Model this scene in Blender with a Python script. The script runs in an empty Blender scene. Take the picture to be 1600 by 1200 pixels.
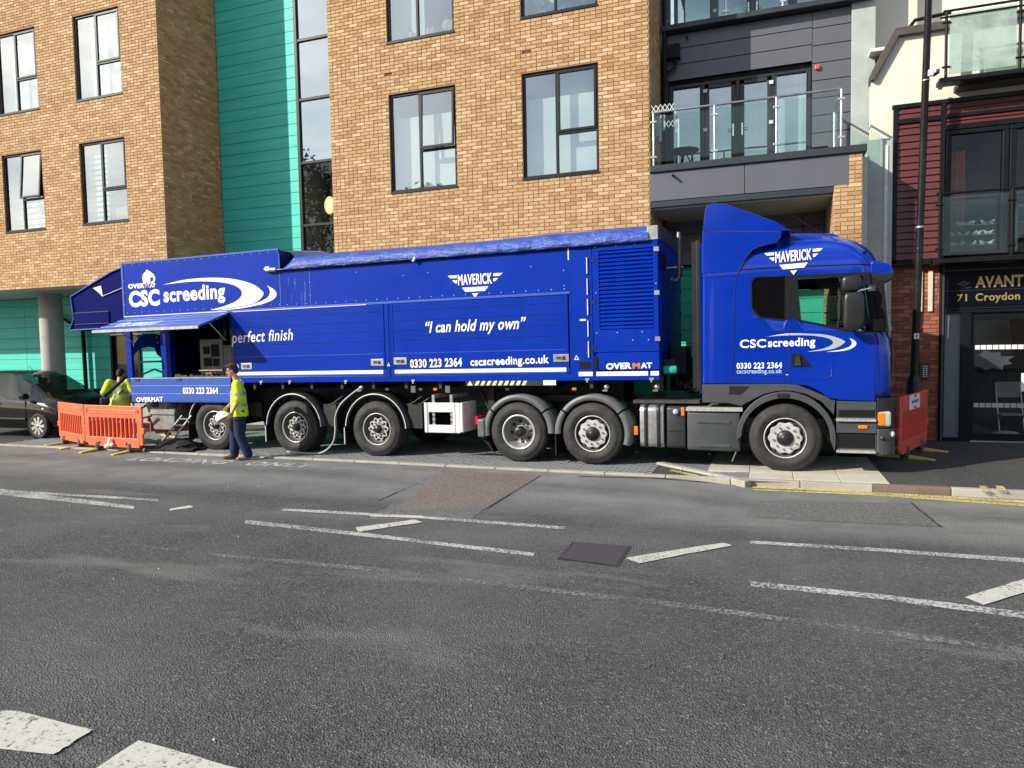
import bpy, bmesh, math, random
import numpy as np
from mathutils import Vector, Matrix
R = math.radians
random.seed(7)
SC = bpy.context.scene
COL = SC.collection

# ------------------------------------------------------------ camera, world, sun
F_PX, YAW, PITCH, ROLL = 1090.0, 0.3469, -0.05715, -0.01886     # focal length in px of a 1600 px wide frame
CAM_H = 1.98
SL = .008                                                       # the street climbs slightly to the right
def cam_axes():
    f = np.array([-math.sin(YAW)*math.cos(PITCH), math.cos(YAW)*math.cos(PITCH), math.sin(PITCH)])
    r = np.array([math.cos(YAW), math.sin(YAW), 0]); u = np.cross(r, f)
    c, s = math.cos(ROLL), math.sin(ROLL)
    return c*r+s*u, -s*r+c*u, f
CR, CU, CF = cam_axes()
cam = bpy.data.objects.new('camera', bpy.data.cameras.new('camera')); COL.objects.link(cam); SC.camera = cam
m = Matrix.Identity(4)
for i in range(3):
    m[i][0] = CR[i]; m[i][1] = CU[i]; m[i][2] = -CF[i]
m[2][3] = CAM_H
cam.matrix_world = m
cam.data.sensor_width = 36; cam.data.lens = 36*F_PX/1600; cam.data.clip_end = 2000; cam.data.clip_start = .05

SUN_AZ, SUN_EL = R(41), R(29.5)          # light travels towards +X +Y, down
sd = Vector((math.cos(SUN_AZ)*math.cos(SUN_EL), math.sin(SUN_AZ)*math.cos(SUN_EL), -math.sin(SUN_EL)))
sun = bpy.data.lights.new('sun', 'SUN'); sun.energy = 5.0; sun.angle = R(.5); sun.color = (1, .93, .82)
so = bpy.data.objects.new('sun', sun); COL.objects.link(so)
so.rotation_euler = sd.to_track_quat('-Z', 'Y').to_euler()
W = bpy.data.worlds.new('World'); SC.world = W; W.use_nodes = True
nt = W.node_tree; nt.nodes.clear()
wo = nt.nodes.new('ShaderNodeOutputWorld'); bg = nt.nodes.new('ShaderNodeBackground')
sky = nt.nodes.new('ShaderNodeTexSky'); sky.sky_type = 'NISHITA'; sky.sun_disc = False
sky.sun_elevation = SUN_EL
sky.sun_rotation = math.atan2(-sd.x, -sd.y)
sky.dust_density = 1.5
tc = nt.nodes.new('ShaderNodeTexCoord'); mp = nt.nodes.new('ShaderNodeMapping'); mp.inputs['Scale'].default_value = (1, 1, 2.2)
nz = nt.nodes.new('ShaderNodeTexNoise'); nz.inputs['Scale'].default_value = 2.3; nz.inputs['Detail'].default_value = 9; nz.inputs['Roughness'].default_value = .58
rp = nt.nodes.new('ShaderNodeValToRGB'); rp.color_ramp.elements[0].position = .44; rp.color_ramp.elements[1].position = .66
mx = nt.nodes.new('ShaderNodeMix'); mx.data_type = 'RGBA'
mx.inputs['B'].default_value = (9.6, 10.6, 11.6, 1)
L = nt.links.new
L(tc.outputs['Generated'], mp.inputs['Vector']); L(mp.outputs[0], nz.inputs['Vector']); L(nz.outputs['Fac'], rp.inputs[0])
L(rp.outputs[0], mx.inputs['Factor']); L(sky.outputs[0], mx.inputs['A']); L(mx.outputs['Result'], bg.inputs[0]); L(bg.outputs[0], wo.inputs[0])
bg.inputs[1].default_value = .10
SC.view_settings.view_transform = 'Standard'; SC.view_settings.look = 'None'
SC.view_settings.exposure = .38; SC.view_settings.gamma = 1; SC.view_settings.use_curve_mapping = False
try:
    SC.cycles.max_bounces = 8; SC.cycles.transparent_max_bounces = 16
except Exception: pass

# ------------------------------------------------------------ measuring: pixel of the survey photo -> point on a known plane
CO = np.array([0, 0, CAM_H])
def ray(x, y):
    return CF*F_PX + CR*(x-800) + CU*(600-y)
def on_plane(x, y, n, c):
    d = ray(x, y); n = np.array(n, float); t = (c-n@CO)/(n@d); return CO+d*t
def project(p):
    v = np.array(p, float)-CO; return 800+F_PX*(v@CR)/(v@CF), 600-F_PX*(v@CU)/(v@CF)
def WP(x, y, Y):
    p = on_plane(x, y, (0, 1, 0), Y); return p[0], p[2]
def sstep(t): t = min(1, max(0, t)); return t*t*(3-2*t)
def z_road(x, y):
    s = sstep((x+1.5)/1.3); return SL*x - (.02+.075*s)*sstep((y-6)/4.2)
def z_bay(x, y): return SL*x - .016*(1-sstep((x+1.0)/.8))
def GP(x, y, fn=None):
    fn = fn or (lambda a, b: SL*a); d = ray(x, y); z = 0
    for _ in range(8):
        t = (z-CAM_H)/d[2]; p = CO+d*t; z = fn(p[0], p[1])
    return float(p[0]), float(p[1])

# ------------------------------------------------------------ mesh helpers
class MB:
    def __init__(s, M=None): s.v = []; s.f = []; s.M = M; s.sm = []
    def add(s, vs, fs, smooth=False):
        o = len(s.v)
        s.v += [tuple(s.M @ Vector(v)) for v in vs] if s.M else [tuple(map(float, v)) for v in vs]
        s.f += [tuple(i+o for i in f) for f in fs]; s.sm += [smooth]*len(fs); return s
    def box(s, x0, x1, y0, y1, z0, z1):
        if x0 > x1: x0, x1 = x1, x0
        if y0 > y1: y0, y1 = y1, y0
        if z0 > z1: z0, z1 = z1, z0
        return s.add([(x0,y0,z0),(x1,y0,z0),(x1,y1,z0),(x0,y1,z0),(x0,y0,z1),(x1,y0,z1),(x1,y1,z1),(x0,y1,z1)],
              [(0,3,2,1),(4,5,6,7),(0,1,5,4),(1,2,6,5),(2,3,7,6),(3,0,4,7)])
    def quad(s, a, b, c, d): return s.add([a,b,c,d], [(0,1,2,3)])
    def poly(s, pts): return s.add(pts, [tuple(range(len(pts)))])
    def prism(s, pts, fn, w0, w1, smooth=False):     # 2-D outline (CCW), fn(u, v, w) -> point
        n = len(pts)
        vs = [fn(u, v, w0) for u, v in pts]+[fn(u, v, w1) for u, v in pts]
        fs = [tuple(range(n)), tuple(range(2*n-1, n-1, -1))]
        s.add(vs, fs); o = len(s.v)-2*n
        for i in range(n):
            j = (i+1) % n; s.f.append((o+i, o+n+i, o+n+j, o+j)); s.sm.append(smooth)
        return s
    def tube(s, path, r, seg=8, cap=True):
        P = [Vector(p) for p in path]; rs = r if isinstance(r, (list, tuple)) else [r]*len(P)
        rings = []; prev = None
        for i, p in enumerate(P):
            t = (P[min(i+1, len(P)-1)]-P[max(i-1, 0)]).normalized()
            if prev is None:
                a = Vector((0, 0, 1)) if abs(t.z) < .9 else Vector((1, 0, 0))
                n = t.cross(a).normalized()
            else: n = (prev-t*prev.dot(t)).normalized()
            prev = n; b = t.cross(n)
            rings.append([p+(n*math.cos(2*math.pi*k/seg)+b*math.sin(2*math.pi*k/seg))*rs[i] for k in range(seg)])
        vs = [v for rg in rings for v in rg]; fs = []
        for i in range(len(P)-1):
            for k in range(seg):
                k2 = (k+1) % seg; fs.append((i*seg+k, i*seg+k2, (i+1)*seg+k2, (i+1)*seg+k))
        s.add(vs, fs, True)
        if cap:
            n = len(vs); s.add(rings[0], [tuple(range(seg))[::-1]]); s.add(rings[-1], [tuple(range(seg))])
        return s
    def lathe(s, prof, c, axis='Y', seg=32, smooth=True, a0=0, a1=2*math.pi, closed=False):   # prof: (radius, along)
        full = abs(a1-a0-2*math.pi) < 1e-6; n = seg if full else seg+1; vs = []
        for k in range(n):
            a = a0+(a1-a0)*k/seg; ca, sa = math.cos(a), math.sin(a)
            for r, t in prof:
                if axis == 'Y': vs.append((c[0]+r*ca, c[1]+t, c[2]+r*sa))
                elif axis == 'Z': vs.append((c[0]+r*ca, c[1]+r*sa, c[2]+t))
                else: vs.append((c[0]+t, c[1]+r*ca, c[2]+r*sa))
        m = len(prof); fs = []
        for k in range(seg):
            k2 = (k+1) % n if full else k+1
            for i in range(m if closed else m-1):
                j = (i+1) % m; fs.append((k*m+i, k*m+j, k2*m+j, k2*m+i))
        s.add(vs, fs, smooth)
        if closed and not full:
            s.add(vs[:m], [tuple(range(m))]); s.add(vs[-m:], [tuple(range(m))[::-1]])
        return s
    def ell(s, c, r, seg=12, rings=8, Mx=None):
        vs = []; fs = []
        for i in range(rings+1):
            th = math.pi*i/rings
            for k in range(seg):
                a = 2*math.pi*k/seg; v = Vector((r[0]*math.sin(th)*math.cos(a), r[1]*math.sin(th)*math.sin(a), r[2]*math.cos(th)))
                if Mx: v = Mx @ v
                vs.append(Vector(c)+v)
        for i in range(rings):
            for k in range(seg):
                k2 = (k+1) % seg; fs.append((i*seg+k, (i+1)*seg+k, (i+1)*seg+k2, i*seg+k2))
        return s.add(vs, fs, True)
    def mesh(s, name):
        me = bpy.data.meshes.new(name); me.from_pydata(s.v, [], s.f)
        me.polygons.foreach_set('use_smooth', s.sm if len(s.sm) == len(me.polygons) else [False]*len(me.polygons)); me.update(); return me
    def build(s, name, mat, parent=None, bevel=0, seg=2, fixn=True, **kw):
        me = s.mesh(name)
        if fixn:
            bm = bmesh.new(); bm.from_mesh(me); bmesh.ops.recalc_face_normals(bm, faces=bm.faces); bm.to_mesh(me); bm.free()
        o = link(name, me, mat, parent, **kw)
        if bevel: bev(o, bevel, seg)
        return o
def bev(o, w, seg=2):
    b = o.modifiers.new('bevel', 'BEVEL'); b.width = w; b.segments = seg; b.limit_method = 'ANGLE'; b.angle_limit = R(40)
    try: b.harden_normals = False
    except Exception: pass
    return o
def props(o, label=None, cat=None, group=None, kind=None):
    if label: o['label'] = label
    if cat: o['category'] = cat
    if group: o['group'] = group
    if kind: o['kind'] = kind
    return o
def link(name, me, mat, parent=None, **kw):
    if mat is not None and not me.materials: me.materials.append(mat)
    o = bpy.data.objects.new(name, me); COL.objects.link(o)
    if parent: o.parent = parent
    return props(o, **kw)
def empty(name, loc=(0,0,0), rz=0, **kw):
    o = bpy.data.objects.new(name, None); COL.objects.link(o); o.location = loc; o.rotation_euler = (0, 0, rz)
    o.empty_display_size = .1; return props(o, **kw)
def kids(o): return [c for c in list(COL.objects) if c.parent is o]
def copy_tree(o, parent=None):
    c = o.copy(); COL.objects.link(c)
    if parent: c.parent = parent
    for ch in kids(o): copy_tree(ch, c)
    return c
def evaluated(o, name):
    dg = bpy.context.evaluated_depsgraph_get(); dg.update()
    me = bpy.data.meshes.new_from_object(o.evaluated_get(dg)); me.name = name; return me
def text_mesh(body, bold=0, shear=0):
    c = bpy.data.curves.new('text', 'FONT'); c.body = body; c.size = 1; c.bevel_depth = bold; c.bevel_resolution = 0; c.fill_mode = 'FRONT'; c.shear = shear; c.resolution_u = 3; c.space_character = 1.07
    o = bpy.data.objects.new('text', c); COL.objects.link(o)
    me = evaluated(o, 'text'); bpy.data.objects.remove(o); bpy.data.curves.remove(c)
    return me
CAPH = None
def lettering(body, fn, u0, u1, v0, caph, mat, parent, bold=.02, shear=0, slope=0, name='lettering', chars=None, **kw):
    """flat print: the text's width fitted to u0..u1, baseline v0, capital height caph"""
    global CAPH
    if CAPH is None:
        h = text_mesh('H'); CAPH = max(v.co.y for v in h.vertices)
    me = text_mesh(body, bold, shear)
    xs = [v.co.x for v in me.vertices]; a, b = min(xs), max(xs)
    o_, pu, pv = Vector(fn(u0, v0)), Vector(fn(u0+.01, v0)), Vector(fn(u0, v0+.01)); nr = (pu-o_).cross(pv-o_).normalized(); zm = max(1e-6, max(abs(v.co.z) for v in me.vertices))
    for v in me.vertices:
        u = u0+(v.co.x-a)/(b-a)*(u1-u0); w = v0+v.co.y/CAPH*caph+slope*(u-u0); z = v.co.z
        v.co = Vector(fn(u, w))+nr*(z/zm*.0014+.0004)
    return link(name, me, mat, parent, **kw)

# ------------------------------------------------------------ materials
MAT = {}
class N:
    def __init__(s, name):
        s.m = bpy.data.materials.new(name); s.m.use_nodes = True; s.t = s.m.node_tree; s.b = s.t.nodes['Principled BSDF']; s.co = None
    def n(s, t, **k):
        x = s.t.nodes.new('ShaderNode'+t)
        for a, b in k.items():
            if a in x.inputs: x.inputs[a].default_value = b
            else: setattr(x, a, b)
        return x
    def l(s, a, b): s.t.links.new(a, b)
    def coord(s, kind='Object', scale=(1,1,1)):
        t = s.n('TexCoord'); m = s.n('Mapping'); m.inputs['Scale'].default_value = scale; s.l(t.outputs[kind], m.inputs[0]); return m.outputs[0]
    def noise(s, vec, scale, detail=4, rough=.55):
        x = s.n('TexNoise', Scale=scale, Detail=detail, Roughness=rough); s.l(vec, x.inputs['Vector']); return x.outputs['Fac']
    def ramp(s, fac, stops):
        x = s.n('ValToRGB'); e = x.color_ramp.elements
        while len(e) < len(stops): e.new(.5)
        for i, (p, c) in enumerate(stops):
            e[i].position = p; e[i].color = (c, c, c, 1) if isinstance(c, (int, float)) else (*c, 1)
        s.l(fac, x.inputs[0]); return x.outputs[0]
    def mix(s, f, a, b, mode='MIX'):
        x = s.n('Mix', data_type='RGBA', blend_type=mode)
        for key, val in (('Factor', f), ('A', a), ('B', b)):
            if hasattr(val, 'is_linked') or hasattr(val, 'links'): s.l(val, x.inputs[key])
            elif key == 'Factor': x.inputs[key].default_value = val
            else: x.inputs[key].default_value = (*val, 1)
        return x.outputs['Result']
    def math(s, op, a, b=0):
        x = s.n('Math', operation=op)
        for i, v in enumerate((a, b)):
            if isinstance(v, (int, float)): x.inputs[i].default_value = v
            else: s.l(v, x.inputs[i])
        return x.outputs[0]
    def bump(s, h, strength=.3, dist=.01):
        x = s.n('Bump', Strength=strength, Distance=dist); s.l(h, x.inputs['Height']); s.l(x.outputs[0], s.b.inputs['Normal']); return x
    def col(s, c):
        if isinstance(c, tuple): s.b.inputs['Base Color'].default_value = (*c, 1)
        else: s.l(c, s.b.inputs['Base Color'])
    def set(s, **k):
        for a, b in k.items():
            a = {'rough': 'Roughness', 'metal': 'Metallic', 'coat': 'Coat Weight', 'coatr': 'Coat Roughness', 'spec': 'Specular IOR Level', 'alpha': 'Alpha', 'trans': 'Transmission Weight', 'ior': 'IOR'}[a]
            if isinstance(b, (int, float)): s.b.inputs[a].default_value = b
            else: s.l(b, s.b.inputs[a])
        return s
def simple(key, c, rough=.5, metal=0, vary=.15, scale=6, dirt=0, bump=0, bscale=60, coat=0, dirtc=(.12,.1,.08), spec=.5):
    g = N(key); v = g.coord()
    n = g.noise(v, scale, 6, .6)
    lo = tuple(x*(1-vary) for x in c); hi = tuple(min(1, x*(1+vary)) for x in c)
    col = g.ramp(n, [(.3, lo), (.7, hi)])
    if dirt:
        d = g.ramp(g.noise(v, scale*.6, 8, .7), [(.45, 0), (.75, dirt)]); col = g.mix(d, col, dirtc)
    g.col(col); g.set(metal=metal, coat=coat, spec=spec)
    g.set(rough=g.math('ADD', g.math('MULTIPLY', g.noise(v, scale*3, 3), .18), rough-.09))
    if bump: g.bump(g.noise(v, bscale, 5), bump, .004)
    MAT[key] = g.m; return g.m

def paint(key, c, rough=.25, dirt=.1, coat=.35, dc=(.10,.15,.34), spec=.4, bmp=.10):
    g = N(key); v = g.coord()
    big = g.noise(v, .7, 5, .6); col = g.ramp(big, [(.3, tuple(x*.88 for x in c)), (.7, tuple(min(1, x*1.1) for x in c))])
    sv = g.coord('Object', (6, 6, .7)); st = g.noise(sv, 1.0, 7, .7); cl = g.noise(v, 1.7, 6, .65)
    d = g.math('MULTIPLY', g.ramp(st, [(.50, 0), (.85, dirt)]), g.ramp(cl, [(.35, .2), (.7, 1.6)])); col = g.mix(d, col, dc)
    sp = g.ramp(g.noise(v, 60, 3, .6), [(.72, 0), (.77, .45*min(1, dirt*3))]); col = g.mix(sp, col, (.25,.32,.46))
    g.col(col); g.set(coat=coat, coatr=.10, spec=spec, rough=g.math('ADD', g.math('MULTIPLY', cl, .3), rough-.08))
    g.bump(g.noise(v, 2.2, 3), bmp, .012)
    MAT[key] = g.m
paint('blue', (.0003, .027, .33), .36, dirt=.10, coat=.04, dc=(.03,.09,.32), spec=.10); paint('blue_cab', (.0003, .025, .32), .13, .03, .75, spec=.2, bmp=.28)
paint('blue_dusty', (.018, .075, .40), .42, .4, .15)
paint('navy', (.001, .008, .085), .45, .04, .1); paint('navy_deep', (.0004, .005, .10), .6, .02, .0, spec=.05)
simple('white_print', (.80, .81, .82), .4, vary=.05); simple('silver_print', (.38, .40, .44), .35, vary=.1)
simple('red_print', (.75, .09, .03), .4); simple('orange_print', (.8, .16, .03), .4); simple('sky_print', (.36, .50, .80), .4)
simple('gold_print', (.50, .36, .14), .35, .6); simple('black_print', (.012,.012,.014), .5); simple('yellow_print', (.75,.5,.03), .5)
simple('dark_seam', (.002, .006, .03), .7)
simple('black_plastic', (.013, .014, .016), .36, vary=.2, dirt=.06, bump=.08)
simple('grey_plastic', (.045, .052, .058), .5, vary=.18, dirt=.25, bump=.1, scale=3)
simple('mudguard_grey', (.11, .12, .125), .45, vary=.2, dirt=.4, bump=.1, scale=4)
simple('chassis_black', (.010, .010, .011), .6, vary=.3, dirt=.45, dirtc=(.05,.045,.04))
simple('chassis_steel', (.06, .06, .062), .5, .4, vary=.35, dirt=.5)
simple('aluminium', (.62, .63, .64), .32, .85, vary=.2, dirt=.35, scale=8)
simple('galvanised', (.42, .44, .45), .4, .6, vary=.25, dirt=.2, scale=10)
simple('white_alu', (.72, .73, .72), .42, .1, vary=.08, dirt=.15)
simple('rim_silver', (.62, .62, .61), .34, .35, vary=.15, dirt=.45, scale=12, dirtc=(.14,.125,.11))
simple('rim_grey', (.30, .30, .30), .45, .4, vary=.25, dirt=.7, scale=10, dirtc=(.10,.09,.08))
simple('rim_dark', (.07, .07, .07), .5, .3, vary=.3, dirt=.6, scale=10)
simple('hub_black', (.012, .012, .013), .4, .0, vary=.3, dirt=.15)
simple('rubber', (.018, .0175, .017), .75, vary=.3, dirt=.5, scale=7, dirtc=(.085,.078,.068), bump=.15, bscale=90)
simple('orange_lens', (.85, .20, .01), .15); simple('red_lens', (.6, .01, .01), .15); simple('clear_lens', (.65, .68, .7), .06, .5)
simple('black_glass', (.003,.003,.004), .10, vary=.1); simple('cab_dark', (.008, .008, .009), .75, spec=.2); simple('chrome', (.75,.76,.78), .12, 1, vary=.03)
simple('dark_frame', (.012, .014, .017), .42, vary=.12, spec=.25); simple('door_frame', (.022, .025, .028), .4)
simple('panel_grey', (.118, .122, .142), .42, .15, vary=.05, scale=1.2, dirt=.05)
simple('coping_grey', (.035, .045, .052), .4, .2)
simple('curtain_white', (.52, .57, .56), .85, vary=.12, scale=1.2); simple('blind_cream', (.66, .70, .65), .8, vary=.08, scale=1)
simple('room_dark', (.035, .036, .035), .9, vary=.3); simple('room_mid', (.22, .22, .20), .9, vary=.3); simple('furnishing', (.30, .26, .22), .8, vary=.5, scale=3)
simple('soffit', (.42, .41, .36), .7, vary=.06); simple('concrete_column', (.43, .41, .37), .75, vary=.12, dirt=.15, scale=3, bump=.1)
simple('soil', (.12,.11,.10), .95, vary=.3)
simple('orange_plastic', (.84, .135, .05), .38, vary=.12, dirt=.3, scale=5, dirtc=(.45,.25,.17))
simple('red_plastic', (.80, .09, .06), .4, vary=.12, dirt=.3, scale=5, dirtc=(.4,.2,.16))
simple('yellow_foot', (.60, .47, .10), .6, vary=.2, dirt=.5); simple('foot_rubber', (.06, .06, .062), .8, vary=.3, dirt=.5)
simple('hose_grey', (.42, .42, .42), .5, dirt=.3); simple('hopper_grey', (.30, .30, .29), .55, .3, vary=.25, dirt=.6, scale=6)
simple('hivis', (.62, .86, .01), .7, vary=.08, scale=10, bump=.3, bscale=22); simple('reflective', (.44, .46, .46), .3, .3)
simple('denim', (.010, .022, .060), .9, vary=.5, scale=9, bump=.35, bscale=30); simple('skin', (.52, .27, .19), .5, vary=.08)
simple('hair', (.035, .018, .011), .75, vary=.4, scale=40, bump=.5); simple('hair_dark', (.012, .010, .010), .75, vary=.4, scale=40, bump=.5)
simple('boot', (.06, .04, .03), .7, vary=.3); simple('shoe_pale', (.22, .15, .12), .7, vary=.3); simple('eye_white', (.8,.8,.8), .3)
simple('helmet', (.80, .80, .78), .3, dirt=.1); simple('trousers_black', (.015, .015, .018), .85); simple('bag_black', (.014, .014, .018), .7, bump=.3)
simple('tar_seam', (.022,.022,.022), .7, vary=.4); simple('car_black', (.003, .0035, .0035), .14, .0, vary=.2, coat=.3, spec=.35); simple('car_trim', (.012,.012,.012), .5); simple('alloy', (.68, .69, .70), .3, .7)
simple('render_white', (.70, .67, .58), .9, vary=.05, dirt=.14, scale=1.3, bump=.25, bscale=25, dirtc=(.33,.31,.25))
simple('coping_brown', (.07, .062, .05), .7, vary=.3, dirt=.3)
simple('white_timber', (.66, .60, .46), .7, vary=.1, dirt=.15); simple('boards_red', (.105, .026, .026), .42, vary=.16, scale=2, dirt=.12, dirtc=(.2,.1,.09))
simple('frame_black', (.007, .008, .010), .42, vary=.2, dirt=.08, dirtc=(.05,.05,.05), spec=.2); simple('sign_black', (.003, .0045, .009), .45, spec=.12)
simple('shop_panel', (.12, .145, .17), .45, vary=.06, dirt=.1); simple('lamp_black', (.012, .012, .013), .35, .3, dirt=.2)
simple('frosted', (.45, .47, .46), .6); simple('bird_white', (.80, .84, .82), .5, vary=.04); simple('shelf_glass', (.30, .38, .36), .2)
simple('curtain_orange', (.42, .10, .06), .85, vary=.3, scale=5); simple('curtain_green', (.34, .46, .34), .85, vary=.3, scale=3)
simple('green_plastic', (.02, .35, .25), .4); simple('mat_black', (.014,.014,.014), .85, bump=.6, bscale=12, vary=.4)
simple('slab', (.47, .44, .36), .85, vary=.10, scale=2.5, dirt=.25, bump=.15, dirtc=(.24,.22,.17)); simple('kerb_stone', (.36, .34, .29), .9, vary=.15, scale=2.5, dirt=.5, bump=.3, dirtc=(.15,.13,.10))
simple('kerb_brown', (.16, .12, .09), .9, vary=.2, scale=3, dirt=.4); simple('paver', (.165, .175, .185), .88, vary=.2, scale=2.3, dirt=.3, bump=.2, dirtc=(.11,.11,.11))
simple('light_panel', (.62, .66, .62), .6); simple('terracotta', (.16, .05, .03), .8); simple('house_render', (.45, .42, .36), .9); simple('roof_tile', (.14,.07,.05), .9)
simple('netting_grey', (.38, .43, .41), .6, vary=.14, scale=2.4, dirt=.25, dirtc=(.38,.42,.40), bump=.2, bscale=8)
simple('plant_leaf', (.03,.07,.02), .6, vary=.3); simple('interior_steel', (.10,.11,.10), .5, .2); simple('pipe_brown', (.17,.14,.11), .45, .6, dirt=.4)
simple('step_alu', (.55,.55,.54), .4, .5, dirt=.4, scale=20); simple('tank_black', (.025,.027,.03), .45)
simple('paper_white', (.75,.76,.75), .7); simple('amber_cream', (.85,.75,.45), .6)

def emission(key, c, s):
    g = N(key); g.col(c); g.b.inputs['Emission Color'].default_value = (*c, 1); g.b.inputs['Emission Strength'].default_value = s; MAT[key] = g.m
emission('lamp_glow', (1, .85, .45), .75)

def glass(key, tint, refl=1.5, rough=.0, base=.04, dirt=0):
    g = N(key); t = g.t; t.nodes.remove(g.b)
    tr = g.n('BsdfTransparent'); tr.inputs[0].default_value = (*tint, 1)
    gl = g.n('BsdfGlossy'); gl.inputs['Roughness'].default_value = rough; gl.inputs['Color'].default_value = (.88, .97, 1, 1)
    lw = g.n('LayerWeight', Blend=.5); f0 = ((refl-1)/(refl+1))**2+base
    f = g.math('ADD', g.math('MULTIPLY', g.math('POWER', lw.outputs['Facing'], 4.0), 1-f0), f0)
    v = g.coord(); bp = g.n('Bump', Strength=.06, Distance=.02); g.l(g.noise(v, 1.6, 2), bp.inputs['Height'])
    g.l(bp.outputs[0], gl.inputs['Normal'])
    ms = g.n('MixShader'); g.l(f, ms.inputs[0]); g.l(tr.outputs[0], ms.inputs[1]); g.l(gl.outputs[0], ms.inputs[2])
    o = t.nodes['Material Output']
    if dirt:
        df = g.n('BsdfDiffuse'); df.inputs[0].default_value = (.6, .68, .63, 1)
        m2 = g.n('MixShader'); d = g.ramp(g.noise(v, 2.5, 7, .65), [(.3, dirt*.3), (.7, dirt)]); g.l(d, m2.inputs[0])
        g.l(ms.outputs[0], m2.inputs[1]); g.l(df.outputs[0], m2.inputs[2]); g.l(m2.outputs[0], o.inputs[0])
    else: g.l(ms.outputs[0], o.inputs[0])
    MAT[key] = g.m
glass('glass', (.80, .88, .86), 1.9, base=.28); glass('glass_low', (.70, .76, .72), 1.5, base=.02); glass('glass_dark', (.10, .12, .12), 1.5, base=.0); glass('glass_sky', (.35, .42, .48), 1.9, base=.38)
glass('glass_clear', (.86, .93, .90), 1.4, base=.0); glass('glass_cab', (.80, .88, .84), 1.45, base=.0); glass('glass_tint', (.04, .045, .05), 1.5)
glass('glass_dirty', (.62, .78, .72), 1.45, rough=.15, base=.02, dirt=.55); glass('glass_shop', (.62, .66, .66), 1.45, base=.0)

def tinted(key, stops, rough=.85, bump=.4, dirt=.15):      # bricks: colour from the 'tint' attribute
    g = N(key); a = g.n('Attribute', attribute_name='tint'); v = g.coord('Object')
    base = g.ramp(a.outputs['Fac'], stops); n = g.noise(v, 38, 5, .65)
    col = g.mix(g.ramp(n, [(.3, .0), (.75, .55)]), base, tuple(x*.55 for x in stops[len(stops)//2][1]))
    big = g.ramp(g.noise(v, .6, 4), [(.35, 0), (.7, dirt)]); col = g.mix(big, col, tuple(x*.6 for x in stops[1][1]))
    g.col(col); g.set(rough=rough); g.bump(n, bump, .004); MAT[key] = g.m
tinted('brick_buff', [(0, (.40,.215,.095)), (.15, (.47,.275,.125)), (.5, (.55,.35,.175)), (.85, (.61,.415,.225)), (1, (.71,.53,.32))])
tinted('brick_red', [(0, (.20,.05,.03)), (.35, (.30,.085,.05)), (.7, (.38,.125,.075)), (1, (.46,.20,.13))])
simple('mortar_buff', (.36, .22, .11), .95, vary=.2, scale=8, bump=.3); simple('mortar_red', (.20, .12, .09), .95, vary=.25, scale=8)

def teal(key, c):
    g = N(key); v = g.coord(); sv = g.coord('Object', (.5, .5, 9))
    col = g.ramp(g.noise(sv, 1.1, 6, .6), [(.25, tuple(x*.84 for x in c)), (.75, tuple(x*1.15 for x in c))])
    col = g.mix(g.ramp(g.noise(v, 70, 3, .7), [(.35, 0), (.75, .22)]), col, (.22,.42,.34)); g.col(col); g.set(rough=.55, spec=.3)
    MAT[key] = g.m
teal('cladding_teal', (.06, .60, .49))

def asphalt(key, lo, hi, warm, tracks=True):
    g = N(key); t = g.n('TexCoord'); v = t.outputs['Object']
    vo = g.n('TexVoronoi', Scale=80.0); g.l(v, vo.inputs['Vector'])
    vo2 = g.n('TexVoronoi', Scale=210.0); g.l(v, vo2.inputs['Vector'])
    fine = g.noise(v, 120, 3, .7); mid = g.noise(v, 14, 5, .65); big = g.noise(v, .55, 6, .6)
    sep = g.n('SeparateColor'); g.l(vo.outputs['Color'], sep.inputs[0])
    agg = g.ramp(sep.outputs[0], [(0, lo), (.6, tuple((a+b)/2 for a, b in zip(lo, hi))), (.92, hi), (1, tuple(x*2.3 for x in hi))])
    col = g.mix(g.ramp(mid, [(.35, 0), (.75, .55)]), agg, hi)
    col = g.mix(g.ramp(fine, [(.3, .6), (.6, 0)]), col, tuple(x*.35 for x in lo))
    col = g.mix(g.ramp(big, [(.42, 0), (.72, .5)]), col, warm)
    if tracks:
        s = g.n('SeparateXYZ'); g.l(v, s.inputs[0])
        wob = g.math('ADD', s.outputs[1], g.math('MULTIPLY', g.noise(v, .25, 3), .9))
        wob = g.math('ADD', wob, g.math('MULTIPLY', s.outputs[0], .055))
        tr = g.n('ValToRGB'); e = tr.color_ramp.elements
        st = [(0, 0), (.30, .05), (.50, .03), (.60, .18), (.655, .05), (.70, .50), (.76, .70), (.80, .35), (.85, .75), (1, .45)]
        while len(e) < len(st): e.new(.5)
        for i, (p, c) in enumerate(st): e[i].position = p; e[i].color = (c, c, c, 1)
        g.l(g.math('DIVIDE', wob, 12.0), tr.inputs[0])
        sm_ = g.n('Mapping'); sm_.inputs['Rotation'].default_value = (0, 0, .85); sm_.inputs['Scale'].default_value = (.42, 1.9, 1); g.l(v, sm_.inputs[0])
        stk = g.ramp(g.noise(sm_.outputs[0], 1.0, 7, .62), [(.55, 0), (.68, .5), (.85, .75)]); col = g.mix(stk, col, (.225, .222, .205))
        brk = g.math('MULTIPLY', tr.outputs[0], g.ramp(g.noise(v, 1.3, 5, .6), [(.25, .45), (.7, 1.1)]))
        col = g.mix(brk, col, (.32, .318, .305))
    g.col(col); g.set(rough=.86, spec=.35)
    h = g.math('ADD', g.math('MULTIPLY', vo.outputs['Distance'], 1.0), g.math('MULTIPLY', g.noise(v, 40, 4, .7), 1.3))
    g.bump(h, 1.0, .017)
    MAT[key] = g.m
asphalt('asphalt', (.024,.026,.029), (.135,.138,.139), (.165,.166,.163))
asphalt('asphalt_patch', (.15,.125,.11), (.30,.25,.22), (.25,.21,.185), False)
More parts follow.
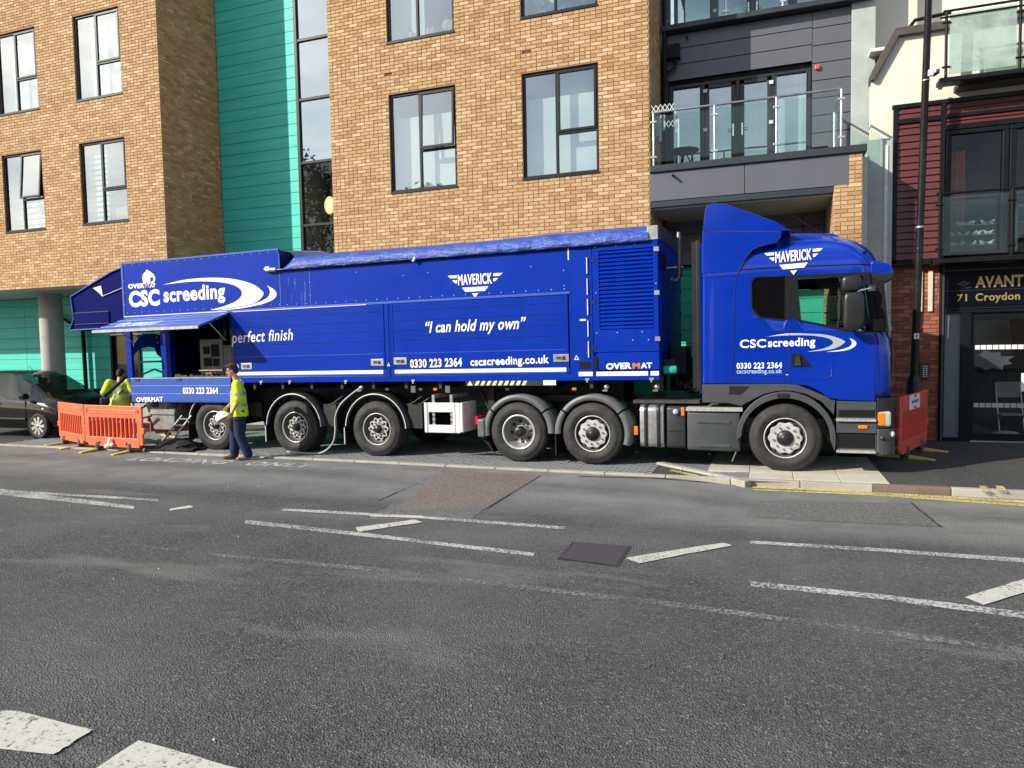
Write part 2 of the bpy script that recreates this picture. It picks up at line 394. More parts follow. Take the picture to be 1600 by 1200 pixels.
asphalt('asphalt_pave', (.045,.045,.047), (.105,.104,.102), (.12,.115,.105), False)
asphalt('asphalt_old', (.10,.10,.098), (.25,.25,.243), (.20,.198,.19), False)

def worn(key, c, lo, hi, scale=22, under=(.09,.09,.085)):
    g = N(key); v = g.coord(); n = g.noise(v, scale, 8, .72); n2 = g.noise(v, 1.6, 3)
    f = g.math('ADD', n, g.math('MULTIPLY', n2, .35))
    al = g.ramp(f, [(lo, 1), (hi, 0)])
    col = g.mix(g.ramp(g.noise(v, 9, 5), [(.4, 0), (.8, .35)]), c, tuple(x*.62 for x in c)); g.col(col); g.set(rough=.8, alpha=al)
    g.bump(g.noise(v, 70, 4, .7), .5, .006)
    MAT[key] = g.m
worn('mark_fresh', (.50,.495,.45), .72, .84, 34); worn('mark_worn', (.46,.46,.44), .62, .78, 40); worn('mark_faint', (.27,.27,.26), .50, .72, 34)
worn('mark_yellow', (.60,.50,.17), .64, .80, 30); worn('mark_letters', (.52,.52,.49), .64, .78, 30)

def iron(key):
    g = N(key); v = g.coord('Object', (1,1,1)); ck = g.n('TexChecker', Scale=42.0); g.l(v, ck.inputs[0])
    g.col(g.mix(g.ramp(g.noise(v, 12, 5), [(.3, .2), (.7, .8)]), (.062,.048,.058), (.095,.078,.085))); g.set(rough=.6, metal=.3); g.bump(ck.outputs['Fac'], .5, .004); MAT[key] = g.m
iron('manhole_iron')
def checker_plate(key):
    g = N(key); v = g.coord('Object', (1, 1, 1)); w = g.n('TexWave', Scale=9.0, Distortion=2.0); g.l(v, w.inputs[0])
    g.col(g.ramp(w.outputs['Fac'], [(.3, (.34,.34,.33)), (.6, (.62,.60,.57))])); g.set(rough=.4, metal=.5); g.bump(w.outputs['Fac'], .5, .004); MAT[key] = g.m
checker_plate('checker_plate')
def tarp(key):
    g = N(key); v = g.coord('Object', (1.3, 3, 3)); n = g.noise(v, 2.2, 8, .65); w = g.noise(g.coord('Object', (2.2, 9, 9)), 1.6, 5, .6)
    col = g.mix(g.ramp(n, [(.45, 0), (.8, .5)]), (.008,.055,.36), (.10,.16,.36)); g.col(col); g.set(rough=.36, spec=.6)
    g.bump(g.math('ADD', n, w), .75, .05); MAT[key] = g.m
tarp('tarp_blue')
M = MAT
# ------------------------------------------------------------ things whose parts are modelled in world coordinates
WCN = set()
def wthing(name, loc, **kw):
    o = empty(name, loc, **kw); WCN.add(o.name); return o
_link = link
def link(name, me, mat, parent=None, **kw):
    o = _link(name, me, mat, parent, **kw)
    if parent is not None and parent.name in WCN: o.matrix_parent_inverse = Matrix.Translation(-Vector(parent.location))
    return o

# ------------------------------------------------------------ the ground, road, kerb, pavement
KP = [(-60, 13.2), (-16.3, 11.08), (-12.94, 10.96), (-11.19, 10.83), (-6.77, 10.66), (-3.77, 10.47), (-.97, 10.33), (-.2, 10.33), (1.6, 10.28), (3.07, 10.22), (40, 9.0)]
def KY(x): return float(np.interp(x, [p[0] for p in KP], [p[1] for p in KP]))
props(MB().box(-160, 160, -120, 120, -1.6, -1.4).build('ground', M['soil']), kind='structure')
b = MB(); xs = [-60+i*.75 for i in range(135)]; NY = 40
vs = []; fs = []
for x in xs:
    for j in range(NY+1):
        y = -9+(KY(x)+9)*j/NY; vs.append((x, y, z_road(x, y)))
for i in range(len(xs)-1):
    for j in range(NY): a = i*(NY+1)+j; fs.append((a, a+NY+1, a+NY+2, a+1))
b.add(vs, fs, True); props(b.build('road', M['asphalt'], fixn=False), kind='structure')
b = MB(); vs = []; fs = []
for x in xs:
    for y in (KY(x)+.05, KY(x)+3, 24): vs.append((x, y, z_bay(x, y)-.012 if x < 1.6 else SL*x))
for i in range(len(xs)-1):
    for j in range(2): a = i*3+j; fs.append((a, a+3, a+4, a+1))
b.add(vs, fs); pav = props(b.build('pavement', M['asphalt_pave'], fixn=False), kind='structure')
b = MB(); b.box(-60, 40, -16, -9.0, -.5, .08); props(b.build('opposite_pavement', M['asphalt_pave']), kind='structure')

kerb = props(MB().box(-60, -17, 12.9, 13.0, -.5, -.4).build('kerb', M['kerb_stone']), kind='structure')
x = -17.0; i = 0
while x < 9:
    ln = .9 if x > -.4 else .92; x1 = x+ln-.008
    ya, yb = KY(x), KY(x1); s = sstep((x+1.2)/1.0)
    top0, top1 = (SL*x+.004, SL*x1+.004)
    h = .004*(1-s)
    bb = MB(); w = .13
    vs = [(x,ya,top0-.28),(x1,yb,top1-.28),(x1,yb+w,top1-.28),(x,ya+w,top0-.28),(x,ya+.012,top0+h),(x1,yb+.012,top1+h),(x1,yb+w,top1+h),(x,ya+w,top0+h)]
    bb.add(vs, [(0,3,2,1),(4,5,6,7),(0,1,5,4),(1,2,6,5),(2,3,7,6),(3,0,4,7)])
    bb.build('kerb_stone', M['kerb_brown'] if 1.3 < x < 2.2 else M['kerb_stone'], kerb, bevel=.012)
    x += ln; i += 1
# the slanting kerb that closes the bay
p0 = Vector((-1.62, 11.55, 0)); p1 = Vector((-.20, 10.22, 0)); d = (p1-p0).normalized(); nn = Vector((-d.y, d.x, 0))
tot = (p1-p0).length; k = 3
for i in range(k):
    a = p0+d*(tot*i/k+.004); c = p0+d*(tot*(i+1)/k-.004); z = SL*a.x+.012
    bb = MB(); vs = []
    for zz in (z-.2, z):
        for q in (a-nn*.065, c-nn*.065, c+nn*.065, a+nn*.065): vs.append((q.x, q.y, zz))
    bb.add(vs, [(0,3,2,1),(4,5,6,7),(0,1,5,4),(1,2,6,5),(2,3,7,6),(3,0,4,7)]); bb.build('kerb_stone', M['kerb_stone'], kerb, bevel=.012)

def left_of_slant(x, y): return (x-p0.x)*nn.x+(y-p0.y)*nn.y < -.07 or x < p0.x or (y > 11.5 and x < -1.2)
rnd = random.Random(3)
PV = []
nrow = 34
for r_ in range(nrow):
    off = .1*(r_ % 2); xx = -17+off
    while xx < -.3:
        yy = KY(xx+.1)+.145+.1*r_+.05
        if (xx+.2-p0.x)*nn.x+(yy-p0.y)*nn.y > .08 or xx < -1.75: 
            PV.append((xx+.1, yy))
        xx += .2
def vis_score(p): u, v = project((p[0], p[1], 0)); return p[1]+.02*abs(p[0]+4) if 0 < u < 1600 else 99
PV.sort(key=vis_score)
pm = MB().box(-.097, .097, -.047, .047, -.05, 0).mesh('paver')
bm = bmesh.new(); bm.from_mesh(pm); bmesh.ops.bevel(bm, geom=[e for e in bm.edges if all(abs(v.co.z) < 1e-6 for v in e.verts)], offset=.006, segments=1, affect='EDGES')
bmesh.ops.delete(bm, geom=[f for f in bm.faces if f.normal.z < -.9], context='FACES'); bm.to_mesh(pm); bm.free(); pm.materials.append(M['paver'])
def pav_z(x, y): return z_bay(x, y)+.004*rnd.random()
for (x, y) in PV[:300]:
    o = link('paver', pm, None, pav); o.location = (x, y, pav_z(x, y)); o.rotation_euler = (rnd.uniform(-.01,.01), rnd.uniform(-.01,.01), -.07)
b = MB(); pv = [v.co.copy() for v in pm.vertices]; pf = [tuple(p.vertices) for p in pm.polygons]
for (x, y) in PV[300:]:
    z = pav_z(x, y); b.add([(x+v.x, y+v.y-v.x*.07, z+v.z) for v in pv], pf)
b.build('block_paving', M['paver'], pav, fixn=False, kind='stuff')
# cream slabs under the front of the lorry
yy0 = 0
for r_ in range(6):
    xx = 1.6
    while xx > -1.7:
        x0, x1 = xx-.6, xx; dy = .45*r_
        def in_(x, y): return (x-p0.x)*nn.x+(y-p0.y)*nn.y > .07
        ymid = KY((x0+x1)/2)+.14+dy+.2
        if (in_(x0+.1, ymid) and ymid < 12.6) and not (x0 < -1.3):
            bb = MB(); z = SL*x0+.006+rnd.uniform(-.002,.003)
            ya, yb = KY(x0)+.137+dy, KY(x1)+.137+dy
            vs = [(x0+.004, ya, z-.06), (x1-.004, yb, z-.06), (x1-.004, yb+.442, z-.06), (x0+.004, ya+.442, z-.06)]
            vs += [(a, c, z+SL*(a-x0)) for a, c, _ in vs]
            bb.add(vs, [(0,3,2,1),(4,5,6,7),(0,1,5,4),(1,2,6,5),(2,3,7,6),(3,0,4,7)]); bb.build('paving_slab', M['slab'], pav, bevel=.005, seg=1)
        xx -= .6
b = MB(); vs = []
for (x, y) in [(p0.x+.1, 11.6), (p1.x, 10.3), (1.6, KY(1.6)+.1), (1.6, 13.0), (p0.x+.1, 13.0)]: vs.append((x, y, SL*x-.012))
b.add(vs, [(0,1,2,3,4)]); props(b.build('slab_bed', M['paver'], pav))

# road markings: draped a few millimetres above the road
def drape(pts, mat, name, lift=.005, nx=14, ny=2, world=False, jag=0, **kw):
    P = [p if world else GP(*p, z_road) for p in pts]           # four corners, a-b along the long side, d-c opposite
    b = MB(); vs = []; fs = []; rr = random.Random(len(name)+int(P[0][0]*10))
    for i in range(nx+1):
        for j in range(ny+1):
            s, t = i/nx, j/ny
            x = (P[0][0]*(1-s)+P[1][0]*s)*(1-t)+(P[3][0]*(1-s)+P[2][0]*s)*t
            y = (P[0][1]*(1-s)+P[1][1]*s)*(1-t)+(P[3][1]*(1-s)+P[2][1]*s)*t
            if jag: x += rr.uniform(-jag, jag); y += rr.uniform(-jag, jag)*.6
            vs.append((x, y, z_road(x, y)+lift))
    for i in range(nx):
        for j in range(ny): a = i*(ny+1)+j; fs.append((a, a+ny+1, a+ny+2, a+1))
    b.add(vs, fs); bm_ = b.build(name, mat, fixn=False, kind='structure', **kw)
    return bm_
drape([(697,735),(846,743),(762,795),(612,797)], M['asphalt_patch'], 'road_repair', .004, 10, 8, jag=.012)
drape([(612,787),(765,787),(735,812),(575,812)], M['asphalt_old'], 'road_repair', .003, 10, 8, jag=.02)
drape([(1120,781),(1425,786),(1472,824),(1124,806)], M['asphalt_old'], 'road_repair', .004, 10, 8, jag=.015)
for q in ([(-25,761),(211,791.5),(209,796),(-25,771)], [(-10,765),(249,780.5),(247,784),(-10,768)],
          [(440,794.5),(660,807),(660,811),(440,798.5)], [(655,806.5),(883,823.5),(881,828),(655,810.5)], [(384,813),(610,838),(610,843.5),(384,819)], [(605,838),(835,864.5),(834,870.5),(605,843)],
          [(1172,845.5),(1400,859),(1400,864.5),(1172,850)], [(1395,859),(1900,894),(1900,902.6),(1395,864.5)], [(1172,909),(1400,932),(1400,940),(1172,917)], [(1395,932),(1660,964),(1660,976),(1395,940)]):
    drape(q, M['mark_worn'], 'lane_marking', .006, jag=.008)
for q in ([(575,805.5),(660,806.5),(665,811),(580,808)], [(978,873),(1130,849.5),(1145,853.5),(998,881.5)], [(1507,935),(1605,905),(1640,916),(1538,947)],
          [(555,825),(648,813),(661,817),(560,832)], [(264,796),(298,790.5),(303,793.5),(266,799)],
          [(-60,1136),(26,1113),(146,1143),(84,1181)], [(216,1158),(400,1212),(330,1290),(60,1262)]):
    drape(q, M['mark_fresh'], 'painted_marking', .009, 8, 4, jag=.008)
drape([(-20,1110),(30,1113),(84,1181),(-20,1170)], M['mark_fresh'], 'painted_marking', .0075, 6, 4)
for q in ([(205,849),(280,859),(280,863),(205,853)], [(330,864),(610,890),(610,896),(330,869)], [(700,900),(1100,948),(1100,955),(700,907)], [(1095,948),(1640,1018),(1640,1028),(1095,955)], [(0,828),(62,836),(62,840),(0,832)], [(130,838),(146,837),(146,840),(130,841)]):
    drape(q, M['mark_faint'], 'worn_marking', .005, 16, jag=.012)
for q in ([(1142,758),(1300,765.5),(1300,768.5),(1142,760.5)], [(1298,765.5),(1900,799.8),(1900,804.6),(1298,768.5)], [(1160,764),(1360,772),(1360,774.5),(1160,765.5)], [(1358,772),(1900,807.5),(1900,813),(1358,774.5)]):
    drape(q, M['mark_yellow'], 'yellow_line', .006, jag=.006)
for px_ in (1530, 1556):
    q = [GP(px_, 760, lambda a, b_: SL*a), GP(px_+12, 761, lambda a, b_: SL*a), GP(px_+18, 769, lambda a, b_: SL*a), GP(px_+2, 768, lambda a, b_: SL*a)]
    MB().add([(x, y, SL*x+.012) for x, y in q], [(0,1,2,3)]).build('kerb_blip', M['mark_yellow'], kerb, fixn=False)
q = [(1050,734),(1092,743),(1089,746),(1046,736)]
MB().add([(x, y, SL*x+.006) for x, y in [GP(a, c) for a, c in q]], [(0,1,2,3)]).build('yellow_line', M['mark_yellow'], pav, fixn=False)
for q in ([(697,735),(612,773),(610,775),(695,735.6)], [(846,743),(796,773),(793,774),(844,743.6)], [(612,773),(592,782),(590,783.5),(610,775)], [(762,794.5),(798,773),(796,772.6),(758,795)],
          [(905,744.5),(1130,756),(1130,757),(905,745.4)], [(1425,786),(1472,824),(1470,824.6),(1422,786.3)]):
    drape(q, M['tar_seam'], 'road_seam', .0065, 20, 1, jag=.006)
def roadtext(body, a, b_, mat):
    (xa, ya), (xb, yb) = GP(*a, z_road), GP(*b_, z_road); sl = (yb-ya)/(xb-xa)
    def fn(u, v): y = ya+sl*(u-xa)+v; return (u, y, z_road(u, y)+.007)
    o = lettering(body, fn, xa, xb, 0, .34, mat, None, bold=.03); o.name = 'bay_lettering'; props(o, kind='structure')
roadtext('LOADING', (196, 719.5), (348, 725.5), M['mark_letters']); roadtext('ONLY', (378, 727), (482, 731), M['mark_letters'])
# manhole
mh = [GP(*p, z_road) for p in [(894.5,847),(987,854),(966,886),(870,874)]]
cx = sum(p[0] for p in mh)/4; cy = sum(p[1] for p in mh)/4
mhole = wthing('manhole_cover', (cx, cy, z_road(cx, cy)), label='square dark iron manhole cover set in the asphalt between the worn white lines', cat='manhole cover')
q = [(cx+(x-cx), cy+(y-cy)) for x, y in mh]
def ring(s, dz): return [(cx+(x-cx)*s, cy+(y-cy)*s, z_road(x, y)+dz) for x, y in q]
MB().add(ring(1.0, .004)+ring(.93, .004), [(0,1,5,4),(1,2,6,5),(2,3,7,6),(3,0,4,7)]).build('cover_frame', M['chassis_steel'], mhole, fixn=False)
MB().add(ring(.915, .006), [(0,1,2,3)]).build('cover_plate', M['manhole_iron'], mhole, fixn=False)
# litter specks on the asphalt
b = MB()
for i in range(10):
    x = rnd.uniform(-9, 4); y = rnd.uniform(2.2, 9.5); s = rnd.uniform(.003, .006); z = z_road(x, y)
    b.box(x-s, x+s, y-s*.7, y+s*.7, z, z+.006)
b.build('road_grit', M['paper_white'], kind='stuff')

# ------------------------------------------------------------ brickwork
def brick_cells(u0, u1, v0, v1, holes, seed=1, bw=.225, bh=.075):
    rr = random.Random(seed); out = []; r_ = int(v0//bh)
    nr = int(math.ceil((v1-v0)/bh-.02))
    for k in range(nr):
        a, c = v0+k*bh, min(v0+(k+1)*bh, v1); off = (bw/2 if k % 2 else 0)
        iv = [(u0, u1)]
        for (h0, h1, g0, g1) in holes:
            if c > g0+.012 and a < g1-.012:
                nv = []
                for s, e in iv:
                    if h1 <= s or h0 >= e: nv.append((s, e)); continue
                    if h0 > s: nv.append((s, h0))
                    if h1 < e: nv.append((h1, e))
                iv = nv
        for s, e in iv:
            n0 = math.floor((s-u0-off)/bw)
            x = u0+off+n0*bw
            while x < e-1e-6:
                p, q_ = max(x, s), min(x+bw, e)
                if rr.random() < .22 and q_-p > .2:          # the odd pair of headers
                    mm = (p+q_)/2
                    out.append((p, mm, a, c, rr.random())); out.append((mm, q_, a, c, rr.random()))
                elif q_-p > .03: out.append((p, q_, a, c, rr.random()))
                x += bw
    return out
def brick_geo(p, q_, a, c, fn, J=.005, w=.011, ch=.003):
    p += J; q_ -= J; a += J; c -= J
    return [fn(p,a,0), fn(q_,a,0), fn(q_,c,0), fn(p,c,0), fn(p+ch,a+ch,w), fn(q_-ch,a+ch,w), fn(q_-ch,c-ch,w), fn(p+ch,c-ch,w)]
BF = [(4,5,6,7),(0,1,5,4),(1,2,6,5),(2,3,7,6),(3,0,4,7)]
def tint_attr(me, vals):
    a = me.attributes.new('tint', 'FLOAT', 'FACE'); a.data.foreach_set('value', vals)
def build_bricks(regions, mat, parent, nparts=300, vis=lambda c: True, joined='brickwork'):
    """regions: (fn, rotation, cells). The biggest in the picture are parts, the rest one mesh"""
    full = []; rest = []
    for fn, rot, cells in regions:
        for c in cells:
            mid = fn((c[0]+c[1])/2, (c[2]+c[3])/2, 0); x, y = project(mid)
            ok = c[1]-c[0] > .2 and 0 < x < 1600 and 0 < y < 1200 and vis((x, y))
            a = project(fn(c[0], c[2], 0)); d = project(fn(c[1], c[3], 0))
            (full if ok else rest).append((abs((a[0]-d[0])*(a[1]-d[1])), fn, rot, c))
    full.sort(key=lambda t: -t[0]); rest += full[nparts:]; full = full[:nparts]
    meshes = []
    for i in range(16):
        b = MB(); b.add(brick_geo(-.1125, .1125, -.0375, .0375, lambda u, v, w: (u, -w, v)), BF); me = b.mesh('brick'); me.materials.append(mat)
        tint_attr(me, [i/15]*5); meshes.append(me)
    for _, fn, rot, c in full:
        o = link('brick', meshes[int(c[4]*15.99)], None, parent); o.location = fn((c[0]+c[1])/2, (c[2]+c[3])/2, 0); o.rotation_euler = (0, 0, rot)
        o.scale = ((c[1]-c[0])/.225, 1, 1)
    V = []; T = []
    for _, fn, rot, c in rest: V += brick_geo(*c[:4], fn); T += [c[4]]*5
    F_ = [tuple(i+8*k for i in f) for k in range(len(rest)) for f in BF]
    me = bpy.data.meshes.new(joined); me.from_pydata(V, [], F_); me.update(); me.materials.append(mat); tint_attr(me, T)
    link(joined, me, None, parent, kind='stuff')
def wall_sheet(fn, u0, u1, v0, v1, holes, depth=.11, b=None):
    b = b or MB(); us = sorted({u0, u1, *[h[0] for h in holes], *[h[1] for h in holes]}); vs = sorted({v0, v1, *[h[2] for h in holes], *[h[3] for h in holes]})
    us = [u for u in us if u0 <= u <= u1]; vs = [v for v in vs if v0 <= v <= v1]
    for i in range(len(us)-1):
        for j in range(len(vs)-1):
            cu, cv = (us[i]+us[i+1])/2, (vs[j]+vs[j+1])/2
            if any(h[0] < cu < h[1] and h[2] < cv < h[3] for h in holes): continue
            b.quad(fn(us[i],vs[j],0), fn(us[i+1],vs[j],0), fn(us[i+1],vs[j+1],0), fn(us[i],vs[j+1],0))
    for (h0, h1, g0, g1) in holes:
        g1 = min(g1, v1)
        for a, c in (((h0,g0),(h1,g0)), ((h1,g0),(h1,g1)), ((h1,g1),(h0,g1)), ((h0,g1),(h0,g0))):
            b.quad(fn(*a, .006), fn(*c, .006), fn(*c, -depth), fn(*a, -depth))
    return b
FY = 13.9
def front(Y): return lambda u, v, w: (u, Y-w, v)
def fbox(b, Y, u0, u1, v0, v1, w0, w1): return b.box(u0, u1, Y-w0, Y-w1, v0, v1)

apt = wthing('apartment_building', (-9, 14.2, -.07), label='buff brick apartment block with teal cladding and grey balcony bay behind the lorry', cat='building')
TOPZ = 14.6; SOFZ = 3.78
wins = []
for (c0, c1) in ((-7.785, -6.185), (-4.685, -3.095), (-17.13, -15.53), (-20.1, -18.55), (-23.1, -21.5)):
    for (z0, z1) in ((5.385, 7.51), (8.62, 10.79)): wins.append((c0, c1, z0, z1))
hC = [w for w in wins if w[0] > -9]; hL = [w for w in wins if w[0] < -9]
vents = [(-7.87, -7.69, 7.93, 7.99), (-4.66, -4.48, 7.905, 7.965)]
XC0, XC1, XL0, XL1 = -9.31, -2.09, -26.0, -14.28
b = wall_sheet(front(FY), XC0, XC1, SOFZ, TOPZ, hC+vents); wall_sheet(front(FY), XL0, XL1, SOFZ, TOPZ, hL, b=b)
retL = lambda u, v, w: (XL1+w, u, v); retC = lambda u, v, w: (XC1+w, u, v); retP = lambda u, v, w: (1.18-w, u, v); pierF = front(FY)
b.quad((XL1,FY,SOFZ),(XL1,15.9,SOFZ),(XL1,15.9,TOPZ),(XL1,FY,TOPZ)); b.quad((XC1,FY,.2),(XC1,15.5,.2),(XC1,15.5,TOPZ),(XC1,FY,TOPZ)); b.quad((XC0,FY,SOFZ),(XC0,15.9,SOFZ),(XC0,15.9,TOPZ),(XC0,FY,TOPZ))
b.quad((1.18,FY,0),(1.18,15.9,0),(1.18,15.9,5.24),(1.18,FY,5.24)); b.quad((1.18,FY,0),(1.64,FY,0),(1.64,FY,5.24),(1.18,FY,5.24)); b.quad((1.64,FY,0),(1.64,15.9,0),(1.64,15.9,5.24),(1.64,FY,5.24))
b.box(XL0, XC1-.01, 15.93, 16.1, TOPZ-.2, TOPZ); b.box(XL0, XL1, FY+.02, 22, TOPZ, TOPZ+.25); b.box(XL1, 1.6, 16, 22, TOPZ, TOPZ+.25)
b.build('brick_wall', M['mortar_buff'], apt, fixn=False)
build_bricks([(front(FY), 0, brick_cells(XC0, XC1, SOFZ, TOPZ, hC+vents, 1)), (front(FY), 0, brick_cells(XL0+.08, XL1, SOFZ, TOPZ, hL, 2)),
              (retL, math.pi/2, brick_cells(FY, 15.9, SOFZ, TOPZ, [], 3)), (retC, math.pi/2, brick_cells(FY, 15.5, .3, TOPZ, [], 4)),
              (retP, -math.pi/2, brick_cells(FY, 15.9, .0, 5.24, [], 5)), (pierF, 0, brick_cells(1.18, 1.64, .0, 5.24, [], 6))],
             M['brick_buff'], apt, vis=lambda p: (p[1] < 340 and p[0] < 1015) or (p[0] > 1290 and p[1] < 352))
for v in vents: fbox(MB(), FY, v[0], v[1], v[2], v[3], -.01, -.05).build('air_brick', M['terracotta'], apt)
# interior slabs so that rooms are dark, floors exist
b = MB(); b.box(XL0, XC1-.03, 17.5, 17.6, SOFZ, TOPZ)
for z in (5.0, 8.25, 11.4): b.box(XL0, XL1-.02, FY+.13, 17.5, z, z+.25); b.box(XC0+.02, XC1-.03, FY+.13, 17.5, z, z+.25)
b.box(XL0, XL0+.1, FY+.1, 17.5, SOFZ, TOPZ)
b.build('inner_walls', M['room_mid'], apt)
b = MB(); b.box(XL0, XL1, FY+.012, 15.88, SOFZ-.06, SOFZ-.002); b.box(XL1, XC0, 15.6, 15.88, SOFZ-.06, SOFZ-.002); b.box(XC0, XC1-.01, FY+.012, 15.88, SOFZ-.06, SOFZ-.002)
b.build('soffit', M['soffit'], apt)
b = MB(); b.box(XL0, XL1+.012, FY-.02, FY+.011, SOFZ-.075, SOFZ-.003); b.box(XC0, XC1, FY-.02, FY+.011, SOFZ-.075, SOFZ-.003); b.build('soffit_trim', M['dark_frame'], apt)

def window(parent, Y, u0, u1, v0, v1, style=0, top=99):
    F = .055; um = u0+(u1-u0)*.455; vm = v0+(v1-v0)*.40; D0, D1 = -.035, -.10
    b = MB()
    for a in ((u0,u1,v0,v0+F),(u0,u1,v1-F,v1),(u0,u0+F,v0+F,v1-F),(u1-F,u1,v0+F,v1-F),(um-F/2,um+F/2,v0+F,v1-F),(um+F/2,u1-F,vm-F/2,vm+F/2)): fbox(b, Y, *a, D0, D1)
    w = b.build('window', M['dark_frame'], parent, bevel=.006)
    b = MB(); fbox(b, Y, u0-.01, u1+.01, v0-.035, v0+.012, .03, -.034); b.build('sill', M['dark_frame'], w)
    # opening sash (upper right), hinged along its top edge
    S = .05; a0, a1, c0, c1 = um+F/2-.008, u1-F+.008, vm+F/2-.008, v1-F+.008; ang = {0: 0, 1: .05, 2: .09}[style % 3]
    piv = Vector((0, Y-D0, c1))
    Mx = Matrix.Translation(piv) @ Matrix.Rotation(-ang, 4, 'X') @ Matrix.Translation(-piv)
    b = MB(Mx)
    for q in ((a0,a1,c0,c0+S),(a0,a1,c1-S,c1),(a0,a0+S,c0+S,c1-S),(a1-S,a1,c0+S,c1-S)): fbox(b, Y, *q, -.018, -.062)
    b.build('sash', M['dark_frame'], w, bevel=.006)
    g = MB(Mx); g.quad((a0+S,Y+.045,c0+S),(a1-S,Y+.045,c0+S),(a1-S,Y+.045,c1-S),(a0+S,Y+.045,c1-S)); g.build('pane', M['glass'], w, fixn=False)
    for q in ((u0+F,um-F/2,v0+F,v1-F),(um+F/2,u1-F,v0+F,vm-F/2)):
        MB().quad((q[0],Y+.07,q[2]),(q[1],Y+.07,q[2]),(q[1],Y+.07,q[3]),(q[0],Y+.07,q[3])).build('pane', M['glass'], w, fixn=False)
    return w
def net(parent, Y, u0, u1, v0, v1, mat, amp=.015, name='curtain'):
    amp *= .35 if mat is M['curtain_white'] else 0 if mat is M['blind_cream'] else 1
    n = max(8, int((u1-u0)/.035)); vs = []; fs = []
    for i in range(n+1):
        u = u0+(u1-u0)*i/n; y = Y+amp*math.sin(i*1.7)+amp*.6*math.sin(i*.61)
        vs += [(u, y, v0), (u, y, v1)]
    for i in range(n): fs.append((2*i, 2*i+2, 2*i+3, 2*i+1))
    return MB().add(vs, fs, True).build(name, mat, parent, fixn=False)
for i, wdw in enumerate(wins):
    u0, u1, v0, v1 = wdw
    style = {0: 1, 1: 1, 2: 0, 3: 0, 4: 0, 5: 0, 6: 2, 7: 0}.get(i, 0)
    w = window(apt, FY, u0, u1, v0, v1, style)
    H = v1-v0
    if i in (0, 2): net(w, FY+.3, u0, u1, v0, v1-H*.21, M['blind_cream'], .01, 'blind')
    elif i in (5, 7): net(w, FY+.26, u0, u1, v0, v1, M['curtain_white'], .02)
    elif i in (1, 3):
        net(w, FY+.35, u0, u0+.75, v0+.05, v1, M['curtain_white'], .02)
        b = MB()
        for k in range(14): b.ell((u0+.1+rnd.random()*(u1-u0-.2), FY+.3+rnd.random()*.15, v0+.12+rnd.random()*.25), (.05+.08*rnd.random(), .05, .05+.1*rnd.random()), 8, 5)
        b.build('window_ornaments', M['plant_leaf'] if i == 3 else M['furnishing'], w)
    elif i == 4:
        b = MB()
        for k in range(15): b.box(u0, u0+.7, FY+.22, FY+.25, v0+.08+k*.14, v0+.17+k*.14)
        b.build('blind', M['curtain_white'], w)
        b = MB().box(u0+.8, u1-.05, FY+.2, FY+.5, v0+.06, v0+.42).build('shelf_goods', M['furnishing'], w, bevel=.03)
    elif i == 6:
        b = MB()
        for k in range(6): b.box(u0+.05, u1-.1, FY+.3, FY+.33, v0+.08+k*.16, v0+.18+k*.16)
        b.build('blind', M['curtain_white'], w)
        MB().ell((u1-.5, FY+.3, v0+.62), (.22, .08, .16), 10, 6).build('lamp_shade', M['green_plastic'], w)
    else: net(w, FY+.3, u0, u1, v0, v1, M['blind_cream'], .01, 'blind')

# teal boards between the two brick blocks and along the ground floor
def boards(parent, Y, u0, u1, v0, v1, h, mat, gap=.010, name='cladding_board', th=.02, splits=()):
    v = v0; us = [u0, *splits, u1]
    while v < v1-.03:
        for k in range(len(us)-1):
            b = MB(); fbox(b, Y, us[k]+(gap/2 if k else 0), us[k+1]-(gap/2 if k < len(us)-2 else 0), v+gap/2, min(v+h, v1)-gap/2, th, 0); b.build(name, mat, parent, bevel=.003, seg=1)
        v += h
XG1 = -11.66
tc_ = MB(); tc_.box(XL0, 1.17, 15.935, 15.99, -.3, SOFZ-.01); tc_.box(XL1-.01, XG1, 15.935, 15.99, SOFZ-.01, TOPZ); tc_.build('cladding_backing', M['dark_frame'], apt)
boards(apt, 15.925, XL1+.012, XG1-.005, SOFZ-.03, TOPZ, .3, M['cladding_teal'])
boards(apt, 15.925, XL0, -18.75, .42, SOFZ-.07, .34, M['cladding_teal'], splits=(-22.4,))
boards(apt, 15.925, -17.55, -2.12, .42, SOFZ-.07, .34, M['cladding_teal'], splits=(-14.6, -11.6, -8.6, -5.4))
boards(apt, 15.925, -2.05, 1.17, .42, 3.62, .3, M['cladding_teal'], splits=(-1.28,))
b = MB(); b.box(XL0, 1.17, 15.84, 15.93, -.3, .41); b.build('plinth', M['concrete_column'], apt)
MB().box(-1.95, -1.42, 15.80, 15.90, .5, 1.62).build('vent_opening', M['dark_frame'], apt)
b = MB(); b.box(-2.0, -1.37, 15.78, 15.91, 1.62, 1.67); b.box(-1.42, -1.37, 15.78, 15.91, .5, 1.62); b.build('opening_trim', M['cladding_teal'], apt)
# the entrance door with a curtain behind its glass
dr = MB()
for q in ((-18.72,-18.64,0,3.1),(-17.62,-17.54,0,3.1),(-18.64,-17.62,3.0,3.1),(-18.64,-17.62,2.45,2.53),(-18.64,-17.62,.0,.1)): fbox(dr, 15.9, *q, .05, -.05)
dr = dr.build('entrance_door', M['dark_frame'], apt)
MB().quad((-18.64,15.9,.1),(-17.62,15.9,.1),(-17.62,15.9,3.0),(-18.64,15.9,3.0)).build('pane', M['glass_shop'], dr, fixn=False)
net(dr, 15.97, -18.64, -17.62, .1, 2.45, M['curtain_green'], .02)
MB().box(-18.66, -17.4, 15.82, 15.85, 2.47, 2.52).build('door_rail', M['white_alu'], dr)
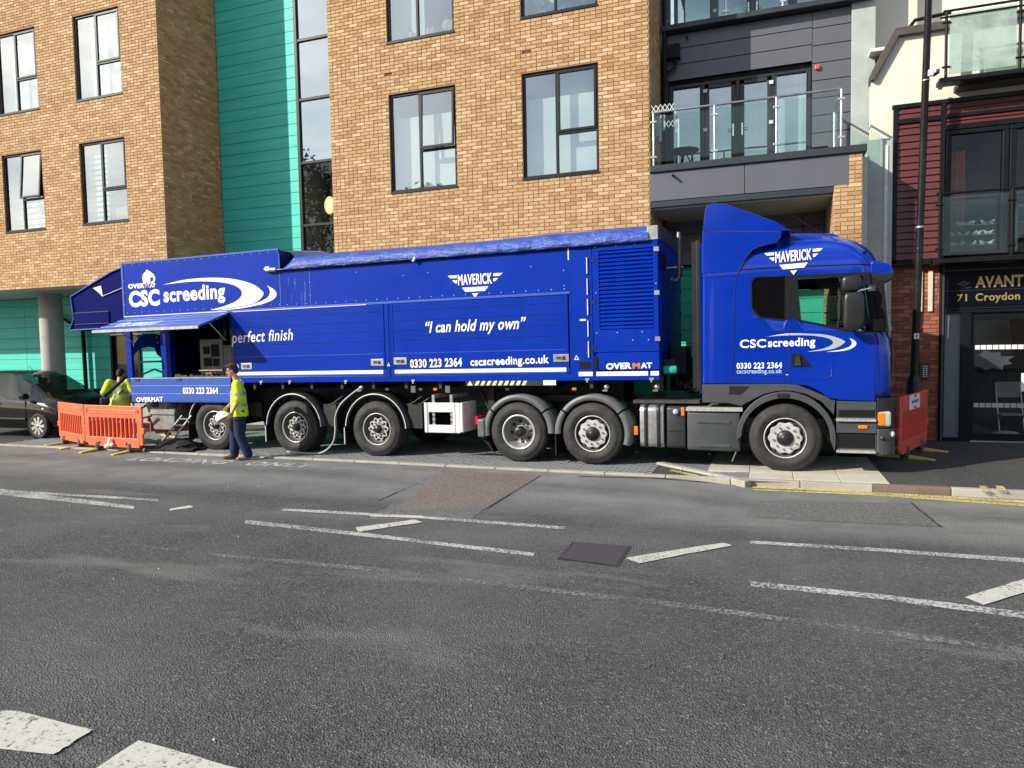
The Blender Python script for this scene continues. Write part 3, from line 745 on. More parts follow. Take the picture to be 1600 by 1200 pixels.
# column and downpipe under the left block
MB().lathe([(.31, -.2), (.31, SOFZ-.06)], (-20.0, 15.0, 0), 'Z', 40).build('column', M['concrete_column'], apt)
MB().tube([(-19.75, 15.8, 3.5), (-19.72, 15.8, 0)], .06).build('downpipe', M['frame_black'], apt)
MB().tube([(-21.6, 15.8, 3.5), (-20.2, 15.75, 2.9)], .05).build('downpipe', M['frame_black'], apt)

# tall stair glazing
zs = [SOFZ-.05, 5.24, 6.88, 8.52, 10.05, TOPZ]
b = MB()
for (a, c) in ((XG1, XG1+.09), (-9.42, -9.32)): fbox(b, 15.9, a, c, zs[0], zs[-1], .06, -.06)
for z in zs[1:-1]: fbox(b, 15.9, XG1+.09, -9.42, z-.035, z+.035, .05, -.05)
gz = b.build('stair_window', M['dark_frame'], apt, bevel=.006)
for i in range(len(zs)-1):
    MB().quad((XG1+.09,15.9,zs[i]+.03),(-9.42,15.9,zs[i]+.03),(-9.42,15.9,zs[i+1]-.03),(XG1+.09,15.9,zs[i+1]-.03)).build('pane', M['glass_sky' if i > 1 else 'glass_low'], gz, fixn=False)
MB().box(XG1+.1, -9.43, 15.94, 15.97, 6.93, 7.12).build('spandrel', M['light_panel'], gz)
b = MB(); b.box(XG1, -9.3, 17.3, 17.4, SOFZ, TOPZ); b.box(XG1-.1, XG1, 15.99, 17.4, SOFZ, TOPZ); b.box(-9.38, -9.33, 15.97, 17.4, SOFZ, TOPZ); b.box(XG1, -9.3, 16.2, 17.4, 6.9, 7.1); b.box(XG1, -9.3, 16.0, 17.4, SOFZ-.2, SOFZ)
b.build('stair_wall', M['room_mid'], gz)
MB().box(-11.3, -11.15, 16.8, 17.2, SOFZ, 6.85).build('stair_panel', M['furnishing'], gz)
MB().tube([(-11.0, 16.4, 4.75), (-10.6, 16.4, 4.62), (-10.2, 16.4, 4.55)], .025).build('handrail', M['frame_black'], gz)
MB().ell((-11.03, 16.3, 5.69+.12), (.17, .06, .24), 16, 10).build('wall_lamp', M['lamp_glow'], gz)

# the panelled bay with its balcony
YB = 15.5
b = MB(); b.box(-2.05, 1.62, YB+.012, YB+.1, 7.5, 8.47); b.box(.89, 1.62, YB+.012, YB+.1, 5.3, 7.5); b.box(-2.06, -1.93, YB+.012, YB+.1, 5.3, 7.5); b.box(-2.06, 1.16, YB+.2, YB+.3, 3.62, 4.6)
b.build('panel_backing', M['dark_frame'], apt)
boards(apt, YB, -2.045, .893, 7.5, 8.46, .33, M['panel_grey'], gap=.014, name='cladding_panel', th=.012); boards(apt, YB, .903, 1.62, 5.40, 8.46, .342, M['panel_grey'], gap=.014, name='cladding_panel', th=.012)
boards(apt, YB, -2.045, -1.94, 5.40, 7.5, 2.1, M['panel_grey'], gap=.012, name='cladding_panel', th=.012)
boards(apt, YB+.18, -2.05, 1.16, 3.62, 4.6, .33, M['panel_grey'], gap=.014, name='cladding_panel', th=.012, splits=(-1.2, -.2, .75))
bal = MB().box(-2.08, 1.43, FY+.02, YB+.1, 4.72, 5.24).build('balcony', M['panel_grey'], apt)
MB().box(-2.088, 1.70, FY-.06, YB+.1, 5.245, 5.375).build('coping', M['coping_grey'], bal, bevel=.01)
MB().box(-2.085, -.345, FY-.012, FY+.012, 4.70, 5.235).build('fascia_panel', M['panel_grey'], bal, bevel=.003); MB().box(-.33, 1.42, FY-.012, FY+.012, 4.70, 5.235).build('fascia_panel', M['panel_grey'], bal, bevel=.003)
MB().box(-2.085, 1.17, FY+.0, YB+.17, 4.585, 4.69).build('lower_trim', M['coping_grey'], bal)
MB().box(-2.08, 1.175, FY+.10, YB+.16, 4.55, 4.582).build('balcony_soffit', M['soffit'], bal)
MB().tube([(-1.64, FY-.14, 5.13), (-1.64, FY+.02, 5.16)], .025).build('drain_spout', M['frame_black'], bal)
# balustrade
rail = MB().tube([(-2.06, FY+.03, 6.40), (1.29, FY+.03, 6.40), (1.29, FY+.10, 6.40), (1.29, YB-.05, 6.40)], .022, 10).build('handrail', M['aluminium'], bal)
for x in (-2.02, -.88, .21, 1.29):
    p = MB().tube([(x, FY+.03, 5.37), (x, FY+.03, 6.39)], .022, 10)
    for z in (5.55, 6.22):
        p.box(x-.06, x+.06, FY+.0, FY+.05, z-.018, z+.018)
    p.build('baluster', M['aluminium'], bal)
p = MB().tube([(1.29, YB-.25, 5.37), (1.29, YB-.25, 6.39)], .022, 10).build('baluster', M['aluminium'], bal)
for a, c in ((-2.0, -.92), (-.84, .17), (.25, 1.25)): MB().box(a, c, FY+.022, FY+.034, 5.46, 6.32).build('glass_panel', M['glass_clear'], bal)
MB().box(1.284, 1.296, FY+.1, YB-.3, 5.46, 6.32).build('glass_panel', M['glass_clear'], bal)
def doorset(Y, u0, u1, v0, v1, parent, leaves=4, cur=True):
    F = .07; b = MB(); w = (u1-u0)/leaves
    fbox(b, Y, u0, u1, v1-F, v1, .0, -.1); fbox(b, Y, u0, u0+F, v0, v1-F, .0, -.1); fbox(b, Y, u1-F, u1, v0, v1-F, .0, -.1); fbox(b, Y, u0+F, u1-F, v0, v0+.05, .0, -.1)
    for k in range(1, leaves): fbox(b, Y, u0+k*w-.035, u0+k*w+.035, v0+.05, v1-F, .0, -.1)
    d = b.build('balcony_doors', M['door_frame'], parent, bevel=.006)
    for k in range(leaves):
        a, c = u0+k*w+.04+(F-.04 if k == 0 else 0), u0+(k+1)*w-.04-(F-.04 if k == leaves-1 else 0); S = .09 if k in (1, 2) else .02
        b = MB()
        for q in ((a,c,v0+.06,v0+.06+S*1.2),(a,c,v1-F-S,v1-F-.01),(a,a+S,v0+.06,v1-F-.01),(c-S,c,v0+.06,v1-F-.01)): fbox(b, Y, *q, .012, -.05)
        l_ = b.build('door_leaf', M['door_frame'], d, bevel=.005)
        MB().quad((a+S,Y+.03,v0+.1),(c-S,Y+.03,v0+.1),(c-S,Y+.03,v1-F-S),(a+S,Y+.03,v1-F-S)).build('pane', M['glass'], d, fixn=False)
        if k in (1, 2):
            x = (c-.05) if k == 1 else (a+.05); s = -1 if k == 1 else 1
            MB().box(x-.015, x+.015, Y-.05, Y-.01, v0+.85, v0+1.1).tube([(x, Y-.06, v0+1.0), (x+s*.11, Y-.06, v0+1.0)], .012).build('door_handle', M['chrome'], d)
        if k in (1, 2):
            x = a+.01 if k == 1 else c-.01
            for z in (.35, 1.05, 1.85): MB().box(x-.04, x+.04, Y-.04, Y-.005, v0+z-.035, v0+z+.035).build('hinge', M['white_alu'], d)
    return d
dd = doorset(YB+.10, -1.925, .885, 5.38, 7.44, apt)
b = MB(); b.box(-2.0, 1.6, 18.2, 18.3, 5.3, 8.4); b.box(-2.02, 1.6, YB+.3, 18.2, 5.2, 5.34); b.box(-2.02, 1.6, YB+.11, 18.2, 7.52, 7.62); b.box(1.0, 1.1, YB+.3, 18.2, 5.3, 7.5); b.box(-2.08, -2.04, YB+.2, 18.2, 5.3, 7.5)
b.build('room_wall', M['room_mid'], dd)
net(dd, YB+.45, -.95, .9, 5.36, 7.2, M['curtain_white'], .02); MB().box(-1.9, -.3, 16.6, 17.3, 5.35, 5.95).build('sofa', M['furnishing'], dd, bevel=.1)
MB().tube([(-1.98, YB-.16, 12.4), (-1.98, YB-.16, 4.5)], .05, 10).build('downpipe', M['frame_black'], apt)
b = MB().box(-1.94, -1.67, YB-.2, YB-.03, 7.92, 8.2); b.tube([(-1.76, YB-.12, 7.95), (-1.78, YB-.12, 7.75), (-1.95, YB-.16, 7.62)], .035); b.build('rain_hopper', M['frame_black'], apt)
MB().tube([(-1.53, YB-.10, 8.32), (-1.53, YB+.0, 8.36)], .025).build('drain_spout', M['frame_black'], apt)
MB().box(.95, 1.03, YB-.07, YB-.01, 7.32, 7.40).build('alarm_box', M['red_plastic'], apt, bevel=.008)
# terrace above
ut = MB().box(-2.05, 1.95, YB-.24, YB+.12, 8.475, 8.585).build('terrace_coping', M['coping_grey'], apt, bevel=.01)
MB().box(-2.04, 1.6, YB+.12, 17.3, 8.40, 8.46).build('terrace_floor', M['panel_grey'], apt)
for x in (-1.98, -.75, .35, 1.3):
    MB().tube([(x, YB-.05, 8.58), (x, YB-.05, 9.6)], .022, 10).box(x-.06, x+.06, YB-.08, YB-.03, 8.72, 8.76).build('baluster', M['aluminium'], ut)
for a, c in ((-1.94, -.8), (-.7, .3), (.4, 1.25)): MB().box(a, c, YB-.058, YB-.046, 8.64, 9.5).build('glass_panel', M['glass_clear'], ut)
d2 = doorset(17.2, -2.0, 1.5, 8.5, 10.7, apt)
b = MB(); b.box(-2.02, 1.6, 17.4, 19.5, 10.72, 10.8); b.box(-2, 1.6, 19.4, 19.5, 8.4, 10.8); b.build('room_wall', M['room_mid'], d2)
b = MB(); b.box(-2.05, 1.6, 17.22, 17.3, 10.7, 12.6); b.box(1.5, 1.62, YB+.1, 17.4, 8.47, 12.6); b.build('terrace_wall', M['panel_grey'], apt)
# weathering sheet between the buildings
sheet = wthing('plastic_sheeting', (1.8, 15, 0), label='tall strip of grey green weatherproof sheeting between the balcony bay and the white rendered wall', cat='sheeting')
MB().box(1.60, 2.02, 15.42, 15.45, 5.3, 10.5).build('sheet', M['netting_grey'], sheet, bevel=.008); MB().box(1.645, 2.22, 14.62, 14.66, -.02, 5.62).build('sheet', M['netting_grey'], sheet, bevel=.008)
MB().box(1.72, 1.80, 14.59, 14.62, 0, 5.35).build('batten', M['light_panel'], sheet); MB().box(2.08, 2.14, 14.60, 14.625, 0, 5.5).build('batten', M['light_panel'], sheet)

# ------------------------------------------------------------ things on the balcony
ar = wthing('clothes_airer', (-1.8, FY+.15, 5.4), label='white folding clothes airer hooked over the left end of the glass balcony rail', cat='clothes airer')
b = MB()
for k in range(5):
    x = -2.05+k*.085
    b.tube([(x, FY+.02, 6.40), (x+.085, FY+.02, 6.53)], .008, 6); b.tube([(x, FY+.02, 6.53), (x+.085, FY+.02, 6.40)], .008, 6)
for k in range(3):
    x = -1.82+k*.08
    b.tube([(x, FY+.12, 6.12), (x+.08, FY+.12, 6.24)], .007, 6); b.tube([(x, FY+.12, 6.24), (x+.08, FY+.12, 6.12)], .007, 6)
b.build('folding_arm', M['white_alu'], ar)
for k, (x, h) in enumerate(((-1.98, .38), (-1.93, .5), (-1.86, .3), (-1.62, .36))):
    net(ar, FY+.16, x, x+.05, 6.38-h, 6.38, M['curtain_white'], .012, 'hung_cloth')
def dark_lump(name, x, y, z, s, label, cat):
    t = wthing(name, (x, y, z), label=label, cat=cat); return t
t = wthing('garden_table', (-1.5, 14.6, 5.38), label='low dark round table standing behind the balcony glass by the left door', cat='table')
MB().lathe([(0, .42), (.28, .42), (.28, .39), (0, .39)], (-1.5, 14.6, 5.38), 'Z', 20).build('table_top', M['black_plastic'], t)
for a in range(3): MB().tube([(-1.5+.2*math.cos(a*2.1), 14.6+.2*math.sin(a*2.1), 5.38), (-1.5, 14.6, 5.78)], .015, 6).build('leg', M['black_plastic'], t)
t = wthing('garden_stool', (.98, 14.5, 5.38), label='small black folding stool at the right end of the balcony', cat='stool')
MB().box(.84, 1.12, 14.4, 14.6, 5.52, 5.55).build('seat', M['black_plastic'], t, bevel=.01)
for s in (-1, 1):
    MB().tube([(.98-s*.13, 14.42, 5.38), (.98+s*.1, 14.42, 5.52)], .012, 6).build('leg', M['black_plastic'], t); MB().tube([(.98-s*.13, 14.58, 5.38), (.98+s*.1, 14.58, 5.52)], .012, 6).build('leg', M['black_plastic'], t)

# ------------------------------------------------------------ the neighbouring shop
shop = wthing('shop_building', (4.5, 15.2, 0), label='white rendered building with dark red boarding, black shopfront and two glass balconies at the right', cat='building')
YS = 14.9; XE = 9.0
b = MB(); P = [(1.89, 3.3), (3.04, 3.3), (3.04, 6.2), (XE, 6.2), (XE, 7.58), (2.29, 7.55), (1.89, 6.8)]
b.prism(P, lambda u, v, w: (u, w, v), YS, YS+.25); b.box(1.9, 2.24, YS, YS+.25, -.1, 3.3)
b.build('rendered_wall', M['render_white'], shop)
b = MB(); b.box(2.04, XE, 16.6, 16.8, 6.5, 13.2); b.box(1.9, XE, YS+.25, 16.6, 7.40, 7.46); b.build('rendered_wall', M['render_white'], shop)
# sloping coping
b = MB(); cp = [(1.87, 6.76), (1.93, 6.76), (2.33, 7.50), (XE, 7.50), (XE, 7.64), (2.26, 7.64), (1.87, 6.90)]
b.prism(cp, lambda u, v, w: (u, w, v), YS-.10, YS+.3); b.build('coping', M['coping_brown'], shop, bevel=.01)
b = MB(); b.tube([(2.45, YS+.15, 7.6), (2.62, YS+.15, 7.82), (3.2, YS+.15, 7.86)], .035, 8); b.build('terrace_rail', M['frame_black'], shop)
# red boarding: corner posts, rails, boards
XCL = 2.24; YC = 14.74
b = MB(); b.box(XCL+.03, 3.10, YC+.02, YS-.005, 3.34, 6.2); b.box(3.1, XE, YC+.02, YS-.005, 5.72, 6.2); b.box(XCL+.03, XE, YC+.02, YS-.005, 3.30, 3.40); b.build('boarding_backing', M['frame_black'], shop)
for q in ((XCL, XCL+.07, 3.34, 6.16), (3.0, 3.07, 3.40, 6.16), (XCL-.02, XE, 6.16, 6.23), (XCL+.07, 3.0, 5.88, 5.96), (3.07, XE, 5.90, 5.96), (XCL-.01, XE, 3.30, 3.40), (3.07, 4.4, 5.68, 5.76)):
    MB().box(q[0], q[1], YC-.02, YC+.05, q[2], q[3]).build('boarding_trim', M['frame_black'], shop)
z = 3.405
while z < 5.86:
    h = min(.122, 5.88-z); b = MB(); b.add([(XCL+.072,YC-.004,z),(2.998,YC-.004,z),(2.998,YC+.018,z+h-.012),(XCL+.072,YC+.018,z+h-.012),(XCL+.072,YC+.03,z),(2.998,YC+.03,z),(2.998,YC+.03,z+h-.012),(XCL+.072,YC+.03,z+h-.012)], [(0,1,2,3),(0,4,5,1),(3,2,6,7),(0,3,7,4),(1,5,6,2)]); b.build('timber_board', M['boards_red'], shop); z += .126
for (u0, u1, zz) in ((XCL+.072, 2.998, 5.965), (XCL+.072, 2.998, 6.06), (3.072, XE, 5.965), (3.072, XE, 6.06), (3.072, XE, 5.77), (3.072, XE, 5.835)):
    h = .088 if zz > 5.9 else .058
    MB().add([(u0,YC-.004,zz),(u1,YC-.004,zz),(u1,YC+.018,zz+h),(u0,YC+.018,zz+h)], [(0,1,2,3)]).build('timber_board', M['boards_red'], shop)
# first-floor windows
def shopwin(u0, u1, v0, v1):
    b = MB()
    for q in ((u0,u1,v1-.09,v1),(u0,u0+.10,v0,v1-.09),(u1-.10,u1,v0,v1-.09),(u0+.10,u1-.10,v0,v0+.07)): b.box(q[0], q[1], YC+.0, YC+.12, q[2], q[3])
    w = b.build('window', M['frame_black'], shop, bevel=.012)
    MB().quad((u0+.1,YC+.06,v0+.07),(u1-.1,YC+.06,v0+.07),(u1-.1,YC+.06,v1-.09),(u0+.1,YC+.06,v1-.09)).build('pane', M['glass_shop'], w, fixn=False); return w
w1 = shopwin(3.08, 4.06, 3.42, 5.68); w2 = shopwin(4.07, 5.2, 3.42, 5.68); w3 = shopwin(5.25, 6.6, 3.42, 5.68)
net(w1, 15.02, 3.24, 3.46, 3.5, 5.35, M['curtain_orange'], .025)
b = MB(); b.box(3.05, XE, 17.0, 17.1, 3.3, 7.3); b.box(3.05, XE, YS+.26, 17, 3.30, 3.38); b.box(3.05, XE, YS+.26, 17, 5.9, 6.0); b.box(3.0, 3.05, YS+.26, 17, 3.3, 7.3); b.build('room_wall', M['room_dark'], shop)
for z in (3.62, 3.80, 3.98): MB().box(3.22, 3.93, 14.93, 15.05, z, z+.008).build('glass_shelf', M['shelf_glass'], w1)
MB().box(4.22, 4.9, 14.95, 15.1, 4.25, 4.3).build('glass_shelf', M['curtain_white'], w2); MB().box(4.22, 4.27, 14.95, 15.1, 3.45, 4.3).build('shelf_side', M['curtain_white'], w2)
for z in (3.72, 3.98): MB().box(4.27, 4.9, 14.95, 15.1, z, z+.02).build('glass_shelf', M['shelf_glass'], w2)
bird = None; rr = random.Random(5); ORD = ['first', 'second', 'third', 'fourth', 'fifth', 'sixth', 'seventh']
for z, xs_ in ((3.988, (3.36, 3.41, 3.46, 3.52, 3.57, 3.76, 3.88)), (3.808, (3.26, 3.38, 3.49, 3.62, 3.69, 3.80, 3.87)), (3.628, (3.28, 3.42, 3.60, 3.74, 3.88)), (3.745, (4.40, 4.55))):
    for x in xs_:
        if bird is None:
            b = MB(); b.ell((0, 0, .035), (.045, .025, .030), 10, 6, Matrix.Rotation(.4, 3, 'Y')); b.ell((-.032, 0, .068), (.018, .015, .017), 8, 5); b.tube([(.03,0,.03),(.075,0,.045)], [.014,.004], 6); b.tube([(-.048,0,.068),(-.062,0,.065)], [.005,.001], 5); b.box(-.02,.02,-.015,.015,0,.008)
            bird = b.build('bird_figurine', M['bird_white'], None, fixn=False, cat='figurine'); o = bird
        else: o = copy_tree(bird)
        o['group'] = 'white bird ornaments on the window shelves'; o['label'] = 'white bird ornament, '+ORD[xs_.index(x)]+' from left on the '+{3.988: 'top', 3.808: 'middle', 3.628: 'bottom', 3.745: 'right hand'}[z]+' shelf, shop window'
        o.location = (x, 14.99, z); o.rotation_euler = (0, 0, rr.choice((0, 3.1, .4, 2.7)))
# lower glass balcony
def guard(name, Yg, x0, posts, z0, z1, gmat, label):
    t = wthing(name, (x0+1, Yg, z0), label=label, cat='balcony guard')
    MB().tube([(x0-.05, Yg, z1), (XE-.5, Yg, z1)], .022, 8).build('handrail', M['frame_black'], t)
    MB().box(x0-.10, XE-.5, Yg-.04, Yg+.25, z0-.08, z0).build('base_rail', M['frame_black'], t, bevel=.01)
    for x in posts:
        p = MB().tube([(x, Yg, z0), (x, Yg, z1)], .024, 8)
        for z in (z0+.18, z1-.2): p.tube([(x-.06, Yg-.01, z), (x+.06, Yg-.01, z)], .02, 8)
        p.build('baluster', M['frame_black'], t)
    for a, c in zip(posts[:-1], posts[1:]): MB().box(a+.05, c-.05, Yg-.006, Yg+.006, z0+.06, z1-.06).build('glass_panel', gmat, t)
    for x in posts[:2]: MB().box(x-.03, x+.03, Yg, YC-.01, z0-.06, z0-.02).build('bracket', M['frame_black'], t)
    return t
def zat(px, py, Y): return WP(px, py, Y)[1]
YG = 14.42; xg = WP(1468, 350, YG)[0]; xg2 = WP(1581, 350, YG)[0]
guard('glass_balustrade', YG, xg, [xg, xg2, xg2+1.1, xg2+2.2], zat(1468, 405, YG), zat(1468, 303, YG), M['glass_clear'], 'black railing with clear glass directly above the shop sign, before the bird shelves')
YG2 = 14.3; xu = WP(1478, 100, YG2)[0]; xu2 = WP(1594, 60, YG2)[0]
g2 = guard('glass_balustrade', YG2, xu, [xu, xu2, xu2+1.1, xu2+2.2], zat(1476, 122, YG2), zat(1476, 18, YG2), M['glass_dirty'], 'black railing with peeling grimy film on its glass, uppermost balcony at the right')
MB().tube([(xu-.1, YG2-.02, zat(1476, 28, YG2)), (XE-.5, YG2-.02, zat(1476, 28, YG2))], .018, 8).build('handrail', M['frame_black'], g2)
MB().box(xu+.25, XE-.5, YG2+.26, YS-.002, zat(1476, 122, YG2)-.10, zat(1476, 122, YG2)-.01).build('balcony_slab', M['coping_brown'], g2)

# ground floor
b = MB(); b.box(2.24, 3.06, YS+.012, YS+.2, -.1, 3.3); b.build('brick_wall', M['mortar_red'], shop)
build_bricks([(front(YS+.012), 0, brick_cells(2.24, 3.06, .02, 3.29, [], 9))], M['brick_red'], shop, vis=lambda p: True)
for a, c in ((1435, 1441), (1450, 1457)):
    u0, u1 = WP(a, 450, YS)[0], WP(c, 450, YS)[0]
    MB().box(u0, u1, YS-.035, YS-.002, 2.44, 3.20).build('timber_batten', M['white_timber'], shop, bevel=.004)
ic = MB().box(2.74, 2.90, YS-.035, YS-.002, 1.18, 1.50).build('intercom', M['tank_black'], shop, bevel=.01)
b = MB()
for r_ in range(6):
    for c_ in range(2): b.box(2.80+c_*.045, 2.825+c_*.045, YS-.042, YS-.034, 1.22+r_*.038, 1.24+r_*.038)
b.build('call_buttons', M['aluminium'], ic)
b = MB()
for q in ((3.06,3.14,.0,3.28),(3.14,XE,3.17,3.28),(3.14,XE,2.39,2.48),(3.40,3.56,.0,2.39),(3.14,3.40,.0,.1),(5.4,5.56,0,2.39),(7.2,7.4,0,2.39)): b.box(q[0], q[1], YS-.06, YS+.06, q[2], q[3])
b.build('shopfront_frame', M['frame_black'], shop, bevel=.008)
MB().box(3.09, 3.115, YS-.08, YS-.06, 0, 3.28).build('frame_edge', M['grey_plastic'], shop)
MB().box(3.14, 3.40, YS-.01, YS+.02, .1, 2.39).build('side_panel', M['shop_panel'], shop)
MB().box(3.56, 6.5, YS-.085, YS-.03, -.0, .055).build('threshold', M['aluminium'], shop)
sg = wthing('shop_sign', (4.5, YS, 2.8), label='black fascia sign with gold AVANT lettering and 71 Croydon above the shop door', cat='sign')
MB().box(3.14, XE, YS-.045, YS+.04, 2.48, 3.17).build('sign_panel', M['sign_black'], sg)
MB().box(3.14, XE, YS-.055, YS-.045, 2.795, 2.803).build('panel_joint', M['coping_grey'], sg)
MB().box(3.14, XE, YS-.06, YS-.02, 2.455, 2.48).build('lower_edge', M['coping_grey'], sg); MB().box(3.14, XE, YS-.06, YS-.02, 3.16, 3.18).build('upper_edge', M['coping_grey'], sg)
fs_ = lambda u, v: (u, YS-.049, v)
def wpx(x, y): return WP(x, y, YS-.049)
a = wpx(1524, 449); c = wpx(1599, 444); hgt = wpx(1524, 433)[1]-a[1]
lettering('AVANT', fs_, a[0], c[0], a[1], hgt, M['gold_print'], sg, bold=.035)
a = wpx(1495, 471); c = wpx(1511, 470); lettering('71', fs_, a[0], c[0], a[1], wpx(1495, 460.5)[1]-a[1], M['gold_print'], sg, bold=.02)
a = wpx(1524, 470); c = wpx(1594, 466.5); lettering('Croydon', fs_, a[0], c[0], a[1], wpx(1524, 459)[1]-a[1], M['gold_print'], sg, bold=.025)
lx, lz = wpx(1506, 443)
MB().prism([(lx-.11,lz),(lx,lz-.055),(lx+.11,lz),(lx,lz+.055)], lambda u, v, w: (u, w, v), YS-.050, YS-.047).build('logo', M['terracotta'], sg)
MB().prism([(lx-.05,lz),(lx,lz-.03),(lx+.05,lz),(lx,lz+.03)], lambda u, v, w: (u, w, v), YS-.0515, YS-.0502).build('logo', M['navy'], sg)
MB().prism([(lx+.02,lz-.09),(lx+.10,lz-.09),(lx+.12,lz-.06),(lx+.04,lz-.06)], lambda u, v, w: (u, w, v), YS-.0515, YS-.0502).build('logo', M['navy'], sg)
# door
dr = MB()
for q in ((3.56,3.62,.06,2.38),(4.98,5.04,.06,2.38),(3.62,4.98,2.26,2.38),(3.62,4.98,.06,.18)): dr.box(q[0], q[1], YS-.02, YS+.04, q[2], q[3])
dr = dr.build('glass_door', M['frame_black'], shop, bevel=.005)
for q in ((5.04,5.1,.06,2.38),(6.4,6.5,0,2.38)): MB().box(q[0], q[1], YS-.02, YS+.04, q[2], q[3]).build('shopfront_post', M['frame_black'], shop)
MB().quad((3.62,YS+.01,.18),(4.98,YS+.01,.18),(4.98,YS+.01,2.26),(3.62,YS+.01,2.26)).build('pane', M['glass_shop'], dr, fixn=False)
MB().quad((5.1,YS+.01,.06),(6.4,YS+.01,.06),(6.4,YS+.01,2.38),(5.1,YS+.01,2.38)).build('pane', M['glass_shop'], dr, fixn=False)
for zc in (1.76, .70):
    for k in range(14): MB().box(3.63+k*.096, 3.63+k*.096+.082, YS+.0, YS+.006, zc-.04, zc+.04).build('glass_marker', M['paper_white'] if zc > 1 else M['frosted'], dr)
rr = random.Random(2); pts = []
for k in range(18):
    a = math.pi*2*k/18; rad = (.27 if k % 2 else .19)*(1+.25*rr.random()); pts.append((3.86+rad*math.cos(a)*1.25, 1.52+rad*math.sin(a)*.62))
MB().prism(pts, lambda u, v, w: (u, w, v), YS+.002, YS+.005).build('frosted_motif', M['grey_plastic'], dr)
b = MB(); nx_ = wpx(1597.5, 583); nz_ = wpx(1597.5, 612)
MB().box(nx_[0], nx_[0]+.22, YS-.0, YS+.006, nz_[1], nx_[1]).build('door_notice', M['paper_white'], dr)
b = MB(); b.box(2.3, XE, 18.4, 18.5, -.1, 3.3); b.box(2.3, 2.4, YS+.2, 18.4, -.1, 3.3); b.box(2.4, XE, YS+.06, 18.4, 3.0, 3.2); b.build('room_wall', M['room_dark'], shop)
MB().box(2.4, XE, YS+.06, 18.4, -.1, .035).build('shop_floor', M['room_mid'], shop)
ch = wthing('folding_chair', (4.4, 15.6, .035), label='folding chair with a pale back seen through the glass shop door', cat='chair')
cx_, cy_ = WP(1578, 640, 15.6)[0], 15.6
MB().box(cx_-.2, cx_+.2, cy_+.16, cy_+.19, .78, 1.08).build('backrest', M['frosted'], ch, bevel=.02)
MB().box(cx_-.2, cx_+.2, cy_-.2, cy_+.16, .46, .49).build('seat', M['frosted'], ch, bevel=.015)
for s in (-1, 1):
    MB().tube([(cx_+s*.2, cy_+.19, 1.06), (cx_+s*.2, cy_-.18, .04)], .013, 8).build('leg', M['aluminium'], ch); MB().tube([(cx_+s*.18, cy_-.15, .48), (cx_+s*.18, cy_+.22, .04)], .013, 8).build('leg', M['aluminium'], ch)
MB().ell((cx_-.2, cy_-.5, .12), (.26, .14, .10), 12, 8).build('floor_cushion', M['frosted'], None, label='pale crumpled bag on the shop floor in front of the folding chair', cat='bag')

# ------------------------------------------------------------ across the street, behind the camera (seen only in the panes)
for i, (x0, x1, h) in enumerate(((-34, -25, 8.5), (-24.6, -15, 9.5), (-6, 2, 8.5), (2.4, 10, 8.5), (18, 27, 9.0))):
    t = wthing('opposite_house', (x0+3, -27, 0), label=['leftmost', 'second from left', 'middle', 'second from right', 'rightmost'][i]+' pitched roof house across the street behind the viewer', cat='house', group='houses across the street')
    MB().box(x0, x1, -34, -25, 0, h).build('wall', M['house_render'] if i % 2 else M['mortar_red'], t)
    MB().prism([(x0-.3, h), (x1+.3, h), ((x0+x1)/2, h+4.2)], lambda u, v, w: (u, w, v), -34.3, -24.7).build('roof', M['roof_tile'], t)
    for k in range(2):
        for z in (1.2, 4.6): MB().box(x0+1.2+k*3.8, x0+3.0+k*3.8, -25.02, -24.93, z, z+1.5).build('window', M['frame_black'], t)
def tree(x, y, h, cr, seed, label):
    t = wthing('street_tree', (x, y, 0), label=label, cat='tree', group='trees across the street'); rr = random.Random(seed)
    MB().tube([(x, y, 0), (x+.1, y, h*.4), (x+.2, y+.1, h*.75)], [.3, .22, .1], 8).build('trunk', M['coping_brown'], t)
    b = MB(); bl = [(Vector((x+rr.uniform(-cr, cr)*.7, y+rr.uniform(-cr, cr)*.7, h*(.45+.5*rr.random()))), cr*rr.uniform(.3, .55)) for _ in range(16)]
    for _ in range(3500):
        c, r_ = rr.choice(bl); v = Vector((rr.gauss(0, 1), rr.gauss(0, 1), rr.gauss(0, .8))).normalized()*r_*rr.uniform(.6, 1.05)+c
        a = Vector((rr.uniform(-1,1), rr.uniform(-1,1), rr.uniform(-1,1))).normalized()*.22; d_ = a.cross(Vector((rr.random(), rr.random(), 1))).normalized()*.13
        b.add([v-a, v+d_, v+a, v-d_], [(0,1,2,3)])
    b.build('crown', M['plant_leaf'], t, fixn=False)
for i, a in enumerate(((-36, -20, 19.5, 5.0), (-25.5, -20, 13.6, 3.6), (-18, -20, 14.6, 4.0), (-10.5, -30, 12.5, 4.0))): tree(*a, 10+i, ['tallest leafy tree across the street, farthest left', 'shortest leafy tree across the street, second from the left', 'leafy tree across the street, third from the left', 'leafy tree farthest back, in the gap between the houses'][i])
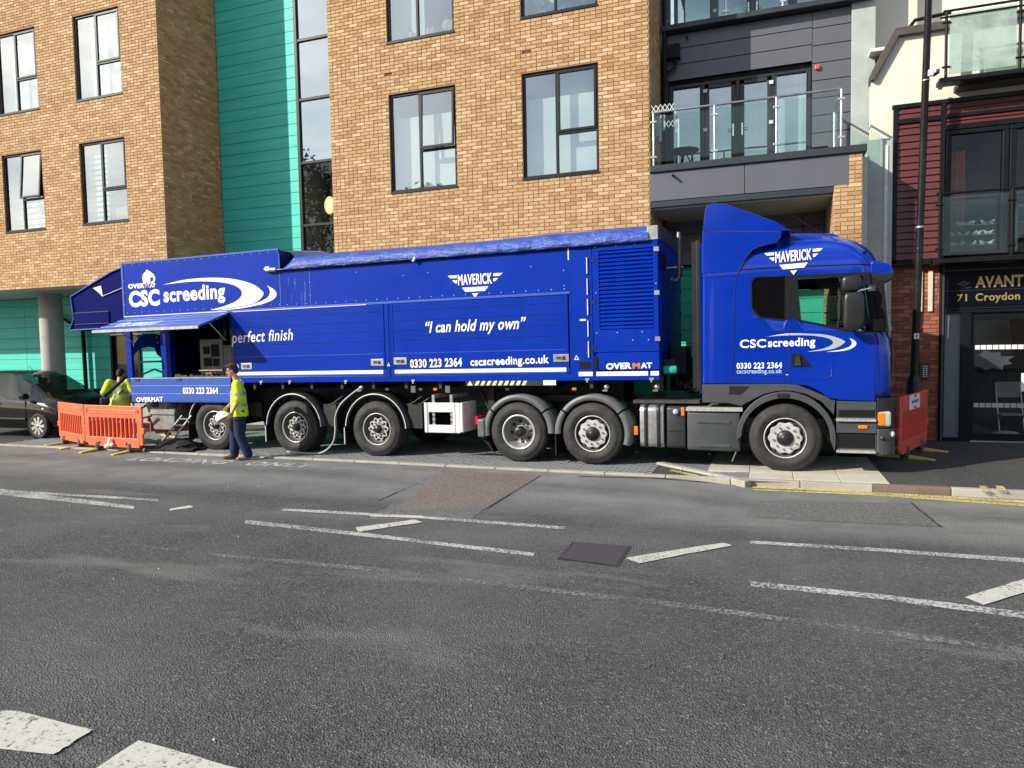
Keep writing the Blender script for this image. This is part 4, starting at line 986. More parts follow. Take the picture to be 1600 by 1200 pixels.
# ------------------------------------------------------------ the lorry. Local frame: x forward, y depth away from the street side, z up
O_ = on_plane(1227, 737, (-SL, 0, 1), 0); 
e1 = -ray(-1952, 614); up = np.array([-SL, 0, 1]); up /= np.linalg.norm(up)
yl = np.cross(up, e1); yl /= np.linalg.norm(yl); e1 = np.cross(yl, up)
TM = Matrix(((e1[0], yl[0], up[0], O_[0]), (e1[1], yl[1], up[1], O_[1]), (e1[2], yl[2], up[2], O_[2]), (0, 0, 0, 1)))
def T(x, y, d=0):
    q = on_plane(x, y, yl, yl@O_+d)-O_; return float(q@e1), float(q@up)
def TX(x, y, xl):                                  # on a cross plane x = xl -> (depth, z)
    q = on_plane(x, y, e1, e1@O_+xl)-O_; return float(q@yl), float(q@up)
def TP(s, d=0): return [T(*map(float, p.split(',')), d) for p in s.split()]
side = lambda d: (lambda u, v: (u, d, v))
pr = lambda u, v, w: (u, w, v)
def rig(name, **kw):
    o = empty(name, **kw); o.matrix_world = TM; return o
tractor = rig('tractor_unit', label='blue three axle lorry cab with roof spoiler and white lettering, parked facing right', cat='lorry')
trailer = rig('screed_trailer', label='long blue trailer with open side hatch, louvred bay and tarpaulin roof', cat='trailer')
WID = 2.46

def wheel(parent, x, z, Rr, kind, tw=.30, far=False, d0=0.02):
    y0 = d0 if not far else WID-d0; s = 1 if not far else -1
    rimR = .305
    rim = MB(); c = (x, y0, z); f = lambda prof: [(r, t*s) for r, t in prof]
    if kind in ('front', 'tag'): rim.lathe(f([(rimR-.014, .02), (rimR-.03, .05), (.235, .075), (.13, .07), (0, .07)]), c, 'Y', 48); mat = M['rim_dark']
    elif kind == 'drive':
        rim.lathe(f([(rimR-.012, .014), (rimR-.03, .02), (rimR-.05, .05), (.215, .13), (.20, .15), (.115, .165), (.11, .12), (.0, .12)]), c, 'Y', 48); mat = M['rim_grey']
    else: rim.lathe(f([(rimR-.014, .016), (rimR-.035, .05), (.24, .085), (.12, .115), (0, .115)]), c, 'Y', 48); mat = M['rim_dark']
    w = rim.build('wheel', mat, parent, fixn=False)
    lipw = .028 if kind == 'drive' else .016
    MB().lathe(f([(rimR, .012), (rimR-.004, -.002), (rimR-lipw, .0), (rimR-lipw-.004, .018)]), c, 'Y', 56).build('rim_lip', M['rim_silver'] if kind != 'dark' else M['rim_grey'], w, fixn=False)
    if not far and kind in ('front', 'tag', 'trailer'):
        ro, ri, dy, nn_, am = (.232, .118, .012, 10, .011) if kind != 'trailer' else (.205, .085, .055, 10, .020)
        po = [((ro+am*math.cos(nn_*2*math.pi*k/100))*math.cos(2*math.pi*k/100), (ro+am*math.cos(nn_*2*math.pi*k/100))*math.sin(2*math.pi*k/100)) for k in range(100)]
        pi_ = [(ri*math.cos(2*math.pi*k/100), ri*math.sin(2*math.pi*k/100)) for k in range(100)]
        bb = MB(); vs = [(x+u, y0+dy+.012, z+v) for u, v in po]+[(x+u, y0+dy, z+v) for u, v in [(p*.95, q_*.95) for p, q_ in po]]+[(x+u, y0+dy+.0, z+v) for u, v in pi_]+[(x+u*.97, y0+dy+.03, z+v*.97) for u, v in pi_]
        fs = []
        for k in range(100):
            k2 = (k+1) % 100
            for r0 in (0, 100, 200): fs.append((r0+k, r0+k2, r0+100+k2, r0+100+k))
        bb.add(vs, fs, False); bb.build('wheel_disc', M['rim_silver'] if kind != 'dark' else M['rim_dark'], w)
    t = MB(); q = Rr; tp = [(rimR-.004, .014), (rimR+.012, -.004), (q-.14, -.022), (q-.09, -.028), (q-.085, -.022), (q-.05, -.020), (q-.018, -.004), (q-.004, .015), (q, .03)]
    k = 5
    for i in range(k):
        a = .03+(tw-.06)*i/k; e = .03+(tw-.06)*(i+1)/k
        tp += [(q, a+.006), (q, e-.012), (q-.014, e-.009), (q-.014, e-.002)]
    tp += [(q, tw-.03), (q-.02, tw), (q-.12, tw+.015), (rimR, tw)]
    t.lathe(f(tp), c, 'Y', 72)
    # flatten the contact patch a little
    vs = []
    for v in t.v:
        dz = z-q+.012
        vs.append((v[0], v[1], max(v[2], dz)))
    t.v = vs; t.build('tyre', M['rubber'], w, fixn=False)
    if not far:
        b = MB()                                            # raised sidewall lettering blocks and ribs
        for a0 in (.5, 2.4, 4.4):
            for k in range(7):
                a = a0+k*.075; r1 = q-.125
                b.box(-.016, .016, -.004, .0, -.012, .012)
                o = len(b.v)-8; Rm = Matrix.Rotation(-a, 4, 'Y'); 
                for i in range(8):
                    v = Vector(b.v[o+i]); v = Rm @ Vector((v.z+r1, v.y, v.x)); b.v[o+i] = (x+v.x, y0-.0235+v.y, z+v.z)
        b.build('tyre_lettering', M['rubber'], w, kind='stuff')
        hb = MB(); hole = MB()
        if kind in ('front', 'tag'):
            hb.lathe([(.122, .02), (.118, .0), (.095, -.03), (.06, -.035), (.055, -.055), (.02, -.06), (0, -.06)], c, 'Y', 28)
            nb, br, hy = 10, .168, .012
            for k in range(10):
                a = k*math.pi/5+.3
                hole.lathe([(0, -.004), (.022, -.004), (.024, .01)], (x+.258*math.cos(a), y0+.062, z+.258*math.sin(a)), 'Y', 10)
        elif kind == 'drive':
            hb.lathe([(.095, .12), (.092, .02), (.075, .0), (.03, -.004), (0, -.004)], c, 'Y', 28)
            nb, br, hy = 10, .13, .16
            for k in range(8):
                a = k*math.pi/4+.1; hole.lathe([(0, -.004), (.033, -.004), (.035, .01)], (x+.182*math.cos(a), y0+.148, z+.185*math.sin(a)), 'Y', 12)
        else:
            hb.lathe([(.085, .11), (.08, .03), (.07, .0), (0, -.005)], c, 'Y', 24)
            nb, br, hy = 10, .118, .055
            for k in range(10):
                a = k*math.pi/5; hole.lathe([(0, -.003), (.026, -.003), (.028, .01)], (x+.163*math.cos(a), y0+.054, z+.163*math.sin(a)), 'Y', 12)
        hb.build('hub', M['hub_black'], w, fixn=False); hole.build('hand_holes', M['chassis_black'], w, fixn=False)
        bm_ = None
        for k in range(nb):
            a = 2*math.pi*k/nb+.15
            if bm_ is None:
                b = MB(); b.lathe([(.015, .0), (.015, -.028), (.009, -.034), (0, -.034)], (0, 0, 0), 'Y', 6, smooth=False); bm_ = b.mesh('wheel_nut'); bm_.materials.append(M['rim_grey'])
            o = _link('wheel_nut', bm_, None, w); o.location = (x+br*math.cos(a), y0+hy, z+br*math.sin(a))
    return w
def guard_arc(parent, x, z, r, a0, a1, y0, y1, mat, lip=.05, name='mudguard', white=False):
    b = MB(); b.lathe([(r, y0), (r+.012, y0), (r+.012, y1), (r, y1)], (x, 0, z), 'Y', 28, a0=R(a0), a1=R(a1), closed=True)
    b.lathe([(r-lip, y0-.012), (r+.014, y0-.012), (r+.014, y0), (r-lip, y0)], (x, 0, z), 'Y', 28, a0=R(a0), a1=R(a1), closed=True)
    g = b.build(name, mat, parent)
    if white:
        MB().lathe([(r-.018, y0-.022), (r-.004, y0-.022), (r-.004, y0-.0125), (r-.018, y0-.0125)], (x, 0, z), 'Y', 28, a0=R(a0), a1=R(a1), closed=True).build('edge_strip', M['white_alu'], g)
    return g

# ---- wheels
RW = .512
for (x, kind, tw) in ((0, 'front', .30), (-2.955, 'tag', .30), (-4.26, 'drive', .30)):
    wheel(tractor, x, RW-.012, RW, kind, tw); wheel(tractor, x, RW-.012, RW, kind, tw, far=True)
for x in (-7.115, -8.99, -11.04):
    wheel(trailer, x, .525-.012-.02, .525, 'trailer', .36, d0=.05); wheel(trailer, x, .525-.012-.02, .525, 'trailer', .36, far=True, d0=.05)
for x in (0, -2.955, -4.26): MB().tube([(x, .25, .5), (x, WID-.25, .5)], .07).build('axle', M['chassis_black'], tractor)
for x in (-7.115, -8.99, -11.04): MB().tube([(x, .3, .5), (x, WID-.3, .5)], .08).build('axle', M['chassis_black'], trailer)

# ---- tractor: chassis
b = MB()
for d in (.78, 1.62): b.box(-5.1, 1.2, d, d+.08, .72, .98)
for x in (-4.9, -3.6, -2.2, -1.2, .6): b.box(x, x+.1, .86, 1.62, .76, .94)
b.build('chassis_frame', M['chassis_black'], tractor)
b = MB(); b.box(-3.95, -3.3, .55, 1.95, 1.0, 1.10); b.lathe([(0, 0), (.5, 0), (.5, .06), (0, .06)], (-3.6, 1.23, 1.08), 'Z', 24); b.build('fifth_wheel', M['chassis_black'], tractor)
b = MB(); b.box(-2.3, -1.25, .15, 2.3, 1.0, 1.05); b.box(-1.9, -1.2, .5, 2.0, .5, 1.0); b.build('catwalk', M['chassis_steel'], tractor)
# mudguards of the two rear axles
for x in (-4.26, -2.955):
    guard_arc(tractor, x, RW, .625, 38, 142, .02, .62, M['mudguard_grey'], .085)
    gl_ = guard_arc(tractor, x, RW, .63, 145, 188 if x < -4 else 182, .015, .60, M['mudguard_grey'], .09, 'mudguard_skirt')
    guard_arc(tractor, x, RW, .63, -2 if x < -4 else -18, 35, .015, .60, M['mudguard_grey'], .09, 'mudguard_skirt')
MB().box(-5.02, -4.88, -.02, .6, .40, .72).build('mud_flap', M['mudguard_grey'], tractor, bevel=.03)
P = TP('752,688 765,701 746,690'); MB().prism([(-4.93,.36),(-4.80,.30),(-4.72,.14),(-4.86,.30)], pr, .0, .55).build('mud_flap', M['black_plastic'], tractor)
MB().box(-5.075, -5.02, .02, .5, .62, .76).build('rear_lamp', M['red_lens'], tractor, bevel=.01)
MB().box(-3.61, -3.59, .03, .55, .12, .62).build('mud_flap', M['black_plastic'], tractor)
MB().box(-2.26, -2.20, .0, .04, .50, .64).build('side_marker', M['orange_lens'], tractor, bevel=.008)
# silver canister with straps, urea tank, big fuel tank
def roundbox(x0, x1, y0, y1, z0, z1, r, n=5):
    pts = []
    for cx, cz, a in ((x1-r, z1-r, 0), (x0+r, z1-r, 90), (x0+r, z0+r, 180), (x1-r, z0+r, 270)):
        for k in range(n+1): t = R(a+90*k/n); pts.append((cx+r*math.cos(t), cz+r*math.sin(t)))
    return pts
def xprism(b, y0, y1, z0, z1, x0, x1, r, n=5):
    pts = roundbox(y0, y1, 0, 0, z0, z1, r, n); b.prism(pts, lambda u, v, w: (w, u, v), x0, x1, smooth=True); return b
ca = xprism(MB(), .02, .60, .30, .98, -2.17, -1.79, .10).build('air_tank', M['aluminium'], tractor, bevel=.012)
for x in (-2.10, -1.90): xprism(MB(), .008, .61, .285, .995, x, x+.055, .11).build('strap', M['black_plastic'], ca)
tk = xprism(MB(), .03, .55, .30, .96, -1.745, -1.455, .05).build('urea_tank', M['tank_black'], tractor, bevel=.02)
MB().lathe([(0, -.05), (.035, -.05), (.042, -.035), (.042, .04)], (-1.60, .03, .88), 'Y', 20).build('filler_cap', M['sky_print'], tk, fixn=False)
MB().box(-1.745, -1.455, .022, .03, .565, .58).build('seam', M['dark_seam'], tk)
MB().box(-1.515, -1.465, -.0, .03, .82, .95).build('side_marker', M['orange_lens'], tractor, bevel=.006)
ft = xprism(MB(), .03, .72, .27, .90, -1.43, -.64, .06).build('fuel_tank', M['grey_plastic'], tractor, bevel=.02)
for z in (.70, .33): MB().box(-1.28, -.78, .018, .032, z, z+.05).build('tank_ridge', M['grey_plastic'], ft, bevel=.01)
MB().box(-1.44, -.60, .0, .75, .925, .955).build('step_plate', M['checker_plate'], tractor, bevel=.008)
MB().box(-1.44, -.60, -.004, .01, .895, .955).build('step_plate', M['step_alu'], tractor)
MB().tube([(-.70, .03, .27), (-.76, .02, .12)], .012, 6).build('drain_hose', M['mudguard_grey'], tractor)

# ---- cab shell by height rings
zb_pts = [(-1.30, 1.325), (.07, 1.315), (.36, 1.285), (.50, 1.19), (.63, 1.085), (1.17, 1.065), (1.46, 1.10)]
xf_pts = [(1.0, 1.455), (1.3, 1.46), (1.93, 1.445), (2.05, 1.40), (2.74, 1.305), (3.02, 1.275), (3.17, 1.225), (3.28, 1.15), (3.38, 1.04), (3.46, .90), (3.53, .74), (3.575, .58), (3.64, .15)]
in_pts = [(1.0, 0), (2.95, .0), (3.1, .012), (3.22, .045), (3.32, .10), (3.41, .19), (3.48, .29), (3.535, .39), (3.575, .50), (3.64, .90)]
xb_pts = [(1.0, -1.19), (3.45, -1.16), (3.575, -1.12), (3.64, -1.0)]
def itp(P, z): return float(np.interp(z, [p[0] for p in P], [p[1] for p in P]))
def cab_loop(z, shrink=0, zlow=None):
    xf, xb, ins = itp(xf_pts, z)-shrink, itp(xb_pts, z)+shrink, itp(in_pts, z)+shrink
    rf = .20+max(0, z-3.0)*.45; rb = .03; bow = .07; pts = []
    y0, y1 = ins, WID-ins; rf = min(rf, (y1-y0)/2-.02, (xf-xb)*.5)
    pts.append((xb, y0+rb)); pts.append((xb+rb*.3, y0+rb*.3)); pts.append((xb+rb, y0))
    for k in range(1, 16): pts.append((xb+rb+(xf-bow-rf-xb-rb)*k/16, y0))
    for k in range(7): a = R(-90+90*k/6); pts.append((xf-bow-rf+rf*math.cos(a)+(bow*.5*(k/6)), y0+rf+rf*math.sin(a)))
    for k in range(1, 8): t = k/8; y = y0+rf+(y1-y0-2*rf)*t; pts.append((xf-bow*.5+bow*.5*math.sin(math.pi*t), y))
    for k in range(7): a = R(90*k/6); pts.append((xf-bow-rf+rf*math.cos(a)+(bow*.5*(1-k/6)), y1-rf+rf*math.sin(a)))
    for k in range(1, 16): pts.append((xf-bow-rf-(xf-bow-rf-xb-rb)*k/16, y1))
    pts.append((xb+rb, y1)); pts.append((xb+rb*.3, y1-rb*.3)); pts.append((xb, y1-rb))
    return pts
def cab_solid(shrink, zs):
    b = MB(); n = None; vs = []; fs = []
    for i, z in enumerate(zs):
        lp = cab_loop(z, shrink); n = len(lp)
        for (x, y) in lp:
            t = max(0, 1-(z-1.0)/.5); zz = z if t <= 0 else z*(1-t)+(itp(zb_pts, x)+shrink)*t
            vs.append((x, y, zz if i else itp(zb_pts, x)+shrink))
    for i in range(len(zs)-1):
        for k in range(n): k2 = (k+1) % n; fs.append((i*n+k, i*n+k2, (i+1)*n+k2, (i+1)*n+k))
    fs.append(tuple(range(n))[::-1]); fs.append(tuple(range((len(zs)-1)*n, len(zs)*n)))
    b.add(vs, fs, True); return b
zsL = [1.0, 1.34, 1.5, 1.7, 1.93, 2.0, 2.08, 2.3, 2.55, 2.74, 2.9, 2.98, 3.04, 3.1, 3.17, 3.22, 3.28, 3.33, 3.38, 3.42, 3.46, 3.5, 3.53, 3.555, 3.575, 3.60, 3.62, 3.64]
outer = cab_solid(0, zsL).build('cab_body', M['blue_cab'], None)
inner = cab_solid(.05, [z for z in zsL if z < 3.44][:]).build('inner_tmp', None, None)
for v in inner.data.vertices: v.co.z -= .02 if v.co.z > 2.9 else 0
def boolean(o, cutter, op='DIFFERENCE'):
    m_ = o.modifiers.new('b', 'BOOLEAN'); m_.operation = op; m_.object = cutter; m_.solver = 'EXACT'
def bake(o):
    me = evaluated(o, o.data.name); o.modifiers.clear(); old = o.data; o.data = me; return o
WIN = TP('1246,436 1349,431 1361,516 1320,513 1252,502')
SWIN = TP('1175,441 1181,434 1225,432 1225,499 1188,495 1176,482')
boolean(outer, inner)
cutw = MB().prism(WIN, pr, -.2, WID+.2).build('cut', None, None)
cuts = MB().prism(SWIN, pr, -.2, .1).build('cut', None, None)
wsc = MB().prism([(.24, 2.08), (WID-.24, 2.08), (WID-.28, 2.86), (.28, 2.86)], lambda u, v, w: (w, u, v), 1.0, 1.8).build('cut', None, None)
boolean(outer, cutw); boolean(outer, cuts); boolean(outer, wsc)
bake(outer)
for o in (inner, cutw, cuts, wsc): bpy.data.objects.remove(o)
outer.data.materials.clear(); outer.data.materials.append(M['blue_cab'])
def split_off(o, test, name, mat, planes, parent, new_parent):
    bm = bmesh.new(); bm.from_mesh(o.data)
    for co, no in planes: bmesh.ops.bisect_plane(bm, geom=bm.verts[:]+bm.edges[:]+bm.faces[:], dist=1e-5, plane_co=co, plane_no=no)
    sel = [f for f in bm.faces if test(f.calc_center_median(), f.normal)]
    bm2 = bm.copy(); bm.faces.ensure_lookup_table(); idx = {f.index for f in sel}
    bm2.faces.ensure_lookup_table(); bmesh.ops.delete(bm2, geom=[f for f in bm2.faces if f.index not in idx], context='FACES')
    bmesh.ops.delete(bm, geom=sel, context='FACES'); bm.to_mesh(o.data); bm.free()
    me = bpy.data.meshes.new(name); bm2.to_mesh(me); bm2.free(); me.materials.append(mat); return _link(name, me, None, new_parent)
outer.parent = tractor
XD0, XD1 = T(1234, 560)[0], T(1366, 580)[0]
door = split_off(outer, lambda c, n: XD0 < c.x < XD1 and c.y < .06 and c.z < 2.985, 'door', M['blue_cab'], [((XD0, 0, 0), (1, 0, 0)), ((XD1, 0, 0), (1, 0, 0)), ((0, 0, 2.985), (0, 0, 1))], None, tractor)
def seam(path, d=-.0015, r=.0055, mat='dark_seam', parent=None, name='panel_seam'):
    MB().tube([(x, d, z) for x, z in path], r, 6).build(name, M[mat], parent or outer)
seam(TP('1234,600 1234,503'), parent=door); seam(TP('1234,428 1234,421'), parent=door); seam(TP('1366,626 1366,521'), parent=door)
seam(TP('1144,599 1147,500 1149,440 1155,422'))
seam(TP('1155,422 1162,408 1172,396')); seam([(-1.19, 2.945), (-.66, 2.955)]); seam(TP('1158,421 1200,418 1300,414 1360,412'), r=.008)
seam(TP('1148,586 1300,590'), r=.004, mat='blue_cab')
o = MB().tube([(x, -.002, z) for x, z in TP('1150,592 1220,593 1290,592 1299,588 1300,570')], .006, 6).build('pressed_line', M['blue_cab'], door)
# black trim round the door window, quarter window
def ringplate(outer_, inner_, d0, d1):
    """plate between outline and hole (both same vertex count)"""
    b = MB(); n = len(outer_)
    vs = [(u, d0, v) for u, v in outer_]+[(u, d0, v) for u, v in inner_]+[(u, d1, v) for u, v in outer_]+[(u, d1, v) for u, v in inner_]
    fs = []
    for i in range(n):
        j = (i+1) % n; fs += [(i, j, n+j, n+i), (2*n+i, 3*n+i, 3*n+j, 2*n+j), (i, 2*n+i, 2*n+j, j), (n+i, n+j, 3*n+j, 3*n+i)]
    return b.add(vs, fs)
OUTW = TP('1236,430 1358,425 1375,519 1320,518 1237,497')
ringplate(OUTW, WIN, -.006, .004).build('window_trim', M['cab_dark'], door)
MB().prism(TP('1225,431 1236,430.5 1236,499 1225,500'), pr, -.004, .003).build('pillar_trim', M['cab_dark'], outer)
ringplate(TP('1173,442 1180,432 1227,430.5 1227,501.5 1186,497 1174,483'), SWIN, -.004, .003).build('window_rubber', M['cab_dark'], outer)
MB().prism(SWIN, pr, .012, .016).build('quarter_window', M['black_glass'], outer)
MB().prism(SWIN, pr, .05, .06).build('night_curtain', M['cab_dark'], outer)
MB().prism(WIN, pr, .02, .024).build('door_glass', M['glass_cab'], door); MB().prism(WIN, pr, WID-.03, WID-.026).build('far_door_glass', M['glass_cab'], outer)
b = MB(); z0, z1 = 2.08, 2.86
def wx(z): return itp(xf_pts, z)
b.add([(wx(z0)-.02, .22, z0), (wx(z0)+.015, WID/2, z0), (wx(z0)-.02, WID-.22, z0), (wx(z1)-.02, WID-.26, z1), (wx(z1)+.015, WID/2, z1), (wx(z1)-.02, .26, z1)], [(0,1,4,5),(1,2,3,4)])
b.build('windscreen', M['glass_dark'], outer)
MB().prism(TP('1376,427 1381,441 1389,520 1377,519 1360,426'), pr, -.003, .03).build('pillar_trim', M['cab_dark'], outer)
b = MB(); b.add([(1.37, .03, 2.06), (1.425, .16, 2.06), (1.32, .18, 2.80), (1.28, .05, 2.80)], [(0,1,2,3)]); b.build('windscreen_edge', M['glass_dirty'], outer)
# interior
b = MB(); b.box(-1.1, 1.30, .08, WID-.08, 1.42, 1.50); b.box(1.0, 1.36, .1, WID-.1, 1.5, 2.06); b.box(-1.1, 1.1, .1, WID-.1, 3.0, 3.04); b.box(-.42, -.36, .1, WID-.1, 1.5, 3.0); b.build('cab_interior', M['cab_dark'], outer)
st_ = MB(); st_.box(-.12, .42, .38, .88, 1.75, 1.92); st_.box(-.26, -.08, .40, .86, 1.85, 2.34); st_.build('seat', M['cab_dark'], outer, bevel=.05)
st_ = MB(); st_.lathe([(.205, .018), (.223, 0), (.205, -.018), (.187, 0)], (0, 0, 0), 'Z', 28, closed=True); st_.tube([(-.19, 0, 0), (.19, 0, 0)], .014); st_.tube([(0, 0, 0), (0, 0, -.3)], .03)
o = st_.build('steering_wheel', M['cab_dark'], outer); o.location = (.93, WID-.62, 2.20); o.rotation_euler = (0, R(-35), 0)
MB().ell((T(1274, 448, 1.2)[0], 1.2, T(1274, 448, 1.2)[1]), (.14, .2, .05), 14, 8).build('ceiling_vent', M['cab_dark'], outer)
MB().box(.5, .9, .55, 1.9, 2.80, 2.95).build('overhead_shelf', M['cab_dark'], outer, bevel=.03)
# roof spoiler: upright wing, full width, curving down to the roof
sp = TP('1097.5,361 1101,324 1106,317.5 1115,315.5 1130,317 1145,321 1164,328 1182,334 1210,344.5 1236,359.5 1205,361')
def spoil(): 
    b = MB(); n = len(sp); D = [.0, .02, .10, .35, WID/2, WID-.35, WID-.10, WID-.02, WID]; S = [.0, .6, .93, 1, 1, 1, .93, .6, 0]
    zbase = sp[0][1]-.01; xs0 = sum(p[0] for p in sp)/n
    Sc = [(.965, .05), (.985, .02), (1, .0), (1, -.0), (1, 0), (1, 0), (1, 0), (.985, .02), (.965, .05)]
    vs = []; fs = []
    for d, (s, dr_) in zip(D, Sc):
        for (x, z) in sp:
            zz = z if z < zbase+.05 else zbase+(z-zbase)*s; vs.append((xs0+(x-xs0)*(1 if z < zbase+.05 else s), d+.02, zz))
    m = len(D)
    for i in range(m-1):
        for k in range(n): k2 = (k+1) % n; fs.append((i*n+k, i*n+k2, (i+1)*n+k2, (i+1)*n+k))
    b.add(vs, fs, True); b.add(vs[:n], [tuple(range(n))], False); b.add(vs[-n:], [tuple(range(n))[::-1]], False)
    return b
o = spoil().build('roof_spoiler', M['blue_cab'], tractor); bev(o, .02, 3)
seam(TP('1098,360 1160,361 1220,361.5'), d=.018, r=.008)
# shoulder between spoiler and roof
b = MB(); P = TP('1097,428 1097.5,361 1222,361.5 1219,372 1214,380 1195,384 1178,390 1167,401 1157,424')
b.prism(P, pr, -.004, .30); o = b.build('side_fairing', M['blue_cab'], tractor); bev(o, .012, 2)
seam(TP('1155,424 1165,402 1177,389 1196,382 1213,378.5 1221,368'), d=-.006, r=.006)
b = MB(); b.prism(TP('1097,372 1097.5,361 1222,361.5 1214,378'), pr, .30, WID-.3); b.build('roof_filler', M['blue_cab'], tractor)
MB().prism(TP('1230,360 1244,356.5 1305,356.5 1318,363 1300,368'), pr, .5, WID-.5).build('roof_hatch', M['blue_cab'], tractor, bevel=.02)
MB().tube([(T(1352,392)[0], .14, T(1352,392)[1]), (T(1352,392)[0]-.5, .2, T(1352,392)[1]+.28), (T(1235,330)[0], .3, T(1235,330)[1])], .004, 5).build('aerial', M['cab_dark'], tractor)
MB().ell((T(1353,392)[0], .08, T(1353,392)[1]), (.03, .03, .02), 8, 6).build('aerial_base', M['cab_dark'], tractor)
# rear side deflector strip
MB().box(-1.26, -1.20, .0, .05, 1.20, 3.52).build('deflector_edge', M['black_plastic'], tractor, bevel=.01); MB().box(-1.33, -1.255, .03, .12, 1.25, 3.50).build('side_deflector', M['black_plastic'], tractor)
MB().box(-1.26, -1.19, .3, WID-.05, 1.15, 3.5).build('rear_panel', M['blue_cab'], tractor)
# sun visor
vz = TP('1360,410 1366,407 1392,412 1397,424 1396,434 1382,440 1366,438 1360,425')
b = MB(); b.prism(vz, pr, .0, WID); bev(b.build('sun_visor', M['blue_cab'], tractor), .03, 3)
b = MB(); b.prism(TP('1361,427 1397,425 1396,436 1381,442 1365,437'), pr, -.006, WID+.006); b.build('visor_underside', M['black_plastic'], tractor, bevel=.02)
# mirrors
def pillow(c_, r_, e=.42, seg=28, rings=16):
    sg = lambda v, p_: math.copysign(abs(v)**p_, v); vs = []; fs = []
    for i in range(rings+1):
        th = math.pi*i/rings-math.pi/2
        for k in range(seg):
            a = 2*math.pi*k/seg; vs.append((c_[0]+r_[0]*sg(math.cos(th), e)*sg(math.cos(a), e), c_[1]+r_[1]*sg(math.cos(th), e)*sg(math.sin(a), e), c_[2]+r_[2]*sg(math.sin(th), e)))
    for i in range(rings):
        for k in range(seg): k2 = (k+1) % seg; fs.append((i*seg+k, i*seg+k2, (i+1)*seg+k2, (i+1)*seg+k))
    return MB().add(vs, fs, True)
pillow((.90, -.20, 2.345), (.135, .10, .265)).build('mirror', M['black_plastic'], tractor, fixn=False); pillow((.87, -.20, 2.725), (.13, .10, .11), .5).build('wide_mirror', M['black_plastic'], tractor, fixn=False)
b = MB(); xprism(b, .25, .4, 2.60, 2.74, .62, .74, .04); xprism(b, .25, .42, 2.22, 2.52, .62, .78, .04); b.tube([(.55, .3, 2.35), (.75, .32, 2.35)], .015); b.build('inner_mirror', M['cab_dark'], outer, bevel=.02)
b = MB(); b.tube([(.95, -.12, 2.62), (1.12, -.02, 2.66), (1.16, .03, 2.66)], .02); b.tube([(.95, -.15, 2.08), (1.05, -.05, 2.05), (1.05, .02, 2.10)], .028); b.box(1.10, 1.2, -.02, .03, 2.62, 2.70); b.build('mirror_arm', M['chrome'], tractor)
for x in (1.22,): MB().box(1.16, 1.30, -.02, .04, 2.05, 2.22).build('mirror_bracket', M['black_plastic'], tractor, bevel=.01)
# door handle
MB().prism(TP('1237,553 1252,553 1268,573 1237,573'), pr, -.010, .0).build('door_handle', M['cab_dark'], door)
MB().prism(TP('1243,556 1249,556 1252,571 1242,571'), pr, -.03, -.010).build('handle_grip', M['chrome'], door)
# lower body: wheel arch and skirts in dark grey plastic
def arch_outline(cx, cz, r, a0, a1, n=20): return [(cx+r*math.cos(R(a0+(a1-a0)*k/n)), cz+r*math.sin(R(a0+(a1-a0)*k/n))) for k in range(n+1)]
ia = arch_outline(0, .50, .60, 178, -2)
oa = arch_outline(0, .50, .70, 184, -14)
b = MB(); n = len(ia); vs = []; fs = []
for (d, ee) in ((-.02, 0), (.35, 0)):
    for (x, z) in ia: vs.append((x*1.03, d, z if z > .3 else z))
    for (x, z) in oa: vs.append((x*.985, d, max(z, .28)))
for i in range(n-1): fs += [(i, i+1, n+i+1, n+i), (2*n+i, 3*n+i, 3*n+i+1, 2*n+i+1), (i, 2*n+i, 2*n+i+1, i+1), (n+i, n+i+1, 3*n+i+1, 3*n+i)]
fs += [(0, n, 3*n, 2*n), (n-1, 3*n-1, 4*n-1, 2*n-1)]
b.add(vs, fs, False); b.build('wheel_arch', M['grey_plastic'], tractor, bevel=.008)
MB().box(-.10, .06, -.03, -.018, 1.10, 1.17).build('arch_clip', M['black_plastic'], tractor)
b = MB(); P = [(-1.19, 1.31), (-1.19, 1.03), (-.80, 1.02), (-.62, .98), (-.50, 1.05), (-.30, 1.16), (-.12, 1.205), (.0, 1.215), (.12, 1.205), (.30, 1.16), (.50, 1.05), (.66, .86), (.68, 1.07), (.62, 1.08), (.50, 1.185), (.35, 1.275), (.07, 1.31)]
b.prism(P[::-1], pr, .005, .40); b.build('cab_skirt', M['grey_plastic'], tractor, bevel=.004)
MB().prism([(-.78,1.28),(-.50,1.28),(-.62,1.16),(-.80,1.16)], pr, -.004, .005).build('skirt_pocket', M['black_plastic'], tractor)
b = MB(); b.lathe([(.60, .3), (.60, .9)], (0, 0, .5), 'Y', 24, a0=0, a1=math.pi); b.build('wheel_well', M['chassis_black'], tractor)
# steps and bumper
BX = 1.47
b = MB(); b.box(.70, 1.21, .03, .5, .30, 1.06); b.build('step_housing', M['grey_plastic'], tractor)
b = MB(); b.box(.70, 1.21, .02, .03, .93, 1.06); b.box(.695, 1.215, .0, .03, .60, .76); b.build('step_face', M['grey_plastic'], tractor, bevel=.01)
MB().box(.72, 1.19, .022, .031, .38, .60).build('step_recess', M['cab_dark'], tractor); MB().box(.72, 1.19, .022, .031, .83, .93).build('step_recess', M['cab_dark'], tractor)
for z in (.79, .335):
    b = MB(); b.box(.69, 1.205, -.045, .12, z-.02, z+.012)
    for k in range(14): b.box(.71+k*.035, .73+k*.035, -.05, .1, z+.012, z+.022)
    b.build('step_tread', M['step_alu'], tractor, bevel=.004)
MB().box(.98, 1.10, -.02, .0, .665, .715).build('side_marker', M['orange_lens'], tractor, bevel=.01)
